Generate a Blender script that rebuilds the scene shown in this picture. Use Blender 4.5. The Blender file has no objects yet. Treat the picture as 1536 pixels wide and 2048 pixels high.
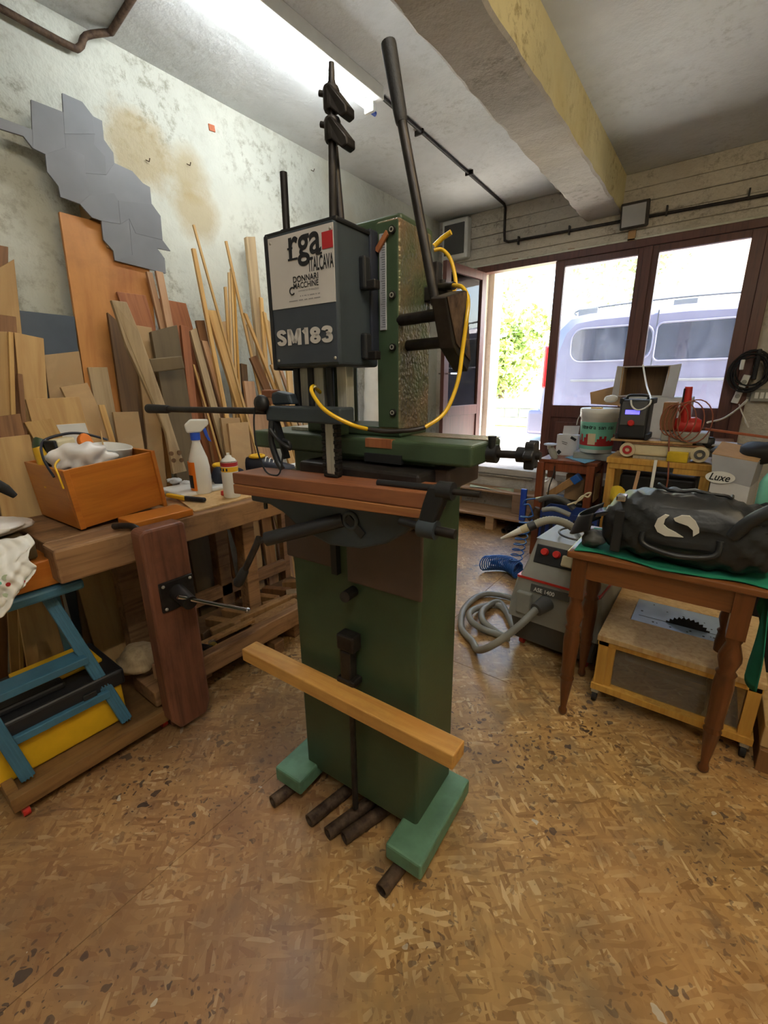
import bpy, math, random
from mathutils import Vector, Matrix

# ---------------------------------------------------------------- camera, world, light
scene = bpy.context.scene
COL = scene.collection
R = random.Random(7)

cam_d = bpy.data.cameras.new('camera')
cam = bpy.data.objects.new('camera', cam_d)
COL.objects.link(cam)
cam_d.sensor_fit = 'HORIZONTAL'
cam_d.sensor_width = 36.0
cam_d.lens = 36.0 * 876.84 / 1536.0
cam_d.clip_start = 0.03
yaw, pitch, roll = -0.6471, 0.28457, 0.010677
fw = Vector((math.sin(yaw) * math.cos(pitch), math.cos(yaw) * math.cos(pitch), -math.sin(pitch)))
r0 = Vector((math.cos(yaw), -math.sin(yaw), 0))
d0 = fw.cross(r0)
rt = r0 * math.cos(roll) + d0 * math.sin(roll)
dn = d0 * math.cos(roll) - r0 * math.sin(roll)
cam.matrix_world = Matrix(((rt.x, -dn.x, -fw.x, 0), (rt.y, -dn.y, -fw.y, 0), (rt.z, -dn.z, -fw.z, 1.5), (0, 0, 0, 1)))
scene.camera = cam

world = bpy.data.worlds.new('world')
scene.world = world
world.use_nodes = True
wn = world.node_tree
wn.nodes.clear()
wo = wn.nodes.new('ShaderNodeOutputWorld')
bg = wn.nodes.new('ShaderNodeBackground')
sky = wn.nodes.new('ShaderNodeTexSky')
sky.sky_type = 'NISHITA'
sky.sun_disc = False
sky.sun_elevation = math.radians(50)
sky.sun_rotation = math.radians(80)
sky.air_density = 1.2
sky.dust_density = 2.5
bg.inputs['Strength'].default_value = 1.15
wn.links.new(sky.outputs[0], bg.inputs[0])
wn.links.new(bg.outputs[0], wo.inputs[0])

sun_d = bpy.data.lights.new('sun', 'SUN')
sun_d.energy = 34.0
sun_d.angle = math.radians(0.6)
sun_d.color = (1.0, 0.95, 0.86)
sun = bpy.data.objects.new('sun', sun_d)
COL.objects.link(sun)
sun.rotation_euler = Vector((-0.72, 0.04, -0.69)).to_track_quat('-Z', 'Y').to_euler()

vs = scene.view_settings
vs.view_transform = 'Standard'
vs.look = 'None'
vs.exposure = 1.12
vs.gamma = 1.0
vs.use_curve_mapping = False
cy = scene.cycles
cy.max_bounces = 5
cy.diffuse_bounces = 3
cy.glossy_bounces = 3
cy.transmission_bounces = 4
cy.transparent_max_bounces = 8
cy.caustics_reflective = False
cy.caustics_refractive = False
TUBE_POWER = 26.0
WARM_POWER = 70.0
REAR_POWER = 52.0

# ---------------------------------------------------------------- helpers
def S(r, g, b):
    def c(u):
        u = u / 255.0
        return u / 12.92 if u <= 0.04045 else ((u + 0.055) / 1.055) ** 2.4
    return (c(r), c(g), c(b), 1.0)

MATS = {}

def nodes_of(name):
    m = bpy.data.materials.new(name)
    m.use_nodes = True
    nt = m.node_tree
    b = nt.nodes['Principled BSDF']
    MATS[name] = m
    return m, nt, b

def mapping(nt, scale=(1, 1, 1), rot=(0, 0, 0), coord='Object', rnd=0.0):
    tc = nt.nodes.new('ShaderNodeTexCoord')
    mp = nt.nodes.new('ShaderNodeMapping')
    mp.inputs['Scale'].default_value = scale
    mp.inputs['Rotation'].default_value = rot
    nt.links.new(tc.outputs[coord], mp.inputs['Vector'])
    if rnd:
        oi = nt.nodes.new('ShaderNodeObjectInfo')
        mu = nt.nodes.new('ShaderNodeMath')
        mu.operation = 'MULTIPLY'
        mu.inputs[1].default_value = rnd
        nt.links.new(oi.outputs['Random'], mu.inputs[0])
        nt.links.new(mu.outputs[0], mp.inputs['Location'])
    return mp.outputs[0]

def noise(nt, vec, scale=5, detail=4, rough=0.55, dist=0.0):
    n = nt.nodes.new('ShaderNodeTexNoise')
    n.inputs['Scale'].default_value = scale
    n.inputs['Detail'].default_value = detail
    n.inputs['Roughness'].default_value = rough
    n.inputs['Distortion'].default_value = dist
    nt.links.new(vec, n.inputs['Vector'])
    return n.outputs[0]

def ramp(nt, fac, stops):
    r = nt.nodes.new('ShaderNodeValToRGB')
    e = r.color_ramp.elements
    while len(e) < len(stops):
        e.new(0.5)
    for k, (p, c) in enumerate(stops):
        e[k].position = p
        e[k].color = c
    nt.links.new(fac, r.inputs[0])
    return r.outputs[0]

def mixc(nt, fac, a, b, mode='MIX'):
    m = nt.nodes.new('ShaderNodeMix')
    m.data_type = 'RGBA'
    m.blend_type = mode
    for sock, val in ((0, fac), (6, a), (7, b)):
        if hasattr(val, 'links') or hasattr(val, 'is_linked'):
            nt.links.new(val, m.inputs[sock])
        else:
            m.inputs[sock].default_value = val
    return m.outputs[2]

def bump(nt, b, h, strength, dist=0.01):
    n = nt.nodes.new('ShaderNodeBump')
    n.inputs['Strength'].default_value = strength
    n.inputs['Distance'].default_value = dist
    nt.links.new(h, n.inputs['Height'])
    nt.links.new(n.outputs[0], b.inputs['Normal'])

def mul(c, k):
    return (min(1, c[0] * k), min(1, c[1] * k), min(1, c[2] * k), 1)

def mat(name, col, rough=0.5, metal=0.0, var=0.18, vscale=7, bmp=0.0, bscale=80, col2=None, spec=0.5, rnd=0.0, trans=0.0, alpha=1.0, emit=None, stretch=(1, 1, 1)):
    m, nt, b = nodes_of(name)
    vec = mapping(nt, stretch, rnd=5.0)
    n = noise(nt, vec, vscale, 3, 0.6)
    c2 = col2 or mul(col, 1 - var * 1.6)
    c = ramp(nt, n, [(0.32, c2), (0.68, mul(col, 1 + var * 0.6) if not col2 else col)])
    if rnd:
        c = vary(nt, c, rnd)
    nt.links.new(c, b.inputs['Base Color'])
    b.inputs['Roughness'].default_value = rough
    b.inputs['Metallic'].default_value = metal
    b.inputs['Specular IOR Level'].default_value = spec
    b.inputs['Transmission Weight'].default_value = trans
    b.inputs['Alpha'].default_value = alpha
    if bmp:
        bump(nt, b, noise(nt, vec, bscale, 1), bmp)
    if emit:
        b.inputs['Emission Color'].default_value = emit[0]
        b.inputs['Emission Strength'].default_value = emit[1]
    return m

def vary(nt, c, amt):
    oi = nt.nodes.new('ShaderNodeObjectInfo')
    hs = nt.nodes.new('ShaderNodeHueSaturation')
    mr = nt.nodes.new('ShaderNodeMapRange')
    mr.inputs[3].default_value = 1 - amt
    mr.inputs[4].default_value = 1 + amt
    nt.links.new(oi.outputs['Random'], mr.inputs[0])
    nt.links.new(mr.outputs[0], hs.inputs['Value'])
    nt.links.new(c, hs.inputs['Color'])
    return hs.outputs[0]

def wood(name, light, dark, rough=0.55, grain=(38, 38, 2.2), rnd=0.12, bmp=0.12, dirt=0.0, dirtcol=(0.02, 0.013, 0.008, 1)):
    m, nt, b = nodes_of(name)
    vec = mapping(nt, grain, rnd=9.0)
    n1 = noise(nt, vec, 1.0, 4, 0.62, 0.6)
    big = noise(nt, mapping(nt, (3, 3, 1.2), rnd=3.0), 1.0, 1)
    c = ramp(nt, n1, [(0.30, dark), (0.52, mul(light, 0.86)), (0.72, light)])
    c = mixc(nt, ramp(nt, big, [(0.35, (0, 0, 0, 1)), (0.75, (0.45, 0.45, 0.45, 1))]), c, dark)
    if dirt:
        dn_ = noise(nt, mapping(nt, (5, 5, 5), rnd=2.0), 1.0, 5, 0.7)
        k = ramp(nt, dn_, [(0.48, (0, 0, 0, 1)), (0.68, (dirt, dirt, dirt, 1))])
        c = mixc(nt, k, c, dirtcol)
    if rnd:
        c = vary(nt, c, rnd)
    nt.links.new(c, b.inputs['Base Color'])
    b.inputs['Roughness'].default_value = rough
    bump(nt, b, n1, bmp, 0.004)
    return m

def emis(name, col, strength):
    m, nt, b = nodes_of(name)
    b.inputs['Base Color'].default_value = (0.8, 0.8, 0.8, 1)
    b.inputs['Emission Color'].default_value = col
    b.inputs['Emission Strength'].default_value = strength
    return m

ORG = {}

class MB:
    def __init__(self):
        self.v, self.f, self.s = [], [], []

    def add(self, vs_, fs, smooth=False):
        o = len(self.v)
        self.v += [tuple(p) for p in vs_]
        self.f += [tuple(i + o for i in q) for q in fs]
        self.s += [smooth] * len(fs)
        return self

    def bx(self, x0, x1, y0, y1, z0, z1):
        return self.add([(x, y, z) for z in (z0, z1) for x, y in ((x0, y0), (x1, y0), (x1, y1), (x0, y1))],
                        [(3, 2, 1, 0), (4, 5, 6, 7), (0, 1, 5, 4), (1, 2, 6, 5), (2, 3, 7, 6), (3, 0, 4, 7)])

    def box(self, c, s, rot=None):
        M_ = rot if rot is not None else Matrix.Identity(3)
        c = Vector(c)
        h = [k / 2 for k in s]
        return self.add([c + M_ @ Vector((x * h[0], y * h[1], z * h[2])) for z in (-1, 1) for x, y in ((-1, -1), (1, -1), (1, 1), (-1, 1))],
                        [(3, 2, 1, 0), (4, 5, 6, 7), (0, 1, 5, 4), (1, 2, 6, 5), (2, 3, 7, 6), (3, 0, 4, 7)])

    def bar(self, p0, p1, w, h, up=(0, 0, 1)):
        p0, p1 = Vector(p0), Vector(p1)
        d = (p1 - p0)
        L = d.length
        d.normalize()
        u = Vector(up)
        if abs(d.dot(u)) > 0.98:
            u = Vector((0, 1, 0))
        x = d.cross(u).normalized()
        z = x.cross(d)
        rot = Matrix((x, d, z)).transposed()
        return self.box((p0 + p1) / 2, (w, L, h), rot)

    def ring(self, c, d, r, n, ph=0.0):
        d = Vector(d).normalized()
        u = Vector((0, 0, 1)) if abs(d.z) < 0.9 else Vector((1, 0, 0))
        a = d.cross(u).normalized()
        b = a.cross(d)
        return [Vector(c) + (a * math.cos(t) + b * math.sin(t)) * r for t in (ph + 2 * math.pi * k / n for k in range(n))]

    def cyl(self, p0, p1, r, r1=None, n=16, caps=True, smooth=True):
        r1 = r if r1 is None else r1
        d = Vector(p1) - Vector(p0)
        a, b = self.ring(p0, d, r, n), self.ring(p1, d, r1, n)
        self.add(a + b, [(k, (k + 1) % n, n + (k + 1) % n, n + k) for k in range(n)], smooth)
        if caps:
            self.add(a, [tuple(range(n))[::-1]])
            self.add(b, [tuple(range(n))])
        return self

    def pipe(self, p0, p1, r, ri, n=16):
        d = Vector(p1) - Vector(p0)
        a, b = self.ring(p0, d, r, n), self.ring(p1, d, r, n)
        c, e = self.ring(p0, d, ri, n), self.ring(p1, d, ri, n)
        q = [(k, (k + 1) % n) for k in range(n)]
        self.add(a + b, [(i, j, n + j, n + i) for i, j in q], True)
        self.add(c + e, [(j, i, n + i, n + j) for i, j in q], True)
        self.add(a + c, [(j, i, n + i, n + j) for i, j in q])
        self.add(b + e, [(i, j, n + j, n + i) for i, j in q])
        return self

    def tube(self, pts, r, n=8, closed=False, rs=None):
        pts = [Vector(p) for p in pts]
        m = len(pts)
        rings = []
        prev = None
        for i, p in enumerate(pts):
            if closed:
                t = pts[(i + 1) % m] - pts[i - 1]
            else:
                t = pts[min(i + 1, m - 1)] - pts[max(i - 1, 0)]
            t = t.normalized() if t.length > 1e-9 else Vector((0, 0, 1))
            if prev is None:
                u = Vector((0, 0, 1)) if abs(t.z) < 0.9 else Vector((1, 0, 0))
                a = t.cross(u).normalized()
            else:
                a = (prev - t * prev.dot(t)).normalized()
            prev = a
            b = t.cross(a)
            rr = rs[i] if rs else r
            rings += [p + (a * math.cos(2 * math.pi * k / n) + b * math.sin(2 * math.pi * k / n)) * rr for k in range(n)]
        fs = []
        for i in range(m if closed else m - 1):
            o, q = i * n, ((i + 1) % m) * n
            fs += [(o + k, o + (k + 1) % n, q + (k + 1) % n, q + k) for k in range(n)]
        self.add(rings, fs, True)
        if not closed:
            self.add(rings[:n], [tuple(range(n))[::-1]])
            self.add(rings[-n:], [tuple(range(n))])
        return self

    def lathe(self, prof, c=(0, 0, 0), axis=(0, 0, 1), n=20, caps=True):
        c, ax = Vector(c), Vector(axis).normalized()
        rings = []
        for r_, z in prof:
            rings += self.ring(c + ax * z, ax, max(r_, 1e-4), n)
        fs = []
        for i in range(len(prof) - 1):
            fs += [(i * n + k, i * n + (k + 1) % n, (i + 1) * n + (k + 1) % n, (i + 1) * n + k) for k in range(n)]
        self.add(rings, fs, True)
        if caps:
            self.add(rings[:n], [tuple(range(n))[::-1]])
            self.add(rings[-n:], [tuple(range(n))])
        return self

    def prism(self, poly, off):
        off = Vector(off)
        a = [Vector(p) for p in poly]
        b = [p + off for p in a]
        n = len(a)
        self.add(a + b, [tuple(range(n))[::-1], tuple(range(n, 2 * n))] + [(k, (k + 1) % n, n + (k + 1) % n, n + k) for k in range(n)])
        return self

    def grid(self, fn, nu, nv, smooth=True):
        vs_ = [fn(i / nu, j / nv) for j in range(nv + 1) for i in range(nu + 1)]
        w = nu + 1
        return self.add(vs_, [(j * w + i, j * w + i + 1, (j + 1) * w + i + 1, (j + 1) * w + i) for j in range(nv) for i in range(nu)], smooth)

    def ball(self, c, r, n=14, m=8):
        c = Vector(c)
        r = r if hasattr(r, '__len__') else (r, r, r)
        prof = [(math.sin(math.pi * k / m), -math.cos(math.pi * k / m)) for k in range(m + 1)]
        vs_ = []
        for s_, z in prof:
            vs_ += [c + Vector((r[0] * s_ * math.cos(2 * math.pi * k / n), r[1] * s_ * math.sin(2 * math.pi * k / n), r[2] * z)) for k in range(n)]
        self.add(vs_, [(i * n + k, i * n + (k + 1) % n, (i + 1) * n + (k + 1) % n, (i + 1) * n + k) for i in range(m) for k in range(n)], True)
        return self

    def build(self, name, m, parent=None, bev=0.0, seg=2, solid=0.0, sub=0, label=None):
        org = Vector(ORG.get(parent.name, (0, 0, 0))) if parent else Vector((0, 0, 0))
        me = bpy.data.meshes.new(name)
        me.from_pydata([tuple(Vector(p) - org) for p in self.v], [], self.f)
        me.polygons.foreach_set('use_smooth', self.s)
        me.update()
        me.validate()
        if isinstance(m, str):
            m = MATS[m]
        me.materials.append(m)
        o = bpy.data.objects.new(name, me)
        COL.objects.link(o)
        if parent:
            o.parent = parent
            ORG[o.name] = org
        if solid:
            md = o.modifiers.new('solid', 'SOLIDIFY')
            md.thickness = solid
            md.offset = 0
        if sub:
            md = o.modifiers.new('sub', 'SUBSURF')
            md.levels = md.render_levels = sub
        if bev:
            md = o.modifiers.new('bev', 'BEVEL')
            md.width = bev
            md.segments = seg
            md.limit_method = 'ANGLE'
            md.angle_limit = math.radians(40)
        if label:
            o['label'] = label
        return o

def thing(name, label, cat, loc=(0, 0, 0), group=None, kind=None, local=False, rotz=0.0):
    o = bpy.data.objects.new(name, None)
    o.empty_display_size = 0.05
    COL.objects.link(o)
    o.location = loc
    o.rotation_euler = (0, 0, rotz)
    ORG[o.name] = (0, 0, 0) if local else tuple(loc)
    return tag(o, label, cat, group, kind)

def tag(o, label=None, cat=None, group=None, kind=None):
    if label:
        o['label'] = label
    if cat:
        o['category'] = cat
    if group:
        o['group'] = group
    if kind:
        o['kind'] = kind
    return o

def struct(o, label=None):
    o['kind'] = 'structure'
    if label:
        o['label'] = label
    return o

def text(name, body, origin, xd, yd, height, m, parent, width=None, bold=0.0, shear=0.0, align='LEFT', spacing=1.0):
    cu = bpy.data.curves.new(name, 'FONT')
    cu.body = body
    cu.size = 1.0
    cu.offset = bold
    cu.shear = shear
    cu.align_x = align
    cu.extrude = 0.0
    cu.space_character = spacing
    cu.fill_mode = 'FRONT'
    cu.resolution_u = 4
    o = bpy.data.objects.new(name, cu)
    COL.objects.link(o)
    bpy.context.view_layer.update()
    dx, dy = max(o.dimensions.x, 1e-4), max(o.dimensions.y, 1e-4)
    sy = height / dy
    sx = (width / dx) if width else sy
    x, y = Vector(xd).normalized(), Vector(yd).normalized()
    z = x.cross(y).normalized()
    org = Vector(ORG.get(parent.name, (0, 0, 0)))
    mn = min(c[1] for c in o.bound_box)
    mx_ = min(c[0] for c in o.bound_box) if align == 'LEFT' else 0
    p = Vector(origin) - org - x * mx_ * sx - y * mn * sy
    me = bpy.data.meshes.new_from_object(o.evaluated_get(bpy.context.evaluated_depsgraph_get()))
    bpy.data.objects.remove(o)
    o = bpy.data.objects.new(name, me)
    COL.objects.link(o)
    me.materials.clear()
    me.materials.append(MATS[m])
    for pl in me.polygons:
        pl.material_index = 0
    o.parent = parent
    o.matrix_local = Matrix(((x.x * sx, y.x * sy, z.x, p.x), (x.y * sx, y.y * sy, z.y, p.y), (x.z * sx, y.z * sy, z.z, p.z), (0, 0, 0, 1)))
    ORG[o.name] = org
    return o

def ribbons(name, lines, origin, xd, yd, sx, sy, hw, m, parent):
    x, y, o = Vector(xd), Vector(yd), Vector(origin)
    mb = MB()
    for ln in lines:
        p = [Vector((a, b, 0)) for a, b in ln]
        n_ = len(p)
        closed = (p[0] - p[-1]).length < 1e-6
        L, Rr = [], []
        for i in range(n_):
            if closed:
                t = p[(i + 1) % (n_ - 1)] - p[(i - 1) % (n_ - 1)]
            else:
                t = p[min(i + 1, n_ - 1)] - p[max(i - 1, 0)]
            t.normalize()
            q = Vector((-t.y, t.x, 0)) * hw
            L.append(p[i] + q)
            Rr.append(p[i] - q)
        w3 = lambda v: o + x * v.x * sx + y * v.y * sy
        mb.add([w3(v) for v in L] + [w3(v) for v in Rr], [(n_ + i, n_ + i + 1, i + 1, i) for i in range(n_ - 1)])
    return mb.build(name, m, parent)

def arc(c, a, b, r, t0, t1, n):
    c, a, b = Vector(c), Vector(a), Vector(b)
    return [c + (a * math.cos(t0 + (t1 - t0) * k / n) + b * math.sin(t0 + (t1 - t0) * k / n)) * r for k in range(n + 1)]

def spline(pts, k=6):
    pts = [Vector(p) for p in pts]
    out = []
    for i in range(len(pts) - 1):
        p0, p1, p2, p3 = pts[max(i - 1, 0)], pts[i], pts[i + 1], pts[min(i + 2, len(pts) - 1)]
        for j in range(k):
            t = j / k
            out.append(0.5 * ((2 * p1) + (p2 - p0) * t + (2 * p0 - 5 * p1 + 4 * p2 - p3) * t * t + (3 * p1 - p0 - 3 * p2 + p3) * t ** 3))
    out.append(pts[-1])
    return out

def rotz(a):
    return Matrix.Rotation(a, 3, 'Z')

# ---------------------------------------------------------------- materials
def make_floor_mat():
    m, nt, b = nodes_of('osb')
    tc = nt.nodes.new('ShaderNodeTexCoord')
    vals = []
    wrp = nt.nodes.new('ShaderNodeTexNoise')
    wrp.inputs['Scale'].default_value = 5.0
    wrp.inputs['Detail'].default_value = 2
    nt.links.new(tc.outputs['Object'], wrp.inputs['Vector'])
    add = nt.nodes.new('ShaderNodeVectorMath')
    add.operation = 'MULTIPLY_ADD'
    add.inputs[1].default_value = (0.035, 0.035, 0.0)
    nt.links.new(wrp.outputs['Color'], add.inputs[0])
    nt.links.new(tc.outputs['Object'], add.inputs[2])
    for k, (rz, sx, sy) in enumerate(((0.35, 90, 16), (1.35, 76, 13), (-0.65, 95, 18), (2.3, 70, 15), (0.9, 84, 17))):
        m0 = nt.nodes.new('ShaderNodeMapping')
        m0.inputs['Rotation'].default_value = (0, 0, rz)
        nt.links.new(add.outputs[0], m0.inputs['Vector'])
        mp = nt.nodes.new('ShaderNodeMapping')
        mp.inputs['Scale'].default_value = (sx, sy, 1)
        mp.inputs['Location'].default_value = (k * 3.7, k * 1.3, 0)
        nt.links.new(m0.outputs[0], mp.inputs['Vector'])
        vo = nt.nodes.new('ShaderNodeTexVoronoi')
        vo.voronoi_dimensions = '2D'
        vo.inputs['Scale'].default_value = 1.0
        nt.links.new(mp.outputs[0], vo.inputs['Vector'])
        sep = nt.nodes.new('ShaderNodeSeparateColor')
        nt.links.new(vo.outputs['Color'], sep.inputs[0])
        vals.append((sep.outputs[0], sep.outputs[1]))
    cur = vals[0][0]
    for a, sel in vals[1:]:
        mx_ = nt.nodes.new('ShaderNodeMix')
        gt = nt.nodes.new('ShaderNodeMath')
        gt.operation = 'GREATER_THAN'
        gt.inputs[1].default_value = 0.66
        nt.links.new(sel, gt.inputs[0])
        nt.links.new(gt.outputs[0], mx_.inputs[0])
        nt.links.new(cur, mx_.inputs[2])
        nt.links.new(a, mx_.inputs[3])
        cur = mx_.outputs[0]
    c = ramp(nt, cur, [(0.0, S(150, 110, 62)), (0.2, S(178, 138, 84)), (0.6, S(192, 152, 96)), (0.88, S(204, 166, 110)), (1.0, S(226, 196, 146))])
    # walked-in grime, worn by patches
    g1 = noise(nt, mapping(nt, (0.9, 0.9, 1)), 2.0, 5, 0.66)
    c = mixc(nt, ramp(nt, g1, [(0.40, (0.0, 0.0, 0.0, 1)), (0.68, (0.8, 0.8, 0.8, 1))]), c, S(116, 90, 58))
    g2 = noise(nt, mapping(nt, (1, 1, 1), (0, 0, 0.4)), 4.5, 3, 0.65)
    c = mixc(nt, ramp(nt, g2, [(0.50, (0, 0, 0, 1)), (0.70, (0.6, 0.6, 0.6, 1))]), c, S(108, 94, 74))
    g3 = noise(nt, mapping(nt, (1, 1, 1), (0, 0, 1.4)), 0.9, 1, 0.5)
    c = mixc(nt, ramp(nt, g3, [(0.5, (0, 0, 0, 1)), (0.75, (0.4, 0.4, 0.4, 1))]), c, S(164, 104, 48))
    ds = nt.nodes.new('ShaderNodeVectorMath')
    ds.operation = 'DISTANCE'
    ds.inputs[1].default_value = (-1.30, 0.45, 0.0)
    nt.links.new(tc.outputs['Object'], ds.inputs[0])
    sm = nt.nodes.new('ShaderNodeMath')
    sm.operation = 'MULTIPLY_ADD'
    sm.inputs[1].default_value = -0.75
    nt.links.new(noise(nt, mapping(nt, (1, 1, 1)), 4.0, 3, 0.7), sm.inputs[0])
    nt.links.new(ds.outputs['Value'], sm.inputs[2])
    c = mixc(nt, ramp(nt, sm.outputs[0], [(0.0, (0.34, 0.34, 0.34, 1)), (0.6, (0, 0, 0, 1))]), c, S(140, 88, 70))
    # drops of stain and glue
    nz = nt.nodes.new('ShaderNodeTexNoise')
    nz.inputs['Scale'].default_value = 30
    nz.inputs['Detail'].default_value = 1
    nt.links.new(tc.outputs['Object'], nz.inputs['Vector'])
    va = nt.nodes.new('ShaderNodeVectorMath')
    va.operation = 'MULTIPLY_ADD'
    va.inputs[1].default_value = (0.05, 0.05, 0)
    nt.links.new(nz.outputs['Color'], va.inputs[0])
    nt.links.new(tc.outputs['Object'], va.inputs[2])
    clus = ramp(nt, noise(nt, mapping(nt, (1, 1, 1), (0, 0, 2.0)), 2.4, 2, 0.5), [(0.42, (0.12, 0.12, 0.12, 1)), (0.62, (0.85, 0.85, 0.85, 1))])
    for sc, th, colr, seed in ((9, 0.05, S(62, 54, 52), 0), (22, 0.078, S(72, 58, 52), 5), (42, 0.09, S(88, 66, 54), 9), (6, 0.020, S(205, 200, 185), 13)):
        vo = nt.nodes.new('ShaderNodeTexVoronoi')
        vo.voronoi_dimensions = '2D'
        vo.inputs['Scale'].default_value = sc
        sh = nt.nodes.new('ShaderNodeVectorMath')
        sh.operation = 'ADD'
        sh.inputs[1].default_value = (seed * 1.37, seed * 0.61, 0)
        nt.links.new(va.outputs[0], sh.inputs[0])
        nt.links.new(sh.outputs[0], vo.inputs['Vector'])
        sep = nt.nodes.new('ShaderNodeSeparateColor')
        nt.links.new(vo.outputs['Color'], sep.inputs[0])
        thr = nt.nodes.new('ShaderNodeMath')
        thr.operation = 'MULTIPLY'
        thr.inputs[1].default_value = th * 3.6
        pw = nt.nodes.new('ShaderNodeMath')
        pw.operation = 'POWER'
        pw.inputs[1].default_value = 3.4
        nt.links.new(sep.outputs[2], pw.inputs[0])
        nt.links.new(pw.outputs[0], thr.inputs[0])
        lt = nt.nodes.new('ShaderNodeMath')
        lt.operation = 'LESS_THAN'
        nt.links.new(vo.outputs['Distance'], lt.inputs[0])
        nt.links.new(thr.outputs[0], lt.inputs[1])
        k = nt.nodes.new('ShaderNodeMath')
        k.operation = 'MULTIPLY'
        nt.links.new(lt.outputs[0], k.inputs[0])
        nt.links.new(clus, k.inputs[1])
        c = mixc(nt, k.outputs[0], c, colr)
    nt.links.new(c, b.inputs['Base Color'])
    rr = ramp(nt, g1, [(0.3, (0.48, 0.48, 0.48, 1)), (0.7, (0.34, 0.34, 0.34, 1))])
    nt.links.new(rr, b.inputs['Roughness'])
    b.inputs['Coat Weight'].default_value = 0.10
    b.inputs['Coat Roughness'].default_value = 0.2

make_floor_mat()

def plaster(name, col, stain, dark, bmp, sc=1.0):
    m, nt, b = nodes_of(name)
    v = mapping(nt, (1, 1, 1))
    a = noise(nt, v, 1.3 * sc, 4, 0.65)
    c = ramp(nt, a, [(0.3, mul(col, 0.82)), (0.6, col)])
    s_ = noise(nt, mapping(nt, (1, 1, 1), (0.3, 0.2, 0.7)), 1.1 * sc, 3, 0.6)
    c = mixc(nt, ramp(nt, s_, [(0.56, (0, 0, 0, 1)), (0.74, (0.55, 0.55, 0.55, 1))]), c, stain)
    d = noise(nt, v, 16 * sc, 5, 0.75)
    dm = noise(nt, v, 1.9 * sc, 2, 0.5)
    k = nt.nodes.new('ShaderNodeMath')
    k.operation = 'MULTIPLY'
    nt.links.new(ramp(nt, d, [(0.50, (0, 0, 0, 1)), (0.66, (0.75, 0.75, 0.75, 1))]), k.inputs[0])
    nt.links.new(ramp(nt, dm, [(0.42, (0, 0, 0, 1)), (0.62, (1, 1, 1, 1))]), k.inputs[1])
    c = mixc(nt, k.outputs[0], c, dark)
    nt.links.new(c, b.inputs['Base Color'])
    b.inputs['Roughness'].default_value = 0.9
    b.inputs['Specular IOR Level'].default_value = 0.2
    bump(nt, b, noise(nt, v, 14 * sc, 3, 0.7), bmp, 0.02)

plaster('wall_plaster', S(212, 214, 202), S(190, 178, 142), S(140, 136, 118), 0.5)
def damp_stain():
    nt = MATS['wall_plaster'].node_tree
    b = nt.nodes['Principled BSDF']
    src = b.inputs['Base Color'].links[0].from_socket
    tc = nt.nodes.new('ShaderNodeTexCoord')
    tot = src
    for c, r_ in (((-2.9, 1.545, 2.793), 0.065), ((-2.9, 1.855, 2.779), 0.036), ((-2.9, 1.881, 2.555), 0.045)):
        ds = nt.nodes.new('ShaderNodeVectorMath')
        ds.operation = 'DISTANCE'
        ds.inputs[1].default_value = c
        nz = nt.nodes.new('ShaderNodeTexNoise')
        nz.inputs['Scale'].default_value = 5.5
        nz.inputs['Detail'].default_value = 9
        nz.inputs['Roughness'].default_value = 0.7
        nt.links.new(tc.outputs['Object'], nz.inputs['Vector'])
        nt.links.new(tc.outputs['Object'], ds.inputs[0])
        sm = nt.nodes.new('ShaderNodeMath')
        sm.operation = 'MULTIPLY_ADD'
        sm.inputs[1].default_value = -r_ * 4.2
        nt.links.new(nz.outputs[0], sm.inputs[0])
        nt.links.new(ds.outputs['Value'], sm.inputs[2])
        k = ramp(nt, sm.outputs[0], [(0.0, (0.62, 0.62, 0.62, 1)), (0.10, (0, 0, 0, 1))])
        tot = mixc(nt, k, tot, S(168, 146, 98))
    nt.links.new(tot, b.inputs['Base Color'])
damp_stain()
plaster('ceiling_plaster', S(220, 223, 223), S(204, 204, 198), S(186, 188, 184), 0.35)
plaster('beam_plaster', S(192, 186, 176), S(176, 164, 140), S(140, 132, 118), 0.5)
plaster('beam_lamplight_tint', S(232, 220, 172), S(200, 176, 110), S(160, 136, 86), 0.5)  # yellow glow of the warm lamp put into the plaster colour
plaster('concrete', S(206, 199, 186), S(162, 146, 122), S(112, 100, 84), 0.6, 1.6)
plaster('sill_stone', S(196, 190, 178), S(170, 160, 142), S(120, 112, 100), 0.4, 2)
plaster('outer_wall', S(226, 214, 204), S(206, 190, 172), S(180, 170, 160), 0.3)

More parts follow.
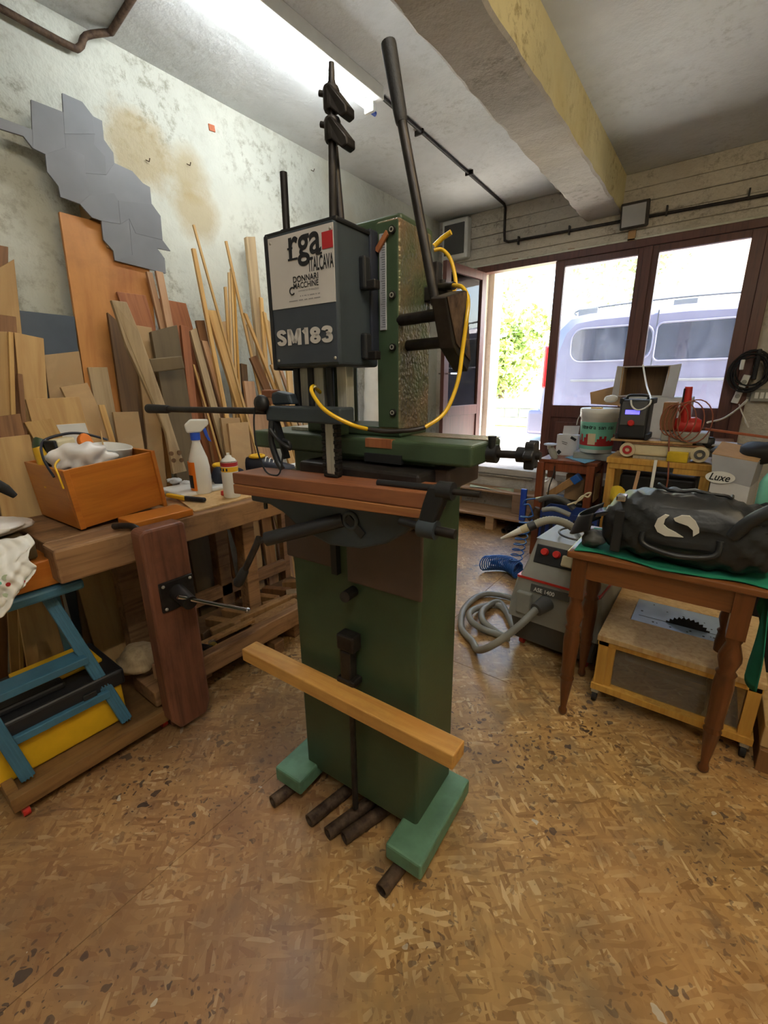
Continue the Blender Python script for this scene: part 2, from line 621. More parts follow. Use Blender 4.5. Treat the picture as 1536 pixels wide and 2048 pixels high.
wood('door_wood', S(104, 62, 52), S(70, 40, 36), 0.4, rnd=0.03)
mat('glass_dusty', (0.9, 0.92, 0.95, 1))
def make_glass():
    m = MATS['glass_dusty']
    nt = m.node_tree
    nt.nodes.clear()
    out = nt.nodes.new('ShaderNodeOutputMaterial')
    tr = nt.nodes.new('ShaderNodeBsdfTransparent')
    tr.inputs[0].default_value = (0.96, 0.98, 1.0, 1)
    gl = nt.nodes.new('ShaderNodeBsdfGlossy')
    gl.inputs['Roughness'].default_value = 0.03
    df = nt.nodes.new('ShaderNodeBsdfTranslucent')
    df.inputs[0].default_value = (0.8, 0.84, 1.0, 1)
    d2 = nt.nodes.new('ShaderNodeMixShader')
    d1 = nt.nodes.new('ShaderNodeMixShader')
    fr = nt.nodes.new('ShaderNodeFresnel')
    fr.inputs[0].default_value = 1.35
    n = noise(nt, mapping(nt, (3, 3, 1.3)), 2.0, 6, 0.7, 1.5)
    k = ramp(nt, n, [(0.35, (0.012, 0.012, 0.012, 1)), (0.7, (0.05, 0.05, 0.05, 1))])
    nt.links.new(k, d1.inputs[0])
    nt.links.new(tr.outputs[0], d1.inputs[1])
    nt.links.new(df.outputs[0], d1.inputs[2])
    nt.links.new(fr.outputs[0], d2.inputs[0])
    nt.links.new(d1.outputs[0], d2.inputs[1])
    nt.links.new(gl.outputs[0], d2.inputs[2])
    nt.links.new(d2.outputs[0], out.inputs[0])
make_glass()

mat('black_plastic', S(30, 31, 34), 0.45, var=0.1)
mat('black_rubber', S(24, 24, 25), 0.7, var=0.1)
mat('dark_grip', S(28, 28, 30), 0.6, var=0.1, bmp=0.1, bscale=200)
mat('dark_steel', S(56, 52, 50), 0.45, 0.6, var=0.3, vscale=20)
mat('rusty_steel', S(104, 84, 66), 0.7, 0.4, var=0.4, vscale=30, col2=S(60, 42, 32), bmp=0.2)
mat('cast_grey', S(58, 66, 72), 0.45, 0.1, var=0.12, bmp=0.05)
mat('bright_steel', S(190, 186, 174), 0.4, 0.45, var=0.15, stretch=(30, 30, 1))
mat('chrome', S(200, 200, 205), 0.12, 1.0, var=0.05)
mat('white_plastic', S(228, 228, 222), 0.4, var=0.05)
mat('cream_plastic', S(214, 202, 166), 0.45, var=0.1)
mat('white_paper', S(232, 232, 228), 0.8, var=0.06)
mat('print_black', S(26, 27, 32), 0.6, var=0.05)
mat('print_grey', S(120, 118, 116), 0.7, var=0.05)
mat('print_red', S(176, 40, 44), 0.5, var=0.08)
mat('panel_white', S(206, 200, 194), 0.35, var=0.04)
mat('panel_grey', S(62, 68, 78), 0.28, var=0.1, vscale=12)
mat('green_paint', S(62, 80, 56), 0.42, var=0.12, vscale=5, bmp=0.04, bscale=120)
mat('green_foot', S(98, 138, 112), 0.5, var=0.14, vscale=14, bmp=0.08)
mat('brown_paint', S(88, 70, 62), 0.5, var=0.12)
mat('yellow_hose', S(232, 186, 40), 0.25, var=0.12, spec=0.6)
mat('grey_mdf', S(122, 124, 128), 0.55, var=0.10, vscale=3, rnd=0.04)
mat('blue_paint', S(66, 114, 140), 0.4, var=0.14, vscale=9)
mat('yellow_plastic', S(232, 182, 34), 0.5, var=0.08)
mat('red_plastic', S(196, 46, 40), 0.4, var=0.08)
mat('orange_plastic', S(232, 126, 40), 0.4, var=0.08)
mat('blue_plastic', S(40, 84, 200), 0.4, var=0.1)
mat('blue_hose', S(38, 92, 170), 0.3, var=0.1)
mat('grey_plastic', S(150, 150, 142), 0.5, var=0.06)
mat('grey_hose', S(146, 144, 134), 0.5, var=0.1)
mat('dark_grey_plastic', S(78, 78, 76), 0.5, var=0.06)
mat('green_cloth', S(18, 122, 94), 0.9, var=0.14, vscale=5)
mat('bag_leather', S(34, 36, 38), 0.42, var=0.2, vscale=5, bmp=0.12, bscale=60)
mat('bag_print', S(214, 212, 202), 0.5, var=0.06)
mat('cardboard', S(178, 142, 100), 0.8, var=0.12, rnd=0.06)
mat('white_carton', S(206, 206, 208), 0.7, var=0.06)
mat('grey_carton', S(168, 170, 176), 0.7, var=0.06)
mat('plastic_film', S(238, 234, 232), 0.3, var=0.05, spec=0.6)
mat('foam_white', S(240, 238, 232), 0.7, var=0.05)
mat('teal_label', S(120, 196, 172), 0.5, var=0.05)
mat('sponge', S(214, 180, 40), 0.9, var=0.15, bmp=0.4, bscale=120)
mat('crate_blue', S(30, 54, 120), 0.5, var=0.1)
mat('sheet_blue', S(120, 180, 220), 0.6, var=0.06)
mat('sheet_green', S(190, 206, 176), 0.7, var=0.08)
mat('brick_chip', S(190, 110, 76), 0.8, var=0.15)
mat('cable_brown', S(140, 78, 52), 0.5, var=0.1)
mat('saw_plate', S(168, 186, 206), 0.28, 0.4, var=0.06)
mat('acrylic', S(150, 140, 126), 0.2, var=0.1, alpha=0.35)
mat('dark_blue_carbon', S(34, 38, 52), 0.5, var=0.2)
hammer = mat('hammered_painted_reflection', S(150, 122, 98), 0.36, 0.35, vscale=5.5, bmp=0.55, bscale=110, col2=S(72, 96, 66))  # green hammered paint; tan patches imitate a warm reflection

wood('pine', S(218, 178, 112), S(182, 138, 78), 0.5)
wood('pine_pale', S(216, 182, 128), S(182, 142, 90), 0.6)
wood('pine_yellow', S(212, 164, 76), S(176, 124, 48), 0.5, rnd=0.05)
wood('ply_orange', S(204, 140, 72), S(164, 100, 44), 0.5, grain=(9, 9, 1.3), rnd=0.04, dirt=0.25, dirtcol=S(112, 66, 32))
wood('ply_tan', S(206, 168, 110), S(172, 132, 80), 0.6, grain=(16, 16, 1.4))
wood('board_red', S(172, 108, 66), S(130, 74, 44), 0.5)
wood('board_pink', S(192, 152, 114), S(156, 114, 80), 0.6)
wood('board_brown', S(150, 106, 66), S(108, 72, 42), 0.6)
wood('board_dark', S(112, 82, 48), S(80, 56, 34), 0.6)
wood('board_olive', S(116, 98, 68), S(90, 74, 50), 0.6, grain=(8, 8, 1))
wood('board_grey', S(184, 160, 122), S(148, 124, 90), 0.7)
wood('mdf', S(188, 156, 112), S(178, 144, 100), 0.7, grain=(6, 6, 6), bmp=0.02)
mat('panel_blue', S(66, 78, 92), 0.45, var=0.1, rnd=0.03)
mat('melamine', S(226, 226, 222), 0.4, var=0.04)
wood('bench_wood', S(172, 130, 88), S(110, 76, 48), 0.6, grain=(30, 2.2, 30), rnd=0.05, dirt=0.55, dirtcol=S(60, 40, 30), bmp=0.25)
wood('vise_wood', S(134, 84, 60), S(88, 50, 36), 0.5, grain=(34, 34, 2.2), rnd=0.0, dirt=0.35, dirtcol=S(58, 34, 26))
wood('orange_wood', S(206, 126, 46), S(176, 98, 32), 0.35, grain=(3, 3, 30), rnd=0.03)
wood('block_wood', S(150, 92, 56), S(116, 66, 40), 0.55, grain=(1.8, 34, 34), rnd=0.03, dirt=0.3, dirtcol=S(90, 58, 38))
wood('strip_wood', S(172, 112, 62), S(136, 80, 42), 0.55, grain=(1.8, 34, 34), rnd=0.0)
wood('pedal_wood', S(222, 168, 90), S(188, 130, 60), 0.5, grain=(1.8, 30, 30), rnd=0.0, dirt=0.25, dirtcol=S(120, 84, 44))
wood('table_wood', S(138, 86, 46), S(100, 58, 30), 0.3, grain=(1.8, 30, 30), rnd=0.0)
wood('turned_wood', S(116, 68, 36), S(82, 46, 24), 0.28, grain=(30, 30, 1.6), rnd=0.0)
wood('stool_wood', S(140, 74, 44), S(100, 50, 30), 0.35, rnd=0.02)
wood('pallet_wood', S(186, 152, 116), S(144, 112, 82), 0.7, grain=(1.6, 26, 26))
wood('tool_wood', S(176, 134, 84), S(134, 96, 56), 0.6, rnd=0.2)
wood('dolly_wood', S(150, 112, 66), S(112, 78, 42), 0.6, grain=(20, 2, 20), dirt=0.4)

# ---------------------------------------------------------------- room shell
WX, WY, CZ = -2.9, 4.95, 3.25
RX, BY = 2.4, -2.6

fl = thing('floor', 'worn chipboard floor spotted with dark stain drops', None, kind='structure')
px = [WX - 0.05, -1.2, 0.5, RX + 0.05]
py = [BY - 0.05, -0.55, 1.93, WY + 0.1]
for j in range(3):
    for i in range(3):
        off = 0.0 if i else 0.0
        MB().bx(px[i] + 0.001, px[i + 1] - 0.001, py[j] + 0.0012, py[j + 1] - 0.0012, -0.03, 0.0).build('floor_panel', 'osb', fl, 0.0008, 1)
struct(MB().bx(WX - 0.1, RX + 0.1, BY - 0.1, WY + 0.1, -0.12, -0.035).build('floor_base', 'concrete'), 'concrete slab below the floor panels')

struct(MB().bx(WX - 0.2, WX, BY - 0.2, WY + 0.3, -0.1, 3.5).build('wall_left', 'wall_plaster'), 'rough whitewashed plaster wall behind the leaning boards')
struct(MB().bx(RX, RX + 0.2, BY - 0.2, WY + 0.3, -0.1, 3.5).build('wall_right', 'wall_plaster'), 'rough plaster wall outside the picture')
struct(MB().bx(WX - 0.2, RX + 0.2, BY - 0.2, BY, -0.1, 3.5).build('wall_rear', 'wall_plaster'), 'rough plaster wall behind the camera')
struct(MB().bx(WX - 0.2, RX + 0.2, BY - 0.2, WY + 0.3, CZ, CZ + 0.2).build('ceiling', 'ceiling_plaster'), 'white plastered ceiling')

def rough_beam(x0, x1, z0, z1, y0, y1, seed, n=90):
    rr = random.Random(seed)
    e0 = [rr.uniform(-0.008, 0.008) for _ in range(n + 1)]
    e1 = [rr.uniform(-0.006, 0.006) for _ in range(n + 1)]
    ez = [rr.uniform(-0.004, 0.004) for _ in range(n + 1)]
    bm_, side = MB(), MB()
    pts = []
    for k in range(n + 1):
        y = y0 + (y1 - y0) * k / n
        pts.append(((x0, y, z1), (x0 + e0[k], y, z0 + 0.012), (x0 + 0.02 + e0[k], y, z0 + ez[k]), (x1 - 0.015 + e1[k], y, z0 + ez[k]), (x1 + e1[k], y, z0 + 0.01), (x1, y, z1)))
    for k in range(n):
        a, b = pts[k], pts[k + 1]
        for i in range(4):
            bm_.add([a[i], a[i + 1], b[i + 1], b[i]], [(0, 1, 2, 3)])
        side.add([a[4], a[5], b[5], b[4]], [(0, 1, 2, 3)])
    return bm_, side

bm_, sd = rough_beam(-1.322, -1.006, 2.95, CZ + 0.02, BY, WY, 3)
be = struct(bm_.build('trim_1', 'beam_plaster'), 'plastered concrete ceiling beam with ragged edges')
struct(sd.build('beam_side', 'beam_lamplight_tint', be), 'side face of the ceiling beam, warm lamplight painted into its colour')
bm_, sd = rough_beam(1.45, 1.75, 2.95, CZ + 0.02, BY, WY, 5)
be2 = struct(bm_.build('trim_2', 'beam_plaster'), 'second ceiling beam outside the picture')
struct(sd.build('beam_side', 'beam_plaster', be2))

# wall with the doors: pieces around the opening, board-marked concrete lintel
wd = thing('wall_door', 'wall with the glazed doors under a board-marked concrete lintel', None, kind='structure')
T0, T1 = WY, WY + 0.3
MB().bx(WX, -2.40, T0, T1, -0.1, 2.71).build('wall_pier', 'concrete', wd)
MB().bx(0.14, RX, T0, T1, -0.1, 2.71).build('wall_pier', 'concrete', wd)
MB().bx(-2.40, 0.14, T0 + 0.02, T1, -0.1, 0.515).build('wall_footing', 'concrete', wd)
zz = [2.71, 2.80, 2.905, 3.01, 3.12, 3.25]
for k in range(5):
    MB().bx(WX, RX, T0 - [0.0, 0.008, 0.003, 0.012, 0.006][k], T1, zz[k] + 0.002, zz[k + 1] - 0.002).build('concrete_band', 'concrete', wd, 0.003, 1)
MB().bx(WX, RX, T0 + 0.01, T1, 2.70, 3.25).build('lintel_core', 'concrete', wd)
MB().bx(WX, RX, T0 - 0.02, T0, 2.715, 2.735).build('ledge', 'wall_plaster', wd, 0.004)
for x in (-1.98, -1.42):
    MB().bx(x - 0.03, x + 0.03, T0 - 0.018, T0, 2.69, 2.74).build('wedge', 'board_brown', wd)
# outer reveal, bright in the daylight
MB().bx(-2.60, -2.335, T1, T1 + 0.25, 0.3, 3.2).build('outer_reveal', 'outer_wall', wd)
MB().bx(-2.60, 0.6, T1, T1 + 0.6, 2.76, 2.95).build('outer_soffit', 'outer_wall', wd)

# door frame and leaves
fr_y0, fr_y1 = WY - 0.015, WY + 0.055
d1 = thing('door_1', 'brown wooden double glazed door with dusty panes, closed', None, (-0.75, WY, 0.45), kind='structure')
MB().bx(-2.40, 0.15, fr_y0 - 0.01, fr_y1 + 0.03, 2.65, 2.715).build('frame_head', 'door_wood', d1, 0.004)
MB().bx(-2.40, -2.32, fr_y0, fr_y1, 0.585, 2.65).build('frame_jamb', 'door_wood', d1, 0.004)
MB().bx(0.065, 0.15, fr_y0 - 0.01, fr_y1 + 0.03, 0.585, 2.65).build('frame_jamb', 'door_wood', d1, 0.004)

def leaf(x0, x1, parent, y0=fr_y0 + 0.005, y1=fr_y1 - 0.01, zb=0.59, zt=2.648, ls=0.09, rs=0.09):
    g0, g1 = x0 + ls, x1 - rs
    MB().bx(x0, g0, y0, y1, zb, zt).build('stile', 'door_wood', parent, 0.004)
    MB().bx(g1, x1, y0, y1, zb, zt).build('stile', 'door_wood', parent, 0.004)
    MB().bx(g0, g1, y0, y1, 2.594, zt).build('top_rail', 'door_wood', parent, 0.003)
    MB().bx(g0, g1, y0, y1, 1.14, 1.262).build('lock_rail', 'door_wood', parent, 0.003)
    MB().bx(g0, g1, y0, y1, zb, zb + 0.14).build('bottom_rail', 'door_wood', parent, 0.003)
    MB().bx(g0 - 0.005, g1 + 0.005, y0 + 0.018, y1 - 0.018, zb + 0.13, 1.15).build('solid_panel', 'door_wood', parent)
    MB().bx(g0 + 0.05, g1 - 0.05, y0 + 0.008, y1 - 0.008, zb + 0.19, 1.09).build('raised_field', 'door_wood', parent, 0.006)
    MB().bx(g0 - 0.004, g1 + 0.004, (y0 + y1) / 2 - 0.002, (y0 + y1) / 2 + 0.002, 1.255, 2.60).build('pane', 'glass_dusty', parent)

leaf(-1.555, -0.748, d1, rs=0.082)
leaf(-0.746, 0.065, d1, ls=0.082, rs=0.094)
MB().bx(-0.785, -0.715, fr_y0 - 0.012, fr_y0 + 0.006, 0.59, 2.648).build('cover_strip', 'door_wood', d1, 0.004)

d2 = thing('door_2', 'brown glazed door leaf standing open into the workshop', None, (-2.325, WY - 0.02, 0.595), kind='structure', local=True, rotz=math.radians(-96))
for nm, q, mt in (('stile', (0, 0.085, 0.0, 0.045, 0, 2.05), 'door_wood'), ('stile', (0.67, 0.755, 0.0, 0.045, 0, 2.05), 'door_wood'), ('top_rail', (0.085, 0.67, 0, 0.045, 1.97, 2.05), 'door_wood'),
                  ('lock_rail', (0.085, 0.67, 0, 0.045, 0.56, 0.665), 'door_wood'), ('bottom_rail', (0.085, 0.67, 0, 0.045, 0, 0.13), 'door_wood'), ('solid_panel', (0.08, 0.675, 0.015, 0.03, 0.12, 0.57), 'door_wood'),
                  ('pane', (0.08, 0.675, 0.02, 0.024, 0.66, 1.98), 'glass_dusty')):
    MB().bx(*q).build(nm, mt, d2, 0.0 if nm == 'pane' else 0.003)
hd = MB().cyl((0.71, 0.0, 1.0), (0.71, 0.10, 1.0), 0.009, n=10).cyl((0.71, 0.095, 1.0), (0.60, 0.095, 1.0), 0.008, n=10).cyl((0.71, 0.0, 1.0), (0.71, -0.05, 1.0), 0.009, n=10).cyl((0.71, -0.05, 1.0), (0.60, -0.05, 1.0), 0.008, n=10)
hd.build('door_handle', 'chrome', d2)

# threshold and steps down into the workshop
struct(MB().bx(-2.40, 0.14, WY - 0.33, WY + 0.4, 0.515, 0.585).build('door_sill', 'sill_stone', None, 0.006), 'worn stone door sill above the pallet steps')
struct(MB().bx(-2.40, -1.0, WY - 0.30, WY, 0.0, 0.515).build('step_block', 'concrete', None, 0.01), 'concrete block below the door sill')
struct(MB().bx(-2.40, -1.5, WY - 0.345, WY - 0.30, 0.495, 0.510).build('edge_strip', 'bright_steel'), 'metal strip along the sill edge')

# ---------------------------------------------------------------- outside
mat('asphalt', S(196, 190, 180), 0.9, var=0.12, vscale=4, bmp=0.2)
mat('grass', S(110, 150, 60), 0.9, var=0.3, vscale=12)
mat('leaf_green', S(168, 188, 104), 0.55, var=0.3, vscale=3, rnd=0.1)
mat('leaf_pale', S(190, 200, 140), 0.55, var=0.25, vscale=3, rnd=0.1)
mat('bark', S(112, 92, 70), 0.9, var=0.3)
mat('render_pink', S(222, 186, 160), 0.85, var=0.06)
mat('render_white', S(236, 230, 220), 0.85, var=0.05)
mat('shutter_red', S(172, 84, 62), 0.6, var=0.08)
mat('stone_wall', S(188, 178, 160), 0.9, var=0.25, vscale=6, bmp=0.6, bscale=9)
mat('car_silver', S(84, 82, 98), 0.3, 0.2, var=0.02)
mat('car_glass', S(26, 30, 40), 0.06, var=0.02, spec=0.9)
mat('car_lamp_red', S(210, 24, 28), 0.2, var=0.05)
mat('roof_tile', S(176, 120, 92), 0.8, var=0.2)

struct(MB().bx(-30, 30, T1 - 0.02, 45, 0.30, 0.55).build('ground', 'asphalt'), 'sunlit pale yard outside the door')
tag(MB().bx(-14, 3, 9.6, 10.9, 0.54, 0.58).build('grass_strip', 'grass'), 'green grass verge in front of the low garden wall', 'grass', kind='stuff')
gw = thing('garden_wall', 'low pale stone garden wall beyond the parked van', 'wall', (-5, 11.2, 0.44))
rr = random.Random(4)
for row in range(3):
    x = -12.0 + rr.uniform(0, 0.3)
    while x < 2.0:
        w = rr.uniform(0.35, 0.6)
        MB().bx(x, x + w - 0.015, 11.0 - rr.uniform(0, 0.03), 11.3, 0.44 + row * 0.22, 0.44 + row * 0.22 + 0.205).build('stone', 'stone_wall', gw)
        x += w
MB().bx(-12, 2.2, 11.03, 11.28, 0.44, 1.09).build('mortar', 'stone_wall', gw)

def crown(c, rad, n, seed, leaf_s):
    rr = random.Random(seed)
    mb = MB()
    lumps = [(Vector((rr.gauss(0, 0.45), rr.gauss(0, 0.4), rr.gauss(0, 0.45))), rr.uniform(0.25, 0.45)) for _ in range(26)]
    for _ in range(n):
        l, lr = rr.choice(lumps)
        d = Vector((rr.gauss(0, 1), rr.gauss(0, 1), rr.gauss(0, 1))).normalized() * lr * rr.uniform(0.75, 1.05)
        p = l + d
        p = Vector(c) + Vector((p.x * rad[0], p.y * rad[1], p.z * rad[2]))
        a = Vector((rr.gauss(0, 1), rr.gauss(0, 1), rr.gauss(0, 1))).normalized()
        b = a.cross(Vector((rr.gauss(0, 1), rr.gauss(0, 1), rr.gauss(0, 1)))).normalized()
        s_ = leaf_s * rr.uniform(0.6, 1.3)
        mb.add([p - a * s_, p + b * s_ * 0.45, p + a * s_, p - b * s_ * 0.45], [(0, 1, 2, 3)])
    return mb

def tree(name, label, base, crown_c, rad, n, seed, leaf_s, m):
    t = thing(name, label, 'tree', base, group='trees outside')
    MB().tube(spline([base, ((base[0] + crown_c[0]) / 2 + 0.1, base[1], (base[2] + crown_c[2]) / 2), crown_c]), 0.1).build('trunk', 'bark', t)
    f = crown(crown_c, rad, n, seed, leaf_s).build('foliage', m, t)
    f['kind'] = 'stuff'
    return t

tree('garden_tree', 'sunlit leafy bush seen through the open doorway', (-5.3, 12.6, 0.44), (-5.3, 12.6, 2.3), (1.2, 0.9, 1.3), 5200, 1, 0.10, 'leaf_green')
tree('garden_tree', 'tall pale tree behind the bush, top left of the doorway', (-7.6, 16.2, 0.44), (-7.6, 16.2, 5.0), (1.8, 1.6, 2.2), 4200, 2, 0.15, 'leaf_pale')
tree('garden_tree', 'thin pale tree rising over the van roof behind the left pane', (-2.6, 16.6, 0.44), (-2.6, 16.6, 5.4), (1.7, 1.3, 1.8), 2600, 3, 0.13, 'leaf_pale')
hb = thing('house', 'pale pink house with red shutters far behind the van', 'house', (1.2, 21.0, 0.44))
MB().bx(-2.6, 7.0, 20.0, 27.0, 0.44, 8.2).build('wall', 'render_white', hb)
MB().bx(-1.2, 1.0, 19.9, 20.0, 4.9, 6.3).build('loggia_wall', 'render_pink', hb)
w_ = MB().bx(0.25, 0.95, 19.84, 19.9, 4.9, 6.1).build('window', 'shutter_red', hb)
MB().bx(0.32, 0.88, 19.82, 19.84, 4.98, 6.02).build('pane', 'car_glass', w_)
MB().bx(-3.1, 7.5, 19.2, 27.5, 8.2, 8.5).build('roof', 'roof_tile', hb)
MB().bx(-2.0, 3.0, 19.2, 20.0, 6.6, 6.8).build('balcony', 'render_white', hb)
sh = thing('house', 'distant house with overhanging eaves above the open doorway', 'house', (-11.0, 21.0, 0.44))
MB().bx(-16, -9.6, 20, 26, 0.44, 6.4).build('wall', 'render_white', sh)
MB().bx(-16.6, -9.0, 19.2, 26.6, 6.4, 6.65).build('roof', 'roof_tile', sh)
MB().bx(-9.5, -9.2, 19.4, 19.6, 0.44, 6.4).build('post', 'board_brown', sh)
hg = thing('hedge', 'bright green hedge reflected in the van windows', 'hedge', (-0.5, 5.9, 0.44))

# ---------------------------------------------------------------- van parked outside
van = thing('van', 'silver people carrier parked close to the glazed doors', 'car', (0, 8.2, 0.44))
VY = 7.4
prof = [(-2.42, 0.72), (-2.47, 0.95), (-2.44, 1.30), (-2.36, 1.9), (-2.24, 2.30), (-2.10, 2.44), (-1.8, 2.475), (-0.6, 2.485), (0.6, 2.44), (1.1, 2.30), (1.9, 1.62), (2.75, 1.42), (2.9, 1.0), (2.85, 0.72)]
sec = []
WID = 1.75
def van_ring(y, ins, drop):
    cx, cz = 0.1, 1.3
    return [Vector((cx + (x - cx) * ins, y, cz + (z - cz) * ins - (drop if z > 1.9 else 0))) for x, z in prof]
vr = [van_ring(VY, 0.93, 0.03), van_ring(VY + 0.05, 0.975, 0.01), van_ring(VY + 0.16, 1.0, 0), van_ring(VY + WID - 0.16, 1.0, 0), van_ring(VY + WID - 0.05, 0.975, 0.01), van_ring(VY + WID, 0.93, 0.03)]
mb = MB()
n = len(prof)
for i in range(len(vr) - 1):
    mb.add(vr[i] + vr[i + 1], [(k, (k + 1) % n, n + (k + 1) % n, n + k) for k in range(n)], True)
mb.add(vr[0], [tuple(range(n))[::-1]])
mb.add(vr[-1], [tuple(range(n))])
body = mb.build('body', 'car_silver', van)
def rounded(x0, x1, z0, z1, r, k=5):
    out = []
    for cx, cz, t in ((x1 - r, z1 - r, 0), (x0 + r, z1 - r, 1), (x0 + r, z0 + r, 2), (x1 - r, z0 + r, 3)):
        for j in range(k + 1):
            a = (t + j / k) * math.pi / 2
            out.append((cx + r * math.cos(a), cz + r * math.sin(a)))
    return out
for x0, x1, z0, z1, rr_ in ((-1.98, -0.93, 1.80, 2.24, 0.16), (-0.87, 0.10, 1.78, 2.24, 0.07), (0.16, 1.0, 1.78, 2.2, 0.07)):
    w_ = MB().prism([(x, VY - 0.004, z) for x, z in rounded(x0, x1, z0, z1, rr_)], (0, 0.03, 0)).build('side_window', 'car_glass', van)
    pts = [(x, VY - 0.006, z) for x, z in rounded(x0 - 0.015, x1 + 0.015, z0 - 0.015, z1 + 0.015, rr_)]
    MB().tube(pts, 0.012, 6, closed=True).build('window_seal', 'car_silver', w_)
MB().bx(-2.40, -2.33, VY + 0.03, VY + 0.16, 1.40, 2.05).build('tail_lamp', 'car_lamp_red', van, 0.03)
MB().bx(-2.60, -2.25, VY + 0.02, VY + WID - 0.02, 0.66, 1.06).build('rear_bumper', 'car_silver', van, 0.06, 3)
MB().bx(-1.95, 0.9, VY - 0.012, VY + 0.02, 1.50, 1.53).build('side_moulding', 'dark_grey_plastic', van, 0.004)
for yy in (VY + 0.22, VY + WID - 0.22):
    rl = MB().tube(spline([(-2.02, yy, 2.47), (-1.9, yy, 2.55), (-0.6, yy, 2.585), (0.6, yy, 2.53), (0.72, yy, 2.44)]), 0.016)
    r_ = rl.build('roof_rail', 'dark_grey_plastic', van)
    for x in (-1.85, -0.62, 0.5):
        MB().bx(x - 0.14, x + 0.14, yy - 0.02, yy + 0.02, 2.45, 2.56).build('rail_foot', 'dark_grey_plastic', r_, 0.01)
for x in (-1.75, 1.85):
    for yy in (VY - 0.005, VY + WID - 0.195):
        wh = MB().cyl((x, yy, 0.76), (x, yy + 0.2, 0.76), 0.32, n=24).build('wheel', 'black_rubber', van)
        MB().cyl((x, yy - 0.01, 0.76), (x, yy + 0.05, 0.76), 0.2, n=20).build('wheel_rim', 'bright_steel', wh)
MB().bx(-0.9, -0.885, VY - 0.003, VY + 0.01, 0.8, 2.42).build('door_gap', 'black_plastic', van)
# the hedge stands between the doors and the van's reflection, left of the doorway outside the view
rr = random.Random(8)
crown((2.4, 6.3, 1.1), (1.6, 0.35, 0.7), 3500, 12, 0.05).build('foliage', 'leaf_green', hg)['kind'] = 'stuff'

# ---------------------------------------------------------------- ceiling lamps and wall fittings
lamp = thing('tube_lamp', 'lit fluorescent batten lamp on the white ceiling', 'lamp', (-2.03, 1.95, 3.25))
MB().bx(-2.035, -1.975, 1.22, 2.66, 3.18, 3.25).build('batten', 'white_plastic', lamp, 0.004)
emis('tube_light', (0.93, 0.97, 1.0, 1), TUBE_POWER)
MB().cyl((-2.075, 1.25, 3.165), (-2.075, 2.62, 3.165), 0.019, n=14).build('tube', 'tube_light', lamp)
for y in (1.24, 2.63):
    MB().bx(-2.10, -2.03, y - 0.012, y + 0.012, 3.13, 3.21).build('socket', 'white_plastic', lamp, 0.003)
for y in (1.55, 2.08, 2.45):
    MB().tube(arc((-2.075, y, 3.165), (1, 0, 0), (0, 0, 1), 0.024, -0.4, 3.9, 10), 0.004, 6).build('clip', 'white_plastic', lamp)
MB().cyl((-2.07, 2.645, 3.150), (-2.07, 2.69, 3.150), 0.014, n=10).build('cable_plug', 'blue_plastic', lamp)

rear = thing('tube_lamp', 'unseen batten lamp added above the camera as fill light', 'lamp', (0.3, -0.25, 3.25))
MB().bx(0.27, 0.33, -1.0, 0.5, 3.18, 3.25).build('batten', 'white_plastic', rear, 0.004)
emis('added_fill_light', (1.0, 0.95, 0.86, 1), REAR_POWER)  # fill lamp added out of view to brighten the foreground floor
MB().cyl((0.3, -0.95, 3.155), (0.3, 0.45, 3.155), 0.019, n=14).build('tube', 'added_fill_light', rear)
wl = thing('bulb_lamp', 'warm round ceiling lamp right of the picture', 'lamp', (1.05, 1.0, 3.25))
MB().cyl((1.05, 1.0, 3.2), (1.05, 1.0, 3.25), 0.08, n=20).build('ceiling_rose', 'white_plastic', wl)
emis('bulb_light', (1.0, 0.78, 0.46, 1), WARM_POWER)
MB().ball((1.05, 1.0, 3.12), 0.09).build('globe', 'bulb_light', wl)

# cable conduit over ceiling and lintel
cd = thing('conduit', 'thin dark cable conduit from the tube lamp to above the doors', 'conduit', (-2.05, 4.9, 3.2))
MB().tube([(-2.03, 2.66, 3.20), (-2.03, 2.72, 3.235), (-2.10, 4.85, 3.235), (-2.11, 4.915, 3.22), (-2.11, 4.925, 3.0), (-2.10, 4.925, 2.925), (-2.06, 4.925, 2.905), (-0.95, 4.925, 2.885), (0.5, 4.925, 2.86), (1.4, 4.925, 2.85)], 0.013, 10).build('pipe_run', 'dark_steel', cd)
for x in (-1.95, -1.45, -0.65, -0.1):
    MB().bx(x - 0.006, x + 0.006, 4.905, 4.95, 2.86, 2.935).build('clip', 'dark_steel', cd)
for y in (3.2, 4.0):
    MB().bx(-2.10, -2.03, y - 0.006, y + 0.006, 3.218, 3.25).build('clip', 'dark_steel', cd)
cl = thing('conduit', 'brown pipe in the upper left corner of wall and ceiling', 'conduit', (-2.86, 0.9, 3.18))
MB().tube(spline([(-2.86, -0.5, 3.10), (-2.86, 0.7, 3.13), (-2.86, 1.214, 3.115), (-2.86, 1.298, 3.129), (-2.86, 1.341, 3.195), (-2.80, 1.44, 3.235)], 4) + [(-2.2, 1.38, 3.235), (-1.4, 1.3, 3.235)], 0.016, 10).build('pipe_run', 'rusty_steel', cl)

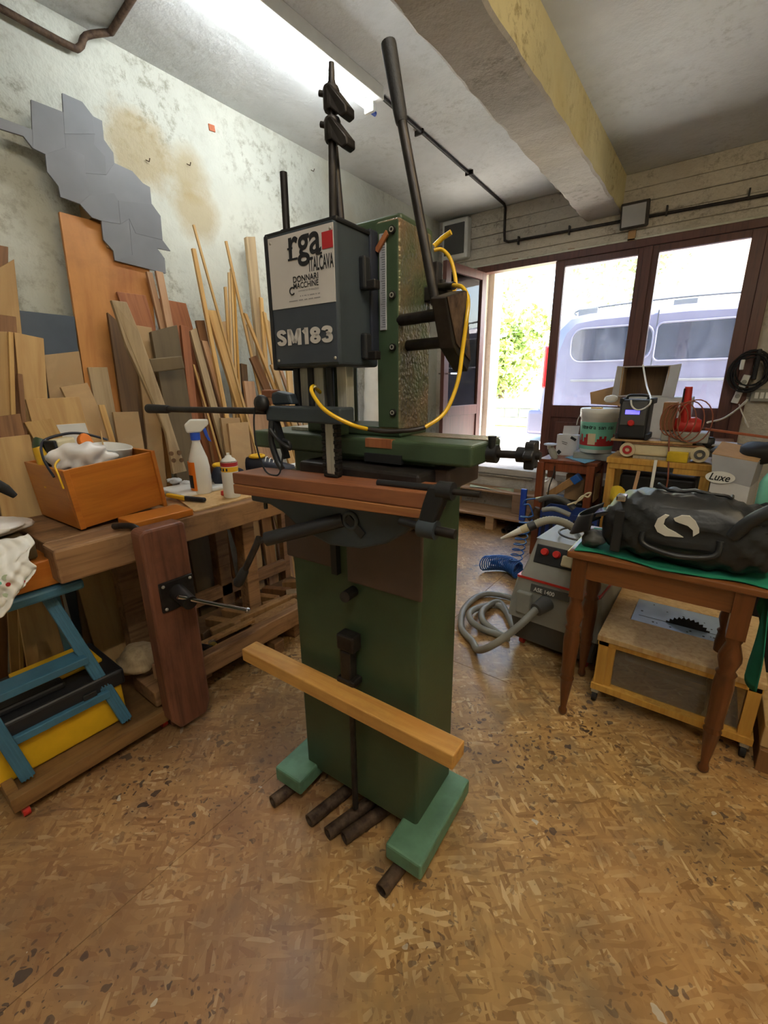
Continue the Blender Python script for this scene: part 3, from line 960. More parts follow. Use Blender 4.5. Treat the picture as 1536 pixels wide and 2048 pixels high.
fb = thing('fuse_box', 'white wall fuse box with a dark door in the corner', 'fuse box', (-2.66, 4.93, 3.02))
MB().bx(-2.82, -2.50, 4.86, 4.955, 2.82, 3.22).build('case', 'white_plastic', fb, 0.02, 3)
MB().bx(-2.785, -2.54, 4.852, 4.864, 2.87, 3.17).build('door', 'dark_grey_plastic', fb, 0.004)
fd = thing('floodlight', 'small floodlight mounted under the beam end above the doors', 'lamp', (-0.88, 4.9, 2.9))
rot = Matrix.Rotation(math.radians(16), 3, 'X') @ Matrix.Rotation(math.radians(8), 3, 'Z')
MB().box((-0.885, 4.87, 2.90), (0.22, 0.07, 0.20), rot).build('housing', 'dark_steel', fd, 0.008)
MB().box((-0.888, 4.835, 2.89), (0.18, 0.006, 0.16), rot).build('lens', 'grey_carton', fd)
MB().bx(-0.93, -0.87, 4.93, 4.96, 2.70, 2.80).build('mount', 'cardboard', fd)
tag(MB().box((WX + 0.004, 2.05, 3.08), (0.008, 0.042, 0.034), Matrix.Rotation(0.1, 3, 'X')).build('brick_chip', 'brick_chip'), 'small square of bare brick in the white wall', 'brick')
for p, lb in (((-2.895, 1.584, 2.756), 'rusty nail in the wall beside the grey hexagon panel'), ((-2.895, 1.844, 2.82), 'rusty nail in the stained patch further along the wall'), ((-2.895, 2.924, 3.124), 'thin rusty wire nail high up behind the machine rods')):
    p = Vector(p)
    tag(MB().tube([p, p + Vector((0.022, 0.006, -0.012)), p + Vector((0.03, 0.008, 0.004))], 0.003, 6).build('nail', 'rusty_steel'), lb, 'nail')

# ---------------------------------------------------------------- grey hexagon wall panel
HEXP = [
    [(-2.75, 0.8365, 2.645), (-2.75, 0.8639, 2.644), (-2.75, 0.9805, 2.642), (-2.75, 0.9682, 2.565), (-2.75, 0.9399, 2.602), (-2.75, 0.8549, 2.599), (-2.75, 0.8271, 2.599)],
    [(-2.75, 0.9986, 2.762), (-2.75, 1.126, 2.764), (-2.75, 1.114, 2.672), (-2.75, 1.11, 2.616), (-2.75, 1.014, 2.557), (-2.75, 0.9682, 2.565), (-2.75, 0.9805, 2.642)],
    [(-2.75, 1.136, 2.842), (-2.75, 1.22, 2.841), (-2.75, 1.26, 2.799), (-2.75, 1.255, 2.722), (-2.75, 1.114, 2.672), (-2.75, 1.126, 2.764)],
    [(-2.75, 1.26, 2.799), (-2.75, 1.302, 2.796), (-2.75, 1.297, 2.714), (-2.75, 1.334, 2.669), (-2.75, 1.331, 2.624), (-2.75, 1.279, 2.554), (-2.75, 1.29, 2.637), (-2.75, 1.244, 2.676), (-2.75, 1.255, 2.722)],
    [(-2.75, 1.114, 2.672), (-2.75, 1.255, 2.722), (-2.75, 1.244, 2.676), (-2.75, 1.29, 2.637), (-2.75, 1.279, 2.554), (-2.75, 1.179, 2.532), (-2.75, 1.187, 2.608), (-2.75, 1.11, 2.616)],
    [(-2.75, 1.014, 2.557), (-2.75, 1.11, 2.616), (-2.75, 1.187, 2.608), (-2.75, 1.179, 2.532), (-2.75, 1.176, 2.433), (-2.75, 1.128, 2.384), (-2.75, 1.045, 2.391), (-2.75, 1.045, 2.436), (-2.75, 1.008, 2.485)],
    [(-2.75, 1.179, 2.532), (-2.75, 1.279, 2.554), (-2.75, 1.331, 2.624), (-2.75, 1.42, 2.615), (-2.75, 1.47, 2.574), (-2.75, 1.507, 2.566), (-2.75, 1.503, 2.484), (-2.75, 1.32, 2.451), (-2.75, 1.305, 2.481), (-2.75, 1.176, 2.433)],
    [(-2.75, 1.176, 2.433), (-2.75, 1.305, 2.481), (-2.75, 1.32, 2.451), (-2.75, 1.312, 2.339), (-2.75, 1.218, 2.332), (-2.75, 1.174, 2.336), (-2.75, 1.128, 2.384)],
    [(-2.75, 1.32, 2.451), (-2.75, 1.503, 2.484), (-2.75, 1.545, 2.435), (-2.75, 1.538, 2.312), (-2.75, 1.387, 2.312), (-2.75, 1.363, 2.377), (-2.75, 1.312, 2.339)],
    [(-2.75, 1.218, 2.332), (-2.75, 1.312, 2.339), (-2.75, 1.363, 2.377), (-2.75, 1.351, 2.199), (-2.75, 1.253, 2.154), (-2.75, 1.254, 2.2), (-2.75, 1.212, 2.244)],
    [(-2.75, 1.363, 2.377), (-2.75, 1.387, 2.312), (-2.75, 1.538, 2.312), (-2.75, 1.579, 2.264), (-2.75, 1.499, 2.262), (-2.75, 1.536, 2.217), (-2.75, 1.531, 2.137), (-2.75, 1.253, 2.154), (-2.75, 1.351, 2.199)],
]
hx = thing('wall_panel', 'large grey wall panel of joined hexagon plates with a jagged outline', 'panel', (-2.86, 1.4, 2.4))
for k, poly in enumerate(HEXP):
    off = 0.0012 * (k % 3)
    MB().prism([(x + off, y, z) for x, y, z in poly], (-0.012, 0, 0)).build('hexagon_plate', 'grey_mdf', hx, 0.0005, 1)
for k in (4, 7, 9):
    c_ = sum((Vector(p) for p in HEXP[k]), Vector()) / len(HEXP[k])
    MB().bx(-2.90, -2.761, c_.y - 0.05, c_.y + 0.05, c_.z - 0.05, c_.z + 0.05).build('wall_spacer', 'mdf', hx)

# ---------------------------------------------------------------- chain mortising machine (local frame: x right, y back)
mc = thing('mortising_machine', 'tall green chain mortising machine standing on steel rollers', 'machine', (-0.581, 0.928, 0), local=True, rotz=math.radians(3))
MB().bx(-0.487, 0.0, 0.0, 0.25, 0.085, 1.245).build('column', 'green_paint', mc, 0.012, 3)
fr = MB().bx(-0.055, 0.075, -0.105, 0.26, 0.046, 0.108)
fr.build('foot', 'green_foot', mc, 0.008)
MB().bx(-0.565, -0.435, -0.095, 0.26, 0.046, 0.108).build('foot', 'green_foot', mc, 0.008)
MB().bx(-0.50, -0.295, -0.012, 0.0, 0.955, 1.10).build('side_plate', 'brown_paint', mc, 0.006)
MB().bx(-0.246, 0.012, -0.012, 0.0, 0.925, 1.13).build('side_plate', 'brown_paint', mc, 0.006)
MB().bx(-0.30, -0.278, -0.02, 0.0, 0.94, 1.12).build('slot_strip', 'black_plastic', mc)
MB().cyl((-0.23, 0.0, 0.893), (-0.222, -0.055, 0.898), 0.017, n=18).build('stop_peg', 'dark_steel', mc, 0.002)
# pedal linkage
br = MB().bx(-0.272, -0.205, -0.045, -0.0, 0.70, 0.755).bx(-0.262, -0.222, -0.045, -0.005, 0.585, 0.70).bx(-0.275, -0.205, -0.05, 0.0, 0.575, 0.60).build('pedal_bracket', 'dark_steel', mc, 0.006)
MB().cyl((-0.232, -0.028, 0.06), (-0.232, -0.028, 0.60), 0.0105, n=12).build('pedal_rod', 'dark_steel', mc)
pd = MB().prism([(-0.672, -0.105, 0.54), (0.168, -0.115, 0.535), (0.168, -0.115, 0.582), (-0.672, -0.105, 0.587)], (0.003, 0.066, 0)).build('pedal_bar', 'pedal_wood', mc, 0.004, label='light pine pedal bar across the front')
# saddle and carriage
MB().bx(-0.455, 0.035, 0.005, 0.20, 1.235, 1.318).build('saddle', 'green_paint', mc, 0.01)
MB().bx(-0.20, 0.085, -0.02, 0.17, 1.245, 1.30).build('saddle_way', 'brown_paint', mc, 0.006)
ca = MB().prism([(-0.575, -0.045, 1.315), (0.152, -0.045, 1.315), (0.152, -0.045, 1.366), (-0.575, -0.045, 1.366)], (0, 0.186, 0)).build('carriage', 'green_paint', mc, 0.008, 3)
MB().bx(-0.15, 0.15, 0.06, 0.14, 1.3665, 1.368).build('cover_sheet', 'hammered_painted_reflection', ca)
MB().bx(-0.47, -0.26, 0.02, 0.12, 1.3665, 1.376).build('wiper_rail', 'bright_steel', ca)
MB().bx(-0.142, -0.03, -0.05, -0.035, 1.308, 1.33).build('chip_slot', 'black_plastic', ca)
MB().bx(-0.14, -0.06, -0.047, -0.03, 1.345, 1.3668).build('deck_notch', 'board_red', ca)
MB().cyl((-0.575, 0.05, 1.34), (-0.60, 0.05, 1.34), 0.008, n=10).build('stop_screw', 'dark_steel', ca)
# feed screw and handwheel on the right
sc_ = MB().cyl((0.15, 0.055, 1.337), (0.275, 0.055, 1.34), 0.0095, n=12).build('feed_screw', 'dark_steel', mc)
MB().cyl((0.15, 0.055, 1.337), (0.175, 0.055, 1.337), 0.022, n=14).build('screw_collar', 'black_plastic', sc_, 0.003)
MB().cyl((0.163, 0.045, 1.345), (0.163, 0.045, 1.38), 0.007, 0.010, n=10).build('lock_screw', 'black_plastic', sc_)
hw = MB().cyl((0.222, 0.055, 1.3395), (0.245, 0.055, 1.340), 0.018, n=16).build('hub', 'black_plastic', mc, 0.003)
lob = [((0.031 + 0.005 * math.cos(6 * t)) * math.cos(t), (0.031 + 0.005 * math.cos(6 * t)) * math.sin(t)) for t in [2 * math.pi * k / 48 for k in range(48)]]
MB().prism([(0.243, 0.055 + a_, 1.3405 + b_) for a_, b_ in lob], (0.022, 0, 0)).build('star_knob', 'black_plastic', hw, 0.003)
# upright head casting, hammered green with a warm reflection painted in
hd_ = [(-0.13, 0.0), (-0.068, 0.0), (-0.066, 0.005), (-0.066, 0.15), (-0.085, 0.175), (-0.13, 0.175)]
MB().prism([(x, y, 1.385) for x, y in hd_], (0, 0, 0.475)).build('head_casting', 'hammered_painted_reflection', mc, 0.010, 3)
MB().bx(-0.40, -0.068, 0.012, 0.17, 1.70, 1.875).build('head_cross_member', 'green_paint', mc, 0.012, 3)
MB().bx(-0.40, -0.318, 0.012, 0.17, 1.36, 1.72).build('head_back_column', 'green_paint', mc, 0.012, 3)
MB().bx(-0.235, -0.212, -0.06, -0.02, 1.37, 1.72).build('guide_plate', 'green_paint', mc, 0.004)
MB().bx(-0.30, -0.068, 0.012, 0.15, 1.366, 1.392).build('head_base', 'green_paint', mc, 0.006)
MB().bx(-0.129, -0.069, -0.002, 0.004, 1.392, 1.855).build('front_strip', 'green_paint', mc, 0.001)
for z in (1.835, 1.70, 1.585, 1.43):
    b_ = MB().cyl((-0.082, 0.004, z), (-0.082, -0.008, z), 0.0085, n=14).build('socket_screw', 'dark_steel', mc)
    MB().pipe((-0.082, -0.0085, z), (-0.082, -0.0095, z), 0.006, 0.0035, 10).build('screw_socket', 'bright_steel', b_)
sl = MB().bx(-0.118, -0.100, -0.006, -0.001, 1.625, 1.832).build('depth_scale', 'grey_carton', mc, 0.001)
for k in range(40):
    z = 1.632 + k * 0.005
    MB().bx(-0.110 if k % 5 else -0.114, -0.1015, -0.0066, -0.0059, z, z + 0.0008).build('scale_mark', 'print_black', sl)
MB().prism([(-0.128, -0.012, 1.80), (-0.095, -0.012, 1.835), (-0.09, -0.012, 1.825), (-0.118, -0.012, 1.793)], (0, 0.006, 0)).build('depth_pointer', 'board_red', mc)
MB().bx(-0.145, -0.124, -0.03, 0.02, 1.57, 1.84).build('slide_shade', 'dark_blue_carbon', mc, 0.004)
# grey cover with the maker's panel
cvb = MB().prism([(-0.338, -0.15, 1.54), (-0.13, -0.15, 1.54), (-0.13, -0.15, 1.832), (-0.338, -0.15, 1.832)], (0, 0.155, 0))
cov = cvb.build('motor_cover', 'cast_grey', mc, 0.008, 3)
MB().bx(-0.345, -0.126, -0.149, 0.0, 1.825, 1.836).build('cover_lid', 'black_plastic', cov, 0.004)
MB().bx(-0.345, -0.332, -0.152, 0.0, 1.535, 1.832).build('cover_edge', 'black_plastic', cov, 0.004)
PX0, PX1, PY = -0.328, -0.132, -0.1515
MB().bx(PX0, PX1, PY - 0.001, PY + 0.001, 1.548, 1.822).build('front_panel', 'panel_grey', cov, 0.0008, 1, label='dark grey front panel')
pw = MB().bx(PX0, PX1, PY - 0.0022, PY - 0.0008, 1.672, 1.822).build('white_field', 'panel_white', cov, label='white printed field with the maker lettering')
TX, TZ = (1, 0, 0), (0, 0, 1)
ty = PY - 0.0030
text('lettering_rga', 'rga', (-0.262, ty, 1.752), TX, TZ, 0.062, 'print_black', cov, width=0.096, bold=0.018)
for x0, z0, w in ((-0.266, 1.790, 0.016), (-0.266, 1.768, 0.03), (-0.182, 1.768, 0.018)):
    MB().bx(x0, x0 + w, ty - 0.0003, ty, z0, z0 + 0.004).build('letter_serif', 'print_black', cov)
MB().bx(-0.163, -0.133, ty - 0.0002, ty, 1.776, 1.808).build('logo_square', 'print_red', cov, label='solid red square of the logo')
text('lettering_italcava', 'ITALCAVA', (-0.203, ty, 1.738), TX, TZ, 0.029, 'print_black', cov, width=0.070, bold=0.022)
text('lettering_donnari', 'DONNARI', (-0.254, ty, 1.722), TX, TZ, 0.013, 'print_black', cov, width=0.076, bold=0.02)
text('lettering_macchine', 'MACCHINE', (-0.254, ty, 1.709), TX, TZ, 0.012, 'print_black', cov, width=0.076, bold=0.02)
MB().tube(arc((-0.259, ty, 1.706), (1, 0, 0), (0, 0, 1), 0.0075, 0.9, 5.6, 12), 0.0013, 6).build('logo_arc', 'print_black', cov)
text('lettering_small', 'commercio di macchine', (-0.240, ty, 1.702), TX, TZ, 0.0045, 'print_grey', cov, width=0.062)
for k, (x, w) in enumerate(((-0.235, 0.06), (-0.27, 0.095))):
    text('lettering_address', ['- - -- - ---- - --', '------ --- -- --- ----'][k], (x, ty, 1.692 - 0.008 * k), TX, TZ, 0.0018, 'print_grey', cov, width=w)
ell = lambda cx, cy, rx, ry: [(cx + rx * math.cos(2 * math.pi * k / 20), cy + ry * math.sin(2 * math.pi * k / 20)) for k in range(21)]
smooth2 = lambda pts_: [(v.x, v.y) for v in spline([(a_, b_, 0) for a_, b_ in pts_], 4)]
GL = [(0.62, [smooth2([(0.50, 0.72), (0.44, 0.85), (0.31, 0.88), (0.17, 0.84), (0.125, 0.72), (0.19, 0.60), (0.31, 0.52), (0.43, 0.43), (0.495, 0.29), (0.44, 0.16), (0.31, 0.12), (0.17, 0.15), (0.115, 0.28)])]),
      (0.86, [[(0.13, 0), (0.13, 1)], [(0.73, 0), (0.73, 1)], [(0.17, 0.93), (0.43, 0.14)], [(0.69, 0.93), (0.43, 0.14)]]),
      (0.40, [[(0.25, 0), (0.25, 1)], [(0.25, 0.86), (0.05, 0.72)]]),
      (0.62, [ell(0.31, 0.71, 0.175, 0.17), ell(0.31, 0.29, 0.19, 0.17)]),
      (0.62, [smooth2([(0.115, 0.74), (0.17, 0.85), (0.31, 0.88), (0.45, 0.83), (0.49, 0.72), (0.44, 0.60), (0.28, 0.53)]), smooth2([(0.28, 0.53), (0.45, 0.46), (0.50, 0.30), (0.45, 0.16), (0.31, 0.12), (0.17, 0.15), (0.11, 0.28)])])]
gx = -0.320
for w, lines in GL:
    ribbons('lettering_model', lines, (gx, ty, 1.590), TX, TZ, 0.0540, 0.036, 0.115, 'panel_white', cov)
    gx += (w + 0.04) * 0.0540
for x, z in ((-0.320, 1.557), (-0.140, 1.557), (-0.320, 1.812), (-0.140, 1.812)):
    MB().lathe([(0.0035, 0), (0.0035, 0.0015), (0.001, 0.0024)], (x, PY - 0.001, z), (0, -1, 0), 10).build('panel_screw', 'bright_steel', cov)
kn = MB().lathe([(0.010, 0), (0.012, 0.004), (0.026, 0.006), (0.028, 0.012), (0.024, 0.020), (0.008, 0.024)], (-0.344, -0.10, 1.655), (-1, 0, 0), 9).build('side_knob', 'black_plastic', cov)
for z, dz in ((1.742, 0.07), (1.585, 0.06)):
    hk = MB().bx(-0.131, -0.114, -0.07, -0.045, z - dz / 2, z + dz / 2).build('side_hinge', 'black_plastic', cov, 0.005)
    MB().bx(-0.118, -0.092, -0.062, -0.04, z - dz / 2, z - dz / 2 + 0.02).build('hinge_tab', 'dark_steel', hk, 0.003)
# rods above
for p0, p1, r_ in (((-0.299, -0.12, 1.80), (-0.297, -0.12, 1.957), 0.0085), ((-0.150, -0.10, 1.80), (-0.165, -0.10, 1.978), 0.0085)):
    MB().cyl(p0, p1, r_, n=12).build('guide_rod', 'dark_steel', mc, 0.002)
mr = MB().cyl((-0.160, -0.12, 1.80), (-0.149, -0.12, 2.075), 0.0085, n=12).cyl((-0.149, -0.12, 2.075), (-0.148, -0.12, 2.106), 0.0075, 0.0055, n=12).build('depth_rod', 'dark_steel', mc)
for z, a in ((2.048, -0.5), (1.996, -0.35)):
    st = MB().lathe([(0.015, -0.02), (0.017, -0.016), (0.017, 0.016), (0.015, 0.02)], (-0.151, -0.12, z), (0, 0, 1), 14).build('stop_collar', 'dark_steel', mr)
    MB().prism([(-0.152, -0.138, z + 0.016), (-0.140, -0.138, z + 0.016), (-0.112, -0.125, z - 0.02), (-0.112, -0.125, z - 0.034), (-0.125, -0.125, z - 0.038), (-0.152, -0.138, z - 0.014)], (0, 0.03, 0)).build('stop_finger', 'dark_steel', st, 0.003)
    MB().cyl((-0.165, -0.12, z + 0.012), (-0.178, -0.125, z + 0.016), 0.0055, n=10).build('stop_thumbscrew', 'dark_steel', st)
MB().cyl((-0.299, -0.12, 1.836), (-0.299, -0.12, 1.842), 0.014, n=14).build('rod_bush', 'dark_steel', mc)
# big feed lever on the right, pivot block
pv = MB().prism([(0.052, -0.068, 1.672), (0.052, 0.036, 1.700), (0.052, 0.075, 1.545), (0.052, 0.060, 1.525), (0.052, -0.020, 1.575)], (0.030, 0.012, 0)).build('lever_block', 'dark_steel', mc, 0.003)
MB().prism([(0.0825, -0.052, 1.672), (0.0825, 0.044, 1.697), (0.0825, 0.082, 1.55), (0.0825, 0.0, 1.585)], (0.002, 0, 0)).build('lever_face', 'rusty_steel', pv)
for y, z in ((0.035, 1.600), (0.050, 1.572)):
    MB().cyl((0.084, y, z), (0.0855, y, z), 0.0075, n=12).build('block_hole', 'black_plastic', pv)
for y, z in ((-0.02, 1.645), (0.01, 1.59)):
    MB().cyl((-0.07, y + 0.03, z), (0.055, y, z), 0.013, n=14).build('lever_shaft', 'dark_steel', mc)
lv = MB().cyl((0.046, -0.03, 1.665), (-0.036, -0.04, 2.015), 0.0105, n=14).build('feed_lever', 'dark_steel', mc)
MB().lathe([(0.0115, 0.0), (0.0125, 0.004), (0.0135, 0.02), (0.0155, 0.135), (0.015, 0.140)], (-0.035, -0.04, 2.008), (-0.082 * 0.9, -0.010, 0.35), 16).build('grip', 'dark_grip', lv)
# guide bars under the cover
for x, w, d in ((-0.176, 0.030, 0.03), (-0.252, 0.036, 0.02), (-0.300, 0.026, 0.02)):
    MB().bx(x - w / 2, x + w / 2, -0.09, -0.09 + d, 1.41 if x > -0.2 else 1.44, 1.545).build('guide_bar', 'bright_steel', mc, 0.002)
for x in (-0.325, -0.275, -0.212):
    MB().cyl((x, -0.09, 1.43), (x, -0.09, 1.545), 0.0095, n=12).build('guide_rod', 'black_plastic', mc)
ar = MB().bx(-0.372, -0.122, -0.165, -0.11, 1.410, 1.448).build('cross_arm', 'cast_grey', mc, 0.005)
MB().prism([(-0.372, -0.14, 1.448), (-0.30, -0.14, 1.452), (-0.31, -0.14, 1.478), (-0.352, -0.14, 1.485), (-0.378, -0.14, 1.478)], (0, 0.03, 0)).build('arm_bracket', 'cast_grey', ar, 0.006)
MB().bx(-0.405, -0.37, -0.145, -0.105, 1.468, 1.488).build('arm_block', 'block_wood', ar, 0.004)
nb = MB().lathe([(0.008, 0), (0.02, 0.002), (0.022, 0.012), (0.018, 0.02), (0.007, 0.022)], (-0.372, -0.165, 1.455), (0, -1, 0), 14).build('clamp_knob', 'black_plastic', ar)
fl_ = MB().cyl((-0.372, -0.16, 1.435), (-0.86, -0.16, 1.429), 0.0088, n=12).build('side_lever', 'dark_steel', mc)
MB().lathe([(0.011, 0), (0.013, 0.01), (0.0145, 0.10), (0.015, 0.118), (0.013, 0.122)], (-0.82, -0.16, 1.4295), (-1, 0, 0), 16).build('grip', 'dark_grip', fl_)
# guard rods, strap and cable hanging from the arm
MB().tube(spline([(-0.350, -0.165, 1.412), (-0.352, -0.17, 1.36), (-0.335, -0.17, 1.31), (-0.32, -0.17, 1.29)]), 0.008, 8).build('hanging_strap', 'black_plastic', mc)
MB().bar((-0.345, -0.155, 1.41), (-0.315, -0.155, 1.315), 0.02, 0.006, (1, 0, 0)).build('strap_bar', 'black_plastic', mc)
MB().tube(spline([(-0.3423, -0.18, 1.392), (-0.3161, -0.18, 1.366), (-0.2854, -0.18, 1.351), (-0.2857, -0.17, 1.345), (-0.2894, -0.17, 1.361), (-0.3087, -0.17, 1.365)]), 0.005, 8).build('strap_loop', 'black_plastic', mc)
MB().tube(spline([(-0.3622, -0.17, 1.472), (-0.3873, -0.18, 1.451), (-0.3961, -0.185, 1.401), (-0.3913, -0.185, 1.336), (-0.3689, -0.185, 1.284), (-0.3358, -0.185, 1.274), (-0.3179, -0.18, 1.283), (-0.3121, -0.17, 1.333)]), 0.0022, 6).build('thin_cable', 'black_rubber', mc)
# chain bar
ch = MB().bx(-0.198, -0.170, -0.135, -0.12, 1.283, 1.44).build('chain_bar', 'bright_steel', mc, 0.003)
for s_ in (-0.203, -0.165):
    for k in range(17):
        z = 1.283 + k * 0.0095
        MB().bx(s_ - 0.006, s_ + 0.006, -0.137 + 0.003 * (k % 2), -0.118, z, z + 0.0085).build('chain_link', 'dark_steel', ch, 0.001, 1)
MB().bx(-0.207, -0.161, -0.137, -0.118, 1.276, 1.284).build('chain_nose', 'dark_steel', ch, 0.003)
# oil hose
MB().tube(spline([(-0.2383, -0.1, 1.481), (-0.2222, -0.14, 1.496), (-0.2003, -0.17, 1.482), (-0.145, -0.19, 1.444), (-0.0904, -0.17, 1.414), (-0.0786, -0.12, 1.399)]), 0.0048, 8).build('oil_hose', 'yellow_hose', mc)
MB().tube(spline([(-0.0786, -0.12, 1.399), (-0.0362, -0.11, 1.395), (0.0186, -0.09, 1.398), (0.0461, -0.07, 1.404)]), 0.0052, 8).build('hose_sleeve', 'dark_steel', mc)
MB().tube(spline([(0.0461, -0.07, 1.404), (0.0755, -0.03, 1.436), (0.09, -0, 1.501), (0.0903, 0.02, 1.572), (0.0927, 0.03, 1.635), (0.0856, 0.05, 1.68), (0.0618, 0.07, 1.711), (0.0267, 0.09, 1.723)]), 0.0048, 8).build('oil_hose', 'yellow_hose', mc)
MB().tube(spline([(-0.0618, 0.16, 1.825), (-0.0428, 0.17, 1.825), (-0.0182, 0.17, 1.798), (0.0008, 0.16, 1.749), (0.0037, 0.15, 1.724), (-0.0081, 0.15, 1.707)]), 0.0048, 8).build('oil_hose', 'yellow_hose', mc)
MB().tube([(-0.0727, 0.18, 1.84), (-0.0538, 0.19, 1.858), (-0.0302, 0.19, 1.867)], 0.0065, 8).build('hose_stub', 'yellow_hose', mc)
MB().cyl((-0.0218, 0.12, 1.73), (0.0307, 0.09, 1.721), 0.009, n=12).cyl((-0.014, 0.12, 1.744), (-0.0134, 0.12, 1.727), 0.008, n=12).build('hose_valve', 'dark_steel', mc)
MB().bx(-0.07, 0.0, 0.12, 0.17, 1.70, 1.735).build('valve_block', 'dark_steel', mc, 0.004)
MB().bx(-0.09, -0.05, 0.16, 0.19, 1.74, 1.80).build('rear_fitting', 'dark_steel', mc, 0.004)
# clamping table: wooden facing, cradle plate, crank
w1 = MB().prism([(-0.482, -0.205, 1.238), (0.108, -0.172, 1.244), (0.108, -0.172, 1.281), (-0.482, -0.205, 1.269)], (0.005, 0.105, 0)).build('work_block', 'block_wood', mc, 0.003, label='thick wooden facing block in the clamp')
MB().prism([(-0.482, -0.206, 1.210), (0.100, -0.173, 1.222), (0.100, -0.173, 1.2435), (-0.482, -0.206, 1.2375)], (0.005, 0.10, 0)).build('work_strip', 'strip_wood', mc, 0.003, label='lighter wooden strip under the block')
MB().bx(-0.33, 0.05, -0.10, 0.0, 1.262, 1.30).build('table_back', 'dark_steel', mc, 0.008)
MB().bx(-0.40, 0.06, -0.10, -0.06, 1.215, 1.262).build('table_fence', 'dark_steel', mc, 0.005)
cr = [(-0.50 + 0.0, 1.202), (0.07, 1.212), (0.04, 1.172), (-0.02, 1.13), (-0.10, 1.10), (-0.20, 1.09), (-0.30, 1.115), (-0.37, 1.155), (-0.42, 1.17), (-0.50, 1.17)]
MB().prism([(x, -0.135, z) for x, z in cr], (0, 0.10, 0)).build('cradle_plate', 'cast_grey', mc, 0.006)
MB().cyl((-0.455, -0.12, 1.17), (-0.455, -0.12, 1.15), 0.006, n=10).build('cradle_screw', 'black_plastic', mc)
MB().tube(arc((-0.125, -0.137, 1.172), (1, 0, 0), (0, 0, 1), 0.02, 0.0, 2 * math.pi, 20)[:-1], 0.006, 8, closed=True).build('slot_rim', 'cast_grey', mc)
MB().bar((-0.135, -0.139, 1.180), (-0.085, -0.139, 1.140), 0.022, 0.003, (0, 1, 0)).build('cradle_slot', 'black_plastic', mc)
ck = MB().cyl((-0.155, -0.13, 1.168), (-0.330, -0.235, 1.113), 0.019, n=16).build('crank_sleeve', 'black_plastic', mc)
MB().cyl((-0.33, -0.235, 1.113), (-0.352, -0.248, 1.106), 0.008, n=10).build('crank_joint', 'dark_steel', ck)
MB().tube([(-0.345, -0.244, 1.118), (-0.352, -0.248, 1.100), (-0.395, -0.262, 1.02)], 0.009, 10).build('crank_arm', 'dark_steel', ck)
MB().lathe([(0.009, 0), (0.0125, 0.008), (0.0145, 0.05), (0.011, 0.06)], (-0.393, -0.261, 1.025), (-0.045, -0.015, -0.08), 14).build('crank_grip', 'dark_grip', ck)
# clamp at the right end of the block
cm = MB().prism([(0.118, -0.185, 1.300), (0.158, -0.185, 1.300), (0.150, -0.185, 1.265), (0.125, -0.185, 1.20), (0.088, -0.185, 1.20), (0.105, -0.185, 1.262)], (0, 0.03, 0)).build('clamp_bracket', 'black_plastic', mc, 0.005)
MB().cyl((-0.03, -0.15, 1.283), (0.13, -0.15, 1.288), 0.008, n=12).build('clamp_bar', 'black_plastic', cm)
MB().cyl((0.135, -0.17, 1.290), (0.168, -0.17, 1.291), 0.019, n=10).build('clamp_nut', 'black_plastic', cm, 0.002)
MB().cyl((0.165, -0.17, 1.290), (0.225, -0.17, 1.292), 0.0065, n=10).build('clamp_screw', 'dark_steel', cm)
MB().cyl((0.045, -0.175, 1.209), (0.10, -0.175, 1.206), 0.009, n=12).build('lower_bar', 'black_plastic', cm)
MB().cyl((0.095, -0.175, 1.205), (0.135, -0.175, 1.204), 0.021, n=12).build('lower_nut', 'cast_grey', cm, 0.002)
MB().cyl((0.13, -0.175, 1.204), (0.178, -0.175, 1.203), 0.0105, n=12).build('lower_screw', 'dark_steel', cm, 0.002)

# rollers under the machine feet
for k, (p0, p1, r_, lb) in enumerate(((((-1.094, 0.7454, 0.02)), (-1.03, 1.25, 0.022), 0.022, 'rusty steel pipe roller under the left foot of the machine'),
        (((-0.9314, 0.7742, 0.02)), (-0.86, 1.22, 0.021), 0.021, 'rusty steel pipe roller, second from the left under the machine'),
        (((-0.8469, 0.7801, 0.021)), (-0.74, 1.22, 0.022), 0.022, 'dark steel pipe roller in the middle under the machine'),
        (((-0.7916, 0.8028, 0.022)), (-0.66, 1.24, 0.022), 0.022, 'dark rusty pipe roller just right of the pedal rod'),
        (((-0.5913, 0.7495, 0.02)), ((-0.5652, 1.229, 0.022)), 0.022, 'mottled rusty pipe roller sticking out past the right foot'))):
    tag(MB().pipe((p0[0], p0[1], 0.0225), (p1[0], p1[1], 0.0225), 0.022, 0.017, 18).build('pipe_roller', 'rusty_steel'), lb, 'pipe', 'rollers under the machine')

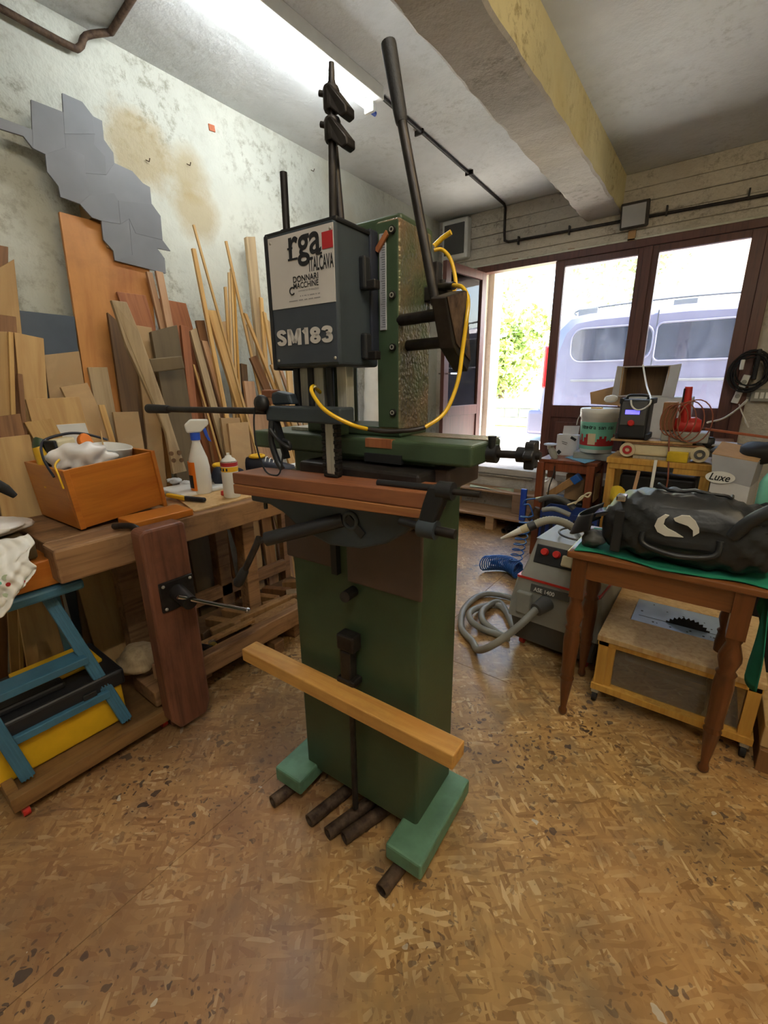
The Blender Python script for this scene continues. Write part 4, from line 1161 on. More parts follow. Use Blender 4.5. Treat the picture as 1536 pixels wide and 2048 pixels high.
# ---------------------------------------------------------------- boards leaning on the left wall
BOARDS = [
    ('brown board end showing at the far left edge above the plywood', 'board_brown', 0.018, [(-2.766, 0.7207, 2.128), (-2.766, 0.7937, 2.127), (-2.534, 0.3153, 0.02), (-2.534, 0.242, 0.02)]),
    ('tan plywood sheet with a slanted top at the far left', 'ply_tan', 0.016, [(-2.733, 0.6692, 1.978), (-2.743, 0.7991, 2.074), (-2.517, 0.5233, 0.02), (-2.517, 0.4042, 0.02)]),
    ('dark blue-grey panel left of the tall orange plywood', 'panel_blue', 0.018, [(-2.736, 0.7707, 1.851), (-2.735, 1.001, 1.848), (-2.534, 0.7929, 0.02), (-2.534, 0.5437, 0.02)]),
    ('short brown board below the slanted plywood sheet', 'board_brown', 0.018, [(-2.696, 0.6574, 1.822), (-2.696, 0.7438, 1.817), (-2.498, 0.4424, 0.02), (-2.498, 0.3553, 0.02)]),
    ('narrow tan board cut by the left picture edge', 'ply_tan', 0.02, [(-2.667, 0.635, 1.744), (-2.667, 0.6904, 1.746), (-2.477, 0.3755, 0.02), (-2.477, 0.3221, 0.02)]),
    ('slim pine strip beside the wide tan plywood', 'pine', 0.02, [(-2.646, 0.6885, 1.745), (-2.646, 0.7067, 1.743), (-2.456, 0.3638, 0.02), (-2.456, 0.3499, 0.02)]),
    ('wide tan plywood left of the blue-grey panel', 'ply_tan', 0.016, [(-2.671, 0.716, 1.746), (-2.669, 0.8261, 1.727), (-2.481, 0.5466, 0.02), (-2.481, 0.4655, 0.02)]),
    ('thin brown batten in front of the wide tan plywood', 'board_brown', 0.02, [(-2.605, 0.6757, 1.563), (-2.605, 0.6938, 1.56), (-2.435, 0.462, 0.02), (-2.435, 0.4469, 0.02)]),
    ('ochre fibreboard sheet under the blue-grey panel', 'mdf', 0.016, [(-2.697, 0.8198, 1.652), (-2.7, 0.9794, 1.678), (-2.517, 0.8529, 0.02), (-2.517, 0.6559, 0.02)]),
    ('tall orange plywood sheet under the grey hexagon panel', 'ply_orange', 0.02, [(-2.787, 1.041, 2.337), (-2.787, 1.463, 2.332), (-2.532, 1.237, 0.02), (-2.532, 0.8566, 0.02)]),
    ('reddish brown panel right of the neck-shaped board', 'board_red', 0.016, [(-2.733, 1.229, 1.996), (-2.733, 1.384, 1.998), (-2.515, 1.593, 0.02), (-2.515, 1.494, 0.02)]),
    ('dark stained plank behind the neck-shaped board', 'board_dark', 0.02, [(-2.699, 1.149, 1.881), (-2.688, 1.254, 1.782), (-2.494, 1.211, 0.02), (-2.494, 1.017, 0.02)]),
    ('pale yellow fibreboard strip beside the olive cabinet door', 'mdf', 0.016, [(-2.676, 1.267, 1.827), (-2.675, 1.361, 1.821), (-2.477, 1.165, 0.02), (-2.477, 1.084, 0.02)]),
    ('olive brown cabinet door with a ledge', 'board_olive', 0.03, [(-2.616, 1.325, 1.793), (-2.622, 1.486, 1.842), (-2.421, 1.435, 0.02), (-2.421, 1.282, 0.02)]),
    ('pinkish batten directly below the lower tip of the grey panel', 'board_pink', 0.02, [(-2.726, 1.406, 2.125), (-2.726, 1.438, 2.123), (-2.494, 1.571, 0.02), (-2.494, 1.51, 0.02)]),
    ('second pinkish batten below the grey panel, nearer the red sheet', 'board_pink', 0.02, [(-2.706, 1.449, 2.133), (-2.705, 1.491, 2.13), (-2.473, 1.502, 0.02), (-2.473, 1.457, 0.02)]),
    ('red-brown plywood sheet behind the pinkish battens', 'board_red', 0.018, [(-2.752, 1.435, 1.997), (-2.751, 1.636, 1.989), (-2.534, 1.876, 0.02), (-2.534, 1.749, 0.02)]),
    ('narrow red plank right of the olive cabinet door', 'board_red', 0.02, [(-2.653, 1.526, 1.848), (-2.653, 1.576, 1.841), (-2.452, 1.415, 0.02), (-2.452, 1.362, 0.02)]),
    ('longest thin pine batten, tallest of the leaning strips', 'pine', 0.012, [(-2.669, 1.694, 2.413), (-2.67, 1.708, 2.416), (-2.406, 2.043, 0.02), (-2.406, 2.024, 0.02)]),
    ('second tall pine batten with a blunt top, left of the longest', 'pine', 0.018, [(-2.695, 1.687, 2.293), (-2.695, 1.712, 2.295), (-2.445, 1.778, 0.02), (-2.445, 1.748, 0.02)]),
    ('thin pine batten leaning left of the pale wide board', 'pine', 0.012, [(-2.735, 1.953, 2.395), (-2.736, 1.971, 2.399), (-2.474, 2.179, 0.02), (-2.474, 2.157, 0.02)]),
    ('pale wide weathered board, tallest one next to the machine', 'board_grey', 0.03, [(-2.792, 2.166, 2.476), (-2.794, 2.243, 2.493), (-2.522, 2.07, 0.02), (-2.522, 2.008, 0.02)]),
    ('short thin pine stick between the two tall battens', 'pine', 0.012, [(-2.731, 1.909, 2.12), (-2.732, 1.929, 2.123), (-2.5, 1.675, 0.02), (-2.5, 1.659, 0.02)]),
    ('leftmost stick of the three thin sticks standing together', 'pine_pale', 0.012, [(-2.728, 1.948, 2.212), (-2.729, 1.961, 2.214), (-2.487, 1.618, 0.02), (-2.487, 1.6, 0.02)]),
    ('middle stick of the three thin sticks standing together', 'pine', 0.012, [(-2.731, 1.97, 2.239), (-2.731, 1.984, 2.24), (-2.487, 1.663, 0.02), (-2.487, 1.644, 0.02)]),
    ('rightmost stick of the three thin sticks standing together', 'pine_yellow', 0.012, [(-2.744, 1.997, 2.234), (-2.743, 2.01, 2.224), (-2.5, 1.706, 0.02), (-2.5, 1.685, 0.02)]),
    ('broad clean pine plank leaning steeply', 'pine', 0.025, [(-2.674, 1.728, 1.955), (-2.674, 1.792, 1.958), (-2.461, 2.138, 0.02), (-2.461, 2.051, 0.02)]),
    ('brown plank end behind the second tall batten', 'board_brown', 0.02, [(-2.719, 1.671, 1.893), (-2.72, 1.73, 1.899), (-2.513, 1.777, 0.02), (-2.513, 1.717, 0.02)]),
    ('rough greyish plank beside the red sheet', 'board_grey', 0.022, [(-2.662, 1.589, 1.822), (-2.665, 1.634, 1.842), (-2.464, 1.827, 0.02), (-2.464, 1.772, 0.02)]),
    ('tan board end behind the short thin stick', 'mdf', 0.02, [(-2.72, 1.843, 1.9), (-2.721, 1.896, 1.911), (-2.513, 1.872, 0.02), (-2.513, 1.819, 0.02)]),
    ('short pinkish plank with a square end among the pine strips', 'board_pink', 0.02, [(-2.659, 1.656, 1.77), (-2.659, 1.695, 1.769), (-2.466, 1.94, 0.02), (-2.466, 1.896, 0.02)]),
    ('dark board gap filler between slotted board and pine plank', 'board_dark', 0.02, [(-2.671, 1.937, 1.644), (-2.67, 1.984, 1.637), (-2.492, 1.818, 0.02), (-2.492, 1.77, 0.02)]),
    ('slanting pine batten with a pointed tip by the machine', 'pine', 0.018, [(-2.625, 1.966, 1.96), (-2.624, 1.99, 1.954), (-2.411, 2.614, 0.02), (-2.411, 2.581, 0.02)]),
    ('grey strip behind the pointed batten', 'board_grey', 0.015, [(-2.713, 2.047, 1.904), (-2.712, 2.076, 1.89), (-2.506, 2.152, 0.02), (-2.506, 2.107, 0.02)]),
    ('short brown plank crossing behind the pointed batten', 'board_brown', 0.018, [(-2.632, 1.986, 1.678), (-2.634, 2.047, 1.699), (-2.449, 2.655, 0.02), (-2.449, 2.598, 0.02)]),
    ('narrow pine strip right of the pale wide board', 'pine', 0.018, [(-2.715, 2.18, 2.094), (-2.715, 2.206, 2.089), (-2.487, 2.01, 0.02), (-2.487, 1.981, 0.02)]),
    ('pine strip second from the machine cover', 'pine', 0.018, [(-2.686, 2.176, 1.998), (-2.685, 2.2, 1.988), (-2.468, 2.278, 0.02), (-2.468, 2.246, 0.02)]),
    ('pale pine strip nearest the machine cover', 'pine_pale', 0.018, [(-2.747, 2.258, 1.957), (-2.745, 2.284, 1.937), (-2.534, 2.379, 0.02), (-2.534, 2.342, 0.02)]),
    ("short pale strip below the maker's cover", 'pine_pale', 0.018, [(-2.57, 2.108, 1.637), (-2.57, 2.148, 1.64), (-2.392, 2.598, 0.02), (-2.392, 2.552, 0.02)]),
    ('pinkish strip beside the short pale strip', 'board_pink', 0.018, [(-2.675, 2.263, 1.643), (-2.674, 2.29, 1.638), (-2.496, 2.745, 0.02), (-2.496, 2.709, 0.02)]),
    ('pine plank seen between the machine guide rods', 'pine', 0.018, [(-2.606, 2.282, 1.62), (-2.606, 2.332, 1.616), (-2.43, 2.227, 0.02), (-2.43, 2.169, 0.02)]),
    ('grey plank seen left of the green slide', 'board_grey', 0.018, [(-2.691, 2.475, 1.621), (-2.692, 2.558, 1.623), (-2.515, 2.475, 0.02), (-2.515, 2.39, 0.02)]),
    ('short pink plank with a square top near the side lever', 'board_pink', 0.02, [(-2.585, 1.885, 1.528), (-2.585, 1.968, 1.524), (-2.419, 1.905, 0.02), (-2.419, 1.82, 0.02)]),
    ('low brown fibreboard offcut behind the bench shoes', 'mdf', 0.02, [(-2.54, 1.699, 1.264), (-2.54, 1.855, 1.263), (-2.403, 1.762, 0.02), (-2.403, 1.613, 0.02)]),
    ('taller fibreboard offcut just behind the low one', 'mdf', 0.02, [(-2.565, 1.667, 1.3), (-2.564, 1.808, 1.293), (-2.424, 1.76, 0.02), (-2.424, 1.621, 0.02)]),
    ('pinkish board with a rounded corner below the cross arm', 'board_pink', 0.02, [(-2.591, 1.96, 1.386), (-2.59, 2.071, 1.382), (-2.44, 2.076, 0.02), (-2.44, 1.961, 0.02)]),
    ('thin pointed stick right of the narrow red plank', 'pine', 0.012, [(-2.567, 1.522, 1.623), (-2.566, 1.534, 1.621), (-2.39, 1.72, 0.02), (-2.39, 1.703, 0.02)]),
    ('thin brown stick beside the pointed stick', 'board_brown', 0.014, [(-2.651, 1.591, 1.582), (-2.651, 1.605, 1.579), (-2.479, 1.603, 0.02), (-2.479, 1.58, 0.02)]),
    ('pine offcut standing under the cross arm', 'pine', 0.02, [(-2.557, 2.072, 1.365), (-2.557, 2.136, 1.362), (-2.409, 2.407, 0.02), (-2.409, 2.343, 0.02)]),
    ('tan sheet with white paint smears behind the wooden drawer', 'ply_tan', 0.014, [(-2.6, 0.6818, 1.447), (-2.601, 0.9039, 1.453), (-2.443, 0.9466, 0.02), (-2.443, 0.6952, 0.02)]),
    ('slanted fibreboard plank left of the orange plywood foot', 'mdf', 0.018, [(-2.621, 0.8377, 1.5), (-2.623, 0.9606, 1.521), (-2.458, 1.284, 0.02), (-2.458, 1.185, 0.02)]),
    ('beige grey plank in front of the orange plywood', 'board_grey', 0.018, [(-2.687, 1.001, 1.599), (-2.687, 1.095, 1.601), (-2.513, 1.031, 0.02), (-2.513, 0.9462, 0.02)]),
    ('orange tan offcut with a dark crack behind the drawer', 'pine', 0.018, [(-2.549, 0.6437, 1.347), (-2.55, 0.7558, 1.358), (-2.403, 1.098, 0.02), (-2.403, 0.9752, 0.02)]),
    ('broad tan plywood at the left edge behind the drawer', 'ply_tan', 0.018, [(-2.518, 0.5005, 1.288), (-2.518, 0.6461, 1.294), (-2.378, 0.5576, 0.02), (-2.378, 0.38, 0.02)]),
    ('white laminated sheet behind the drawer', 'melamine', 0.016, [(-2.566, 0.7707, 1.325), (-2.566, 0.8955, 1.325), (-2.422, 1.025, 0.02), (-2.422, 0.9048, 0.02)]),
    ('white laminated sheet at the left picture edge', 'melamine', 0.016, [(-2.562, 0.5265, 1.323), (-2.562, 0.636, 1.329), (-2.418, 0.6167, 0.02), (-2.418, 0.5025, 0.02)]),
    ('tan fibreboard below the end of the side lever', 'mdf', 0.018, [(-2.588, 1.042, 1.37), (-2.587, 1.173, 1.366), (-2.439, 1.109, 0.02), (-2.439, 0.9769, 0.02)]),
    ('slim pine strip just left of the tan fibreboard', 'pine', 0.012, [(-2.579, 0.9775, 1.411), (-2.579, 1.006, 1.41), (-2.426, 1.095, 0.02), (-2.426, 1.063, 0.02)]),
    ('short brown block of wood above the left white sheet', 'board_brown', 0.02, [(-2.547, 0.5435, 1.378), (-2.548, 0.6361, 1.387), (-2.397, 0.5892, 0.02), (-2.397, 0.4975, 0.02)]),
]
def board(label, m, th, pts):
    pts = [Vector(p) for p in pts]
    top, bot = (pts[0] + pts[1]) / 2, (pts[2] + pts[3]) / 2
    z = (top - bot).normalized()
    x = (pts[1] - pts[0])
    x = (x - z * x.dot(z)).normalized()
    y = z.cross(x)
    M_ = Matrix((x, y, z)).transposed()
    inv = M_.inverted()
    loc = [inv @ (p - bot) for p in pts]
    if y.x > 0:
        y_off = -th
    else:
        y_off = th
    o = MB().prism([(p.x, 0, p.z) for p in loc], (0, y_off, 0)).build('wood_board', m, None, 0.0015, 1)
    o.matrix_world = Matrix.Translation(bot) @ M_.to_4x4()
    return tag(o, label, 'board', 'boards leaning on the left wall')
for label, m, th, pts in BOARDS:
    board(label, m, th, pts)

# neck-shaped board with four bored holes
NECK = [(-2.42, 1.057, 1.898), (-2.42, 1.128, 1.898), (-2.4, 1.158, 1.755), (-2.38, 1.221, 1.419), (-2.36, 1.253, 1.183), (-2.35, 1.276, 1.04), (-2.35, 1.197, 1.036), (-2.36, 1.194, 1.259), (-2.38, 1.154, 1.431), (-2.4, 1.081, 1.696)]
nk = thing('neck_board', 'long pale neck-shaped board with four holes in its wide foot', 'board', (-2.36, 1.3, 0.95))
MB().prism(NECK, (-0.022, 0, 0)).build('blank', 'board_grey', nk, 0.003)
for q in ((-2.352, 1.202, 1.148), (-2.352, 1.248, 1.148), (-2.352, 1.21, 1.109), (-2.352, 1.254, 1.105)):
    MB().cyl((q[0] + 0.004, q[1], q[2]), (q[0] - 0.004, q[1], q[2]), 0.012, n=12).build('bored_hole', 'board_dark', nk)
ld = MB().box((-2.5, 1.325, 1.617), (0.03, 0.19, 0.07), Matrix.Rotation(0.12, 3, 'X')).build('door_ledge', 'board_olive', None, 0.006)
tag(ld, 'olive brown ledge strip fixed across the cabinet door', 'ledge')

# ---------------------------------------------------------------- joiner's bench
bn = thing('workbench', 'old scarred wooden joiner\'s bench against the leaning boards', 'workbench', (-2.1, 1.0, 0))
MB().bx(-2.44, -1.97, 0.47, 1.53, 0.875, 0.935).build('bench_top', 'bench_wood', bn, 0.006)
MB().bx(-1.97, -1.84, 0.46, 0.79, 0.80, 0.935).build('end_jaw', 'bench_wood', bn, 0.01)
MB().bx(-1.97, -1.83, 0.80, 1.53, 0.825, 0.937).build('front_beam', 'bench_wood', bn, 0.006)
for x0, x1, y0, y1 in ((-1.96, -1.88, 0.82, 0.94), (-2.40, -2.32, 0.82, 0.94), (-2.12, -2.04, 1.38, 1.46), (-2.40, -2.32, 1.38, 1.46)):
    MB().bx(x0, x1, y0, y1, 0.0, 0.88).build('leg', 'bench_wood', bn, 0.005)
MB().bx(-1.87, -1.81, 0.92, 1.95, 0.13, 0.235).build('tray_rail', 'bench_wood', bn, 0.006)
MB().bx(-2.36, -2.32, 0.92, 1.90, 0.22, 0.30).build('tray_rail', 'bench_wood', bn, 0.005)
MB().bx(-2.33, -1.87, 0.92, 1.94, 0.135, 0.155).build('tray_floor', 'board_dark', bn)
for y in (0.86, 1.40, 1.90):
    MB().bx(-2.33, -1.87, y - 0.03, y + 0.03, 0.075, 0.135).build('cross_rail', 'bench_wood', bn, 0.004)
for x, y in ((-1.86, 0.87), (-1.86, 1.40), (-2.34, 0.87), (-2.34, 1.90), (-1.84, 1.90)):
    MB().bx(x - 0.035, x + 0.035, y - 0.035, y + 0.035, 0.0, 0.08).build('runner_block', 'bench_wood', bn, 0.004)
tag(MB().bx(-2.46, -2.02, 1.535, 2.02, 0.90, 0.935).build('bench_extension', 'bench_wood', None, 0.004), 'loose board lengthening the bench behind the machine', 'board')
for x in (-2.42, -2.08):
    tag(MB().bx(x - 0.025, x + 0.025, 1.95, 2.0, 0.0, 0.899).build('support_post', 'bench_wood', None, 0.003), ['rear', 'front'][x > -2.2] + ' wooden post under the loose bench board', 'post')
# leg vise
vz = thing('leg_vise', 'heavy dark wooden leg vise with a steel tommy bar', 'vise', (-1.74, 0.79, 0))
VP = [(0.70, 0.09), (0.735, 0.03), (0.86, 0.03), (0.885, 0.09), (0.885, 0.955), (0.87, 0.965), (0.715, 0.965), (0.70, 0.95)]
MB().prism([(-1.70, y, z) for y, z in VP], (-0.085, 0, 0)).build('jaw', 'vise_wood', vz, 0.012, 2)
MB().bx(-1.82, -1.78, 0.73, 0.87, 0.0, 0.30).build('guide', 'vise_wood', vz, 0.004)
MB().bx(-1.702, -1.690, 0.735, 0.88, 0.605, 0.735).build('screw_plate', 'dark_steel', vz, 0.004)
MB().cyl((-1.70, 0.805, 0.68), (-1.585, 0.80, 0.66), 0.034, 0.029, n=16).build('screw_boss', 'dark_steel', vz, 0.003)
bar_ = MB().cyl((-1.60, 0.76, 0.70), (-1.545, 1.02, 0.545), 0.009, n=12).build('tommy_bar', 'chrome', vz)
MB().lathe([(0.009, 0), (0.013, 0.004), (0.013, 0.014), (0.008, 0.018)], (-1.545, 1.02, 0.545), (0.055, 0.26, -0.155), 12).build('bar_end', 'chrome', bar_)
for y, z in ((0.75, 0.72), (0.865, 0.72), (0.75, 0.62), (0.865, 0.62)):
    MB().lathe([(0.007, 0), (0.007, 0.003), (0.002, 0.005)], (-1.690, y, z), (1, 0, 0), 8).build('plate_screw', 'bright_steel', vz)
# iron bar clamp between jaw and vise
bc = thing('bar_clamp', 'black iron bench hook rod hanging between bench end and vise', 'clamp', (-1.80, 0.73, 0.25))
MB().tube(spline([(-1.92, 0.70, 0.95), (-1.82, 0.735, 0.955), (-1.79, 0.75, 0.90), (-1.79, 0.75, 0.70), (-1.79, 0.74, 0.45), (-1.79, 0.75, 0.30), (-1.78, 0.79, 0.25)]), 0.013, 10).build('rod', 'dark_steel', bc)
MB().box((-1.775, 0.80, 0.25), (0.03, 0.05, 0.02), Matrix.Rotation(-0.5, 3, 'X')).build('rod_foot', 'dark_steel', bc, 0.004)
tag(MB().bx(-1.98, -1.835, 0.74, 1.0, 0.9375, 0.968).build('plank_rest', 'orange_wood', None, 0.004), 'short orange wooden plank lying between bench and drawer', 'plank')

# drawer full of things standing on the bench
dv = thing('drawer_box', 'orange varnished wooden drawer standing tilted on the bench', 'drawer', (-2.0, 0.605, 0.945), local=True)
dv.rotation_euler = (0, math.radians(-4.6), math.radians(92))
# local: x along the bench (towards the door), y towards the wall, z up
DX, DY, DZ = 0.365, 0.40, 0.245
MB().bx(0, DX, 0, 0.014, 0, DZ).build('side', 'orange_wood', dv, 0.002)
MB().bx(0, DX, DY - 0.014, DY, 0, DZ).build('side', 'orange_wood', dv, 0.002)
MB().bx(0, 0.014, 0.014, DY - 0.014, 0, DZ).build('end_panel', 'orange_wood', dv, 0.002)
MB().bx(DX - 0.016, DX, -0.012, DY + 0.012, -0.012, DZ + 0.006).build('front', 'orange_wood', dv, 0.002)
MB().bx(0.01, DX - 0.01, 0.01, DY - 0.01, 0.004, 0.012).build('bottom', 'mdf', dv)
MB().bx(0.0, 0.02, -0.008, 0.0, 0.0, DZ).build('corner_strip', 'orange_wood', dv, 0.001)
def in_drawer(o):
    o.matrix_world = Matrix.Translation(Vector((-2.0, 0.605, 0.945))) @ Matrix.Rotation(math.radians(92), 4, 'Z') @ Matrix.Rotation(math.radians(-4.6), 4, 'Y') @ Matrix.Translation(Vector((0, 0.02, 0.045))) @ Matrix.Diagonal((0.78, 1.1, 1.0, 1.0))
    return o
def crumple(c, r, seed, amp=0.25, nu=26, nv=16):
    rr = random.Random(seed)
    k = [(Vector((rr.gauss(0, 1), rr.gauss(0, 1), rr.gauss(0, 1))).normalized() * q_, rr.uniform(0, 6.28), 2.2 / q_) for q_ in [rr.uniform(2.0, 16.0) for _ in range(26)]]
    mb = MB()
    def fn(u, v):
        a, b = u * 2 * math.pi, v * math.pi
        d = Vector((math.sin(b) * math.cos(a), math.sin(b) * math.sin(a), -math.cos(b)))
        s_ = 1 + amp * sum(math.sin(q.dot(d) + ph) * w for q, ph, w in k) / 6
        return Vector(c) + Vector((d.x * r[0], d.y * r[1], d.z * r[2])) * s_
    mb.grid(fn, nu, nv)
    return mb
in_drawer(tag(crumple((0.17, 0.12, 0.20), (0.15, 0.10, 0.085), 3, 0.95, 64, 40).build('plastic_bag', 'plastic_film'), 'crumpled clear plastic bag in the wooden drawer', 'bag'))
tb = thing('plastic_tub', 'round white plastic tub lid at the right of the drawer', 'tub')
in_drawer(tb)
MB().lathe([(0.085, 0.0), (0.092, 0.004), (0.098, 0.05), (0.101, 0.052), (0.101, 0.056), (0.094, 0.056), (0.09, 0.01), (0.0, 0.008)], (0.35, 0.16, 0.175), (0.1, -0.1, 1), 28).build('bowl', 'white_plastic', tb)
yt = thing('caulk_gun', 'yellow and black power tool standing in the drawer corner', 'tool')
in_drawer(yt)
MB().tube([(0.03, 0.20, 0.10), (0.035, 0.21, 0.22), (0.03, 0.22, 0.27)], 0.03, 10, rs=[0.032, 0.03, 0.022]).build('handle', 'yellow_plastic', yt)
MB().bx(0.03, 0.08, 0.16, 0.24, 0.05, 0.22).build('body', 'black_plastic', yt, 0.012)
pg = thing('hot_glue_reel', 'cream block with a black clip lying on the drawer pile', 'tool')
in_drawer(pg)
MB().box((0.15, 0.22, 0.265), (0.11, 0.06, 0.05), Matrix.Rotation(0.2, 3, 'Z')).build('block', 'cream_plastic', pg, 0.01)
MB().box((0.09, 0.21, 0.25), (0.02, 0.07, 0.08), Matrix.Rotation(0.25, 3, 'Z')).build('clip', 'black_plastic', pg, 0.006)
in_drawer(tag(MB().box((0.07, 0.14, 0.22), (0.05, 0.03, 0.07), Matrix.Rotation(0.4, 3, 'Y')).build('metal_bracket', 'rusty_steel', None, 0.004), 'small rusty metal block beside the yellow tool', 'block'))
in_drawer(tag(MB().tube(spline([(-0.01, 0.05, 0.17), (0.0, 0.12, 0.24), (0.08, 0.25, 0.285), (0.20, 0.26, 0.30), (0.30, 0.27, 0.285), (0.40, 0.25, 0.245)]), 0.006, 8).build('cable_loop', 'dark_blue_carbon'), 'dark cable looping over the contents of the drawer', 'cable'))
in_drawer(tag(MB().tube(spline([(-0.012, -0.01, 0.13), (-0.012, -0.005, 0.18), (0.0, 0.03, 0.215), (0.04, 0.06, 0.23)]), 0.005, 8).build('cable_end', 'yellow_hose'), 'yellow green cable end hanging over the drawer edge', 'cable'))
in_drawer(tag(MB().lathe([(0.03, 0), (0.036, 0.008), (0.036, 0.03), (0.03, 0.036)], (0.27, 0.25, 0.25), (0, -1, 0.4), 18).build('tape_roll', 'orange_plastic'), 'orange tape roll at the back of the drawer', 'tape'))
in_drawer(tag(MB().cyl((0.36, 0.24, 0.19), (0.375, 0.25, 0.29), 0.004, n=8).build('wooden_skewer', 'pine_pale'), 'thin wooden stick standing up from the drawer', 'stick'))
in_drawer(tag(MB().lathe([(0.02, 0), (0.03, 0.01), (0.03, 0.05), (0.02, 0.06)], (0.06, 0.29, 0.24), (0.5, 0, 1), 14).build('green_stopper', 'green_paint'), 'dark green knob at the back corner of the drawer', 'knob'))

# things on the bench top
tag(MB().prism([(-1.874, 1.025, 0.945), (-1.895, 1.405, 0.945), (-2.259, 1.549, 0.945), (-2.225, 1.124, 0.945)], (0, 0, -0.008)).build('plywood_sheet', 'pine_pale', None, 0.001), 'thin pale plywood sheet on the bench under the spray can', 'plywood')
sb = thing('spray_bottle', 'white trigger spray bottle with an orange side and blue collar', 'bottle', (-2.172, 1.25, 0.946), local=True, rotz=math.radians(60))
MB().lathe([(0.036, 0), (0.040, 0.006), (0.041, 0.10), (0.036, 0.135), (0.026, 0.165), (0.016, 0.195), (0.015, 0.21)], (0, 0, 0), (0, 0, 1), 18).build('body', 'white_plastic', sb)
MB().grid(lambda u, v: Vector((0.0425 * math.cos(1.9 + u * 2.4), 0.0425 * math.sin(1.9 + u * 2.4), 0.015 + 0.11 * v)), 10, 1).build('label', 'orange_plastic', sb)
MB().grid(lambda u, v: Vector((0.0430 * math.cos(2.1 + u * 1.9), 0.0430 * math.sin(2.1 + u * 1.9), 0.025 + 0.05 * v)), 10, 1).build('label_print', 'print_black', sb)
MB().cyl((0, 0, 0.205), (0, 0, 0.232), 0.019, n=16).build('collar', 'blue_plastic', sb)
MB().prism([(-0.03, -0.012, 0.232), (0.02, -0.012, 0.232), (0.055, -0.012, 0.262), (0.055, -0.012, 0.28), (-0.012, -0.012, 0.282), (-0.036, -0.012, 0.262)], (0, 0.024, 0)).build('trigger_head', 'white_plastic', sb, 0.006)
MB().prism([(0.03, -0.007, 0.245), (0.042, -0.007, 0.25), (0.050, -0.007, 0.215), (0.058, -0.007, 0.195), (0.046, -0.007, 0.200), (0.036, -0.007, 0.22)], (0, 0.014, 0)).build('trigger', 'blue_plastic', sb, 0.002)
sb.scale = (1.3, 1.3, 1.38)
sp = thing('spray_can', 'white aerosol can with a purple and yellow band on the plywood', 'can', (-1.96, 1.29, 0.946), local=True)
MB().lathe([(0.030, 0), (0.032, 0.003), (0.032, 0.13), (0.030, 0.134), (0.024, 0.146), (0.013, 0.152), (0.012, 0.158), (0.006, 0.160), (0.006, 0.168)], (0, 0, 0), (0, 0, 1), 20).build('can', 'white_plastic', sp)
MB().pipe((0, 0, 0.120), (0, 0, 0.134), 0.0326, 0.03, 20).build('band', 'print_red', sp)
MB().pipe((0, 0, 0.100), (0, 0, 0.118), 0.0325, 0.03, 20).build('band', 'yellow_plastic', sp)
MB().pipe((0, 0, 0.135), (0, 0, 0.139), 0.0305, 0.02, 20).build('rim', 'bright_steel', sp)
for k in range(5):
    a = -2.6 + k * 0.42
    MB().box((0.0329 * math.cos(a), 0.0329 * math.sin(a), 0.109), (0.006, 0.0016, 0.010), rotz(a + 1.57)).build('band_square', 'print_black', sp)
sp.scale = (1.3, 1.3, 1.35)
tag(MB().lathe([(0.014, 0), (0.016, 0.004), (0.015, 0.022), (0.008, 0.024)], (-2.025, 1.284, 0.946), (0, 0, 1), 14).build('red_cap', 'red_plastic'), 'small red plastic cap beside the spray can', 'cap')
ut = thing('utility_knife', 'yellow and black utility knife on the plywood', 'knife', (-2.064, 1.09, 0.955))
MB().bar((-2.219, 1.083, 0.96), (-2.069, 1.099, 0.96), 0.024, 0.02).build('handle', 'yellow_plastic', ut, 0.006)
MB().bar((-2.087, 1.098, 0.96), (-1.962, 1.137, 0.96), 0.026, 0.022).build('grip', 'black_rubber', ut, 0.008)
for k, (x, y, lb) in enumerate(((515, 925, 'dark work shoe with a yellow lined opening beside the machine'), (468, 930, 'dark work shoe lying behind the spray can'))):
    p = Vector([(-2.28, 1.80, 0.937), (-2.30, 1.50, 0.937)][k])
    sh_ = thing('work_shoe', lb, 'shoe', tuple(p), 'work shoes on the bench', local=True, rotz=[0.6, 2.2][k])
    sh_.scale = (1.25, 1.25, 1.35)
    secs = [(-0.12, 0.030, 0.075), (-0.09, 0.037, 0.085), (-0.03, 0.038, 0.075), (0.03, 0.042, 0.058), (0.09, 0.044, 0.045), (0.125, 0.036, 0.036), (0.145, 0.015, 0.022)]
    mb = MB()
    n = 14
    rings = []
    for x_, w, h in secs:
        rings += [Vector((x_, w * math.cos(2 * math.pi * j / n), 0.012 + h / 2 + h / 2 * math.sin(2 * math.pi * j / n))) for j in range(n)]
    mb.add(rings, [(i * n + j, i * n + (j + 1) % n, (i + 1) * n + (j + 1) % n, (i + 1) * n + j) for i in range(len(secs) - 1) for j in range(n)] + [tuple(range(n))[::-1], tuple(range((len(secs) - 1) * n, len(secs) * n))], True)
    mb.build('upper', 'dark_blue_carbon', sh_)
    MB().prism([(x_, -w * 1.05, 0) for x_, w, h in secs] + [(x_, w * 1.05, 0) for x_, w, h in reversed(secs)], (0, 0, 0.018)).build('sole', 'black_rubber', sh_, 0.004)
    MB().tube(arc((-0.065, 0, 0.092), (1, 0, 0), (0, 1, 0), 0.034, 0, 2 * math.pi, 16)[:-1], 0.008, 8, closed=True).build('collar', 'yellow_plastic', sh_)
    for j in range(4):
        MB().tube(arc((-0.015 + j * 0.02, 0, 0.058 - j * 0.006), (0, 1, 0), (0, 0, 1), 0.03, 0.3, 2.8, 8), 0.003, 6).build('lace', 'white_plastic', sh_)
tag(MB().bx(-2.22, -2.12, 1.88, 1.98, 0.9365, 1.0).build('paper_packet', 'white_paper'), 'white and red paper packet left of the machine column', 'packet')
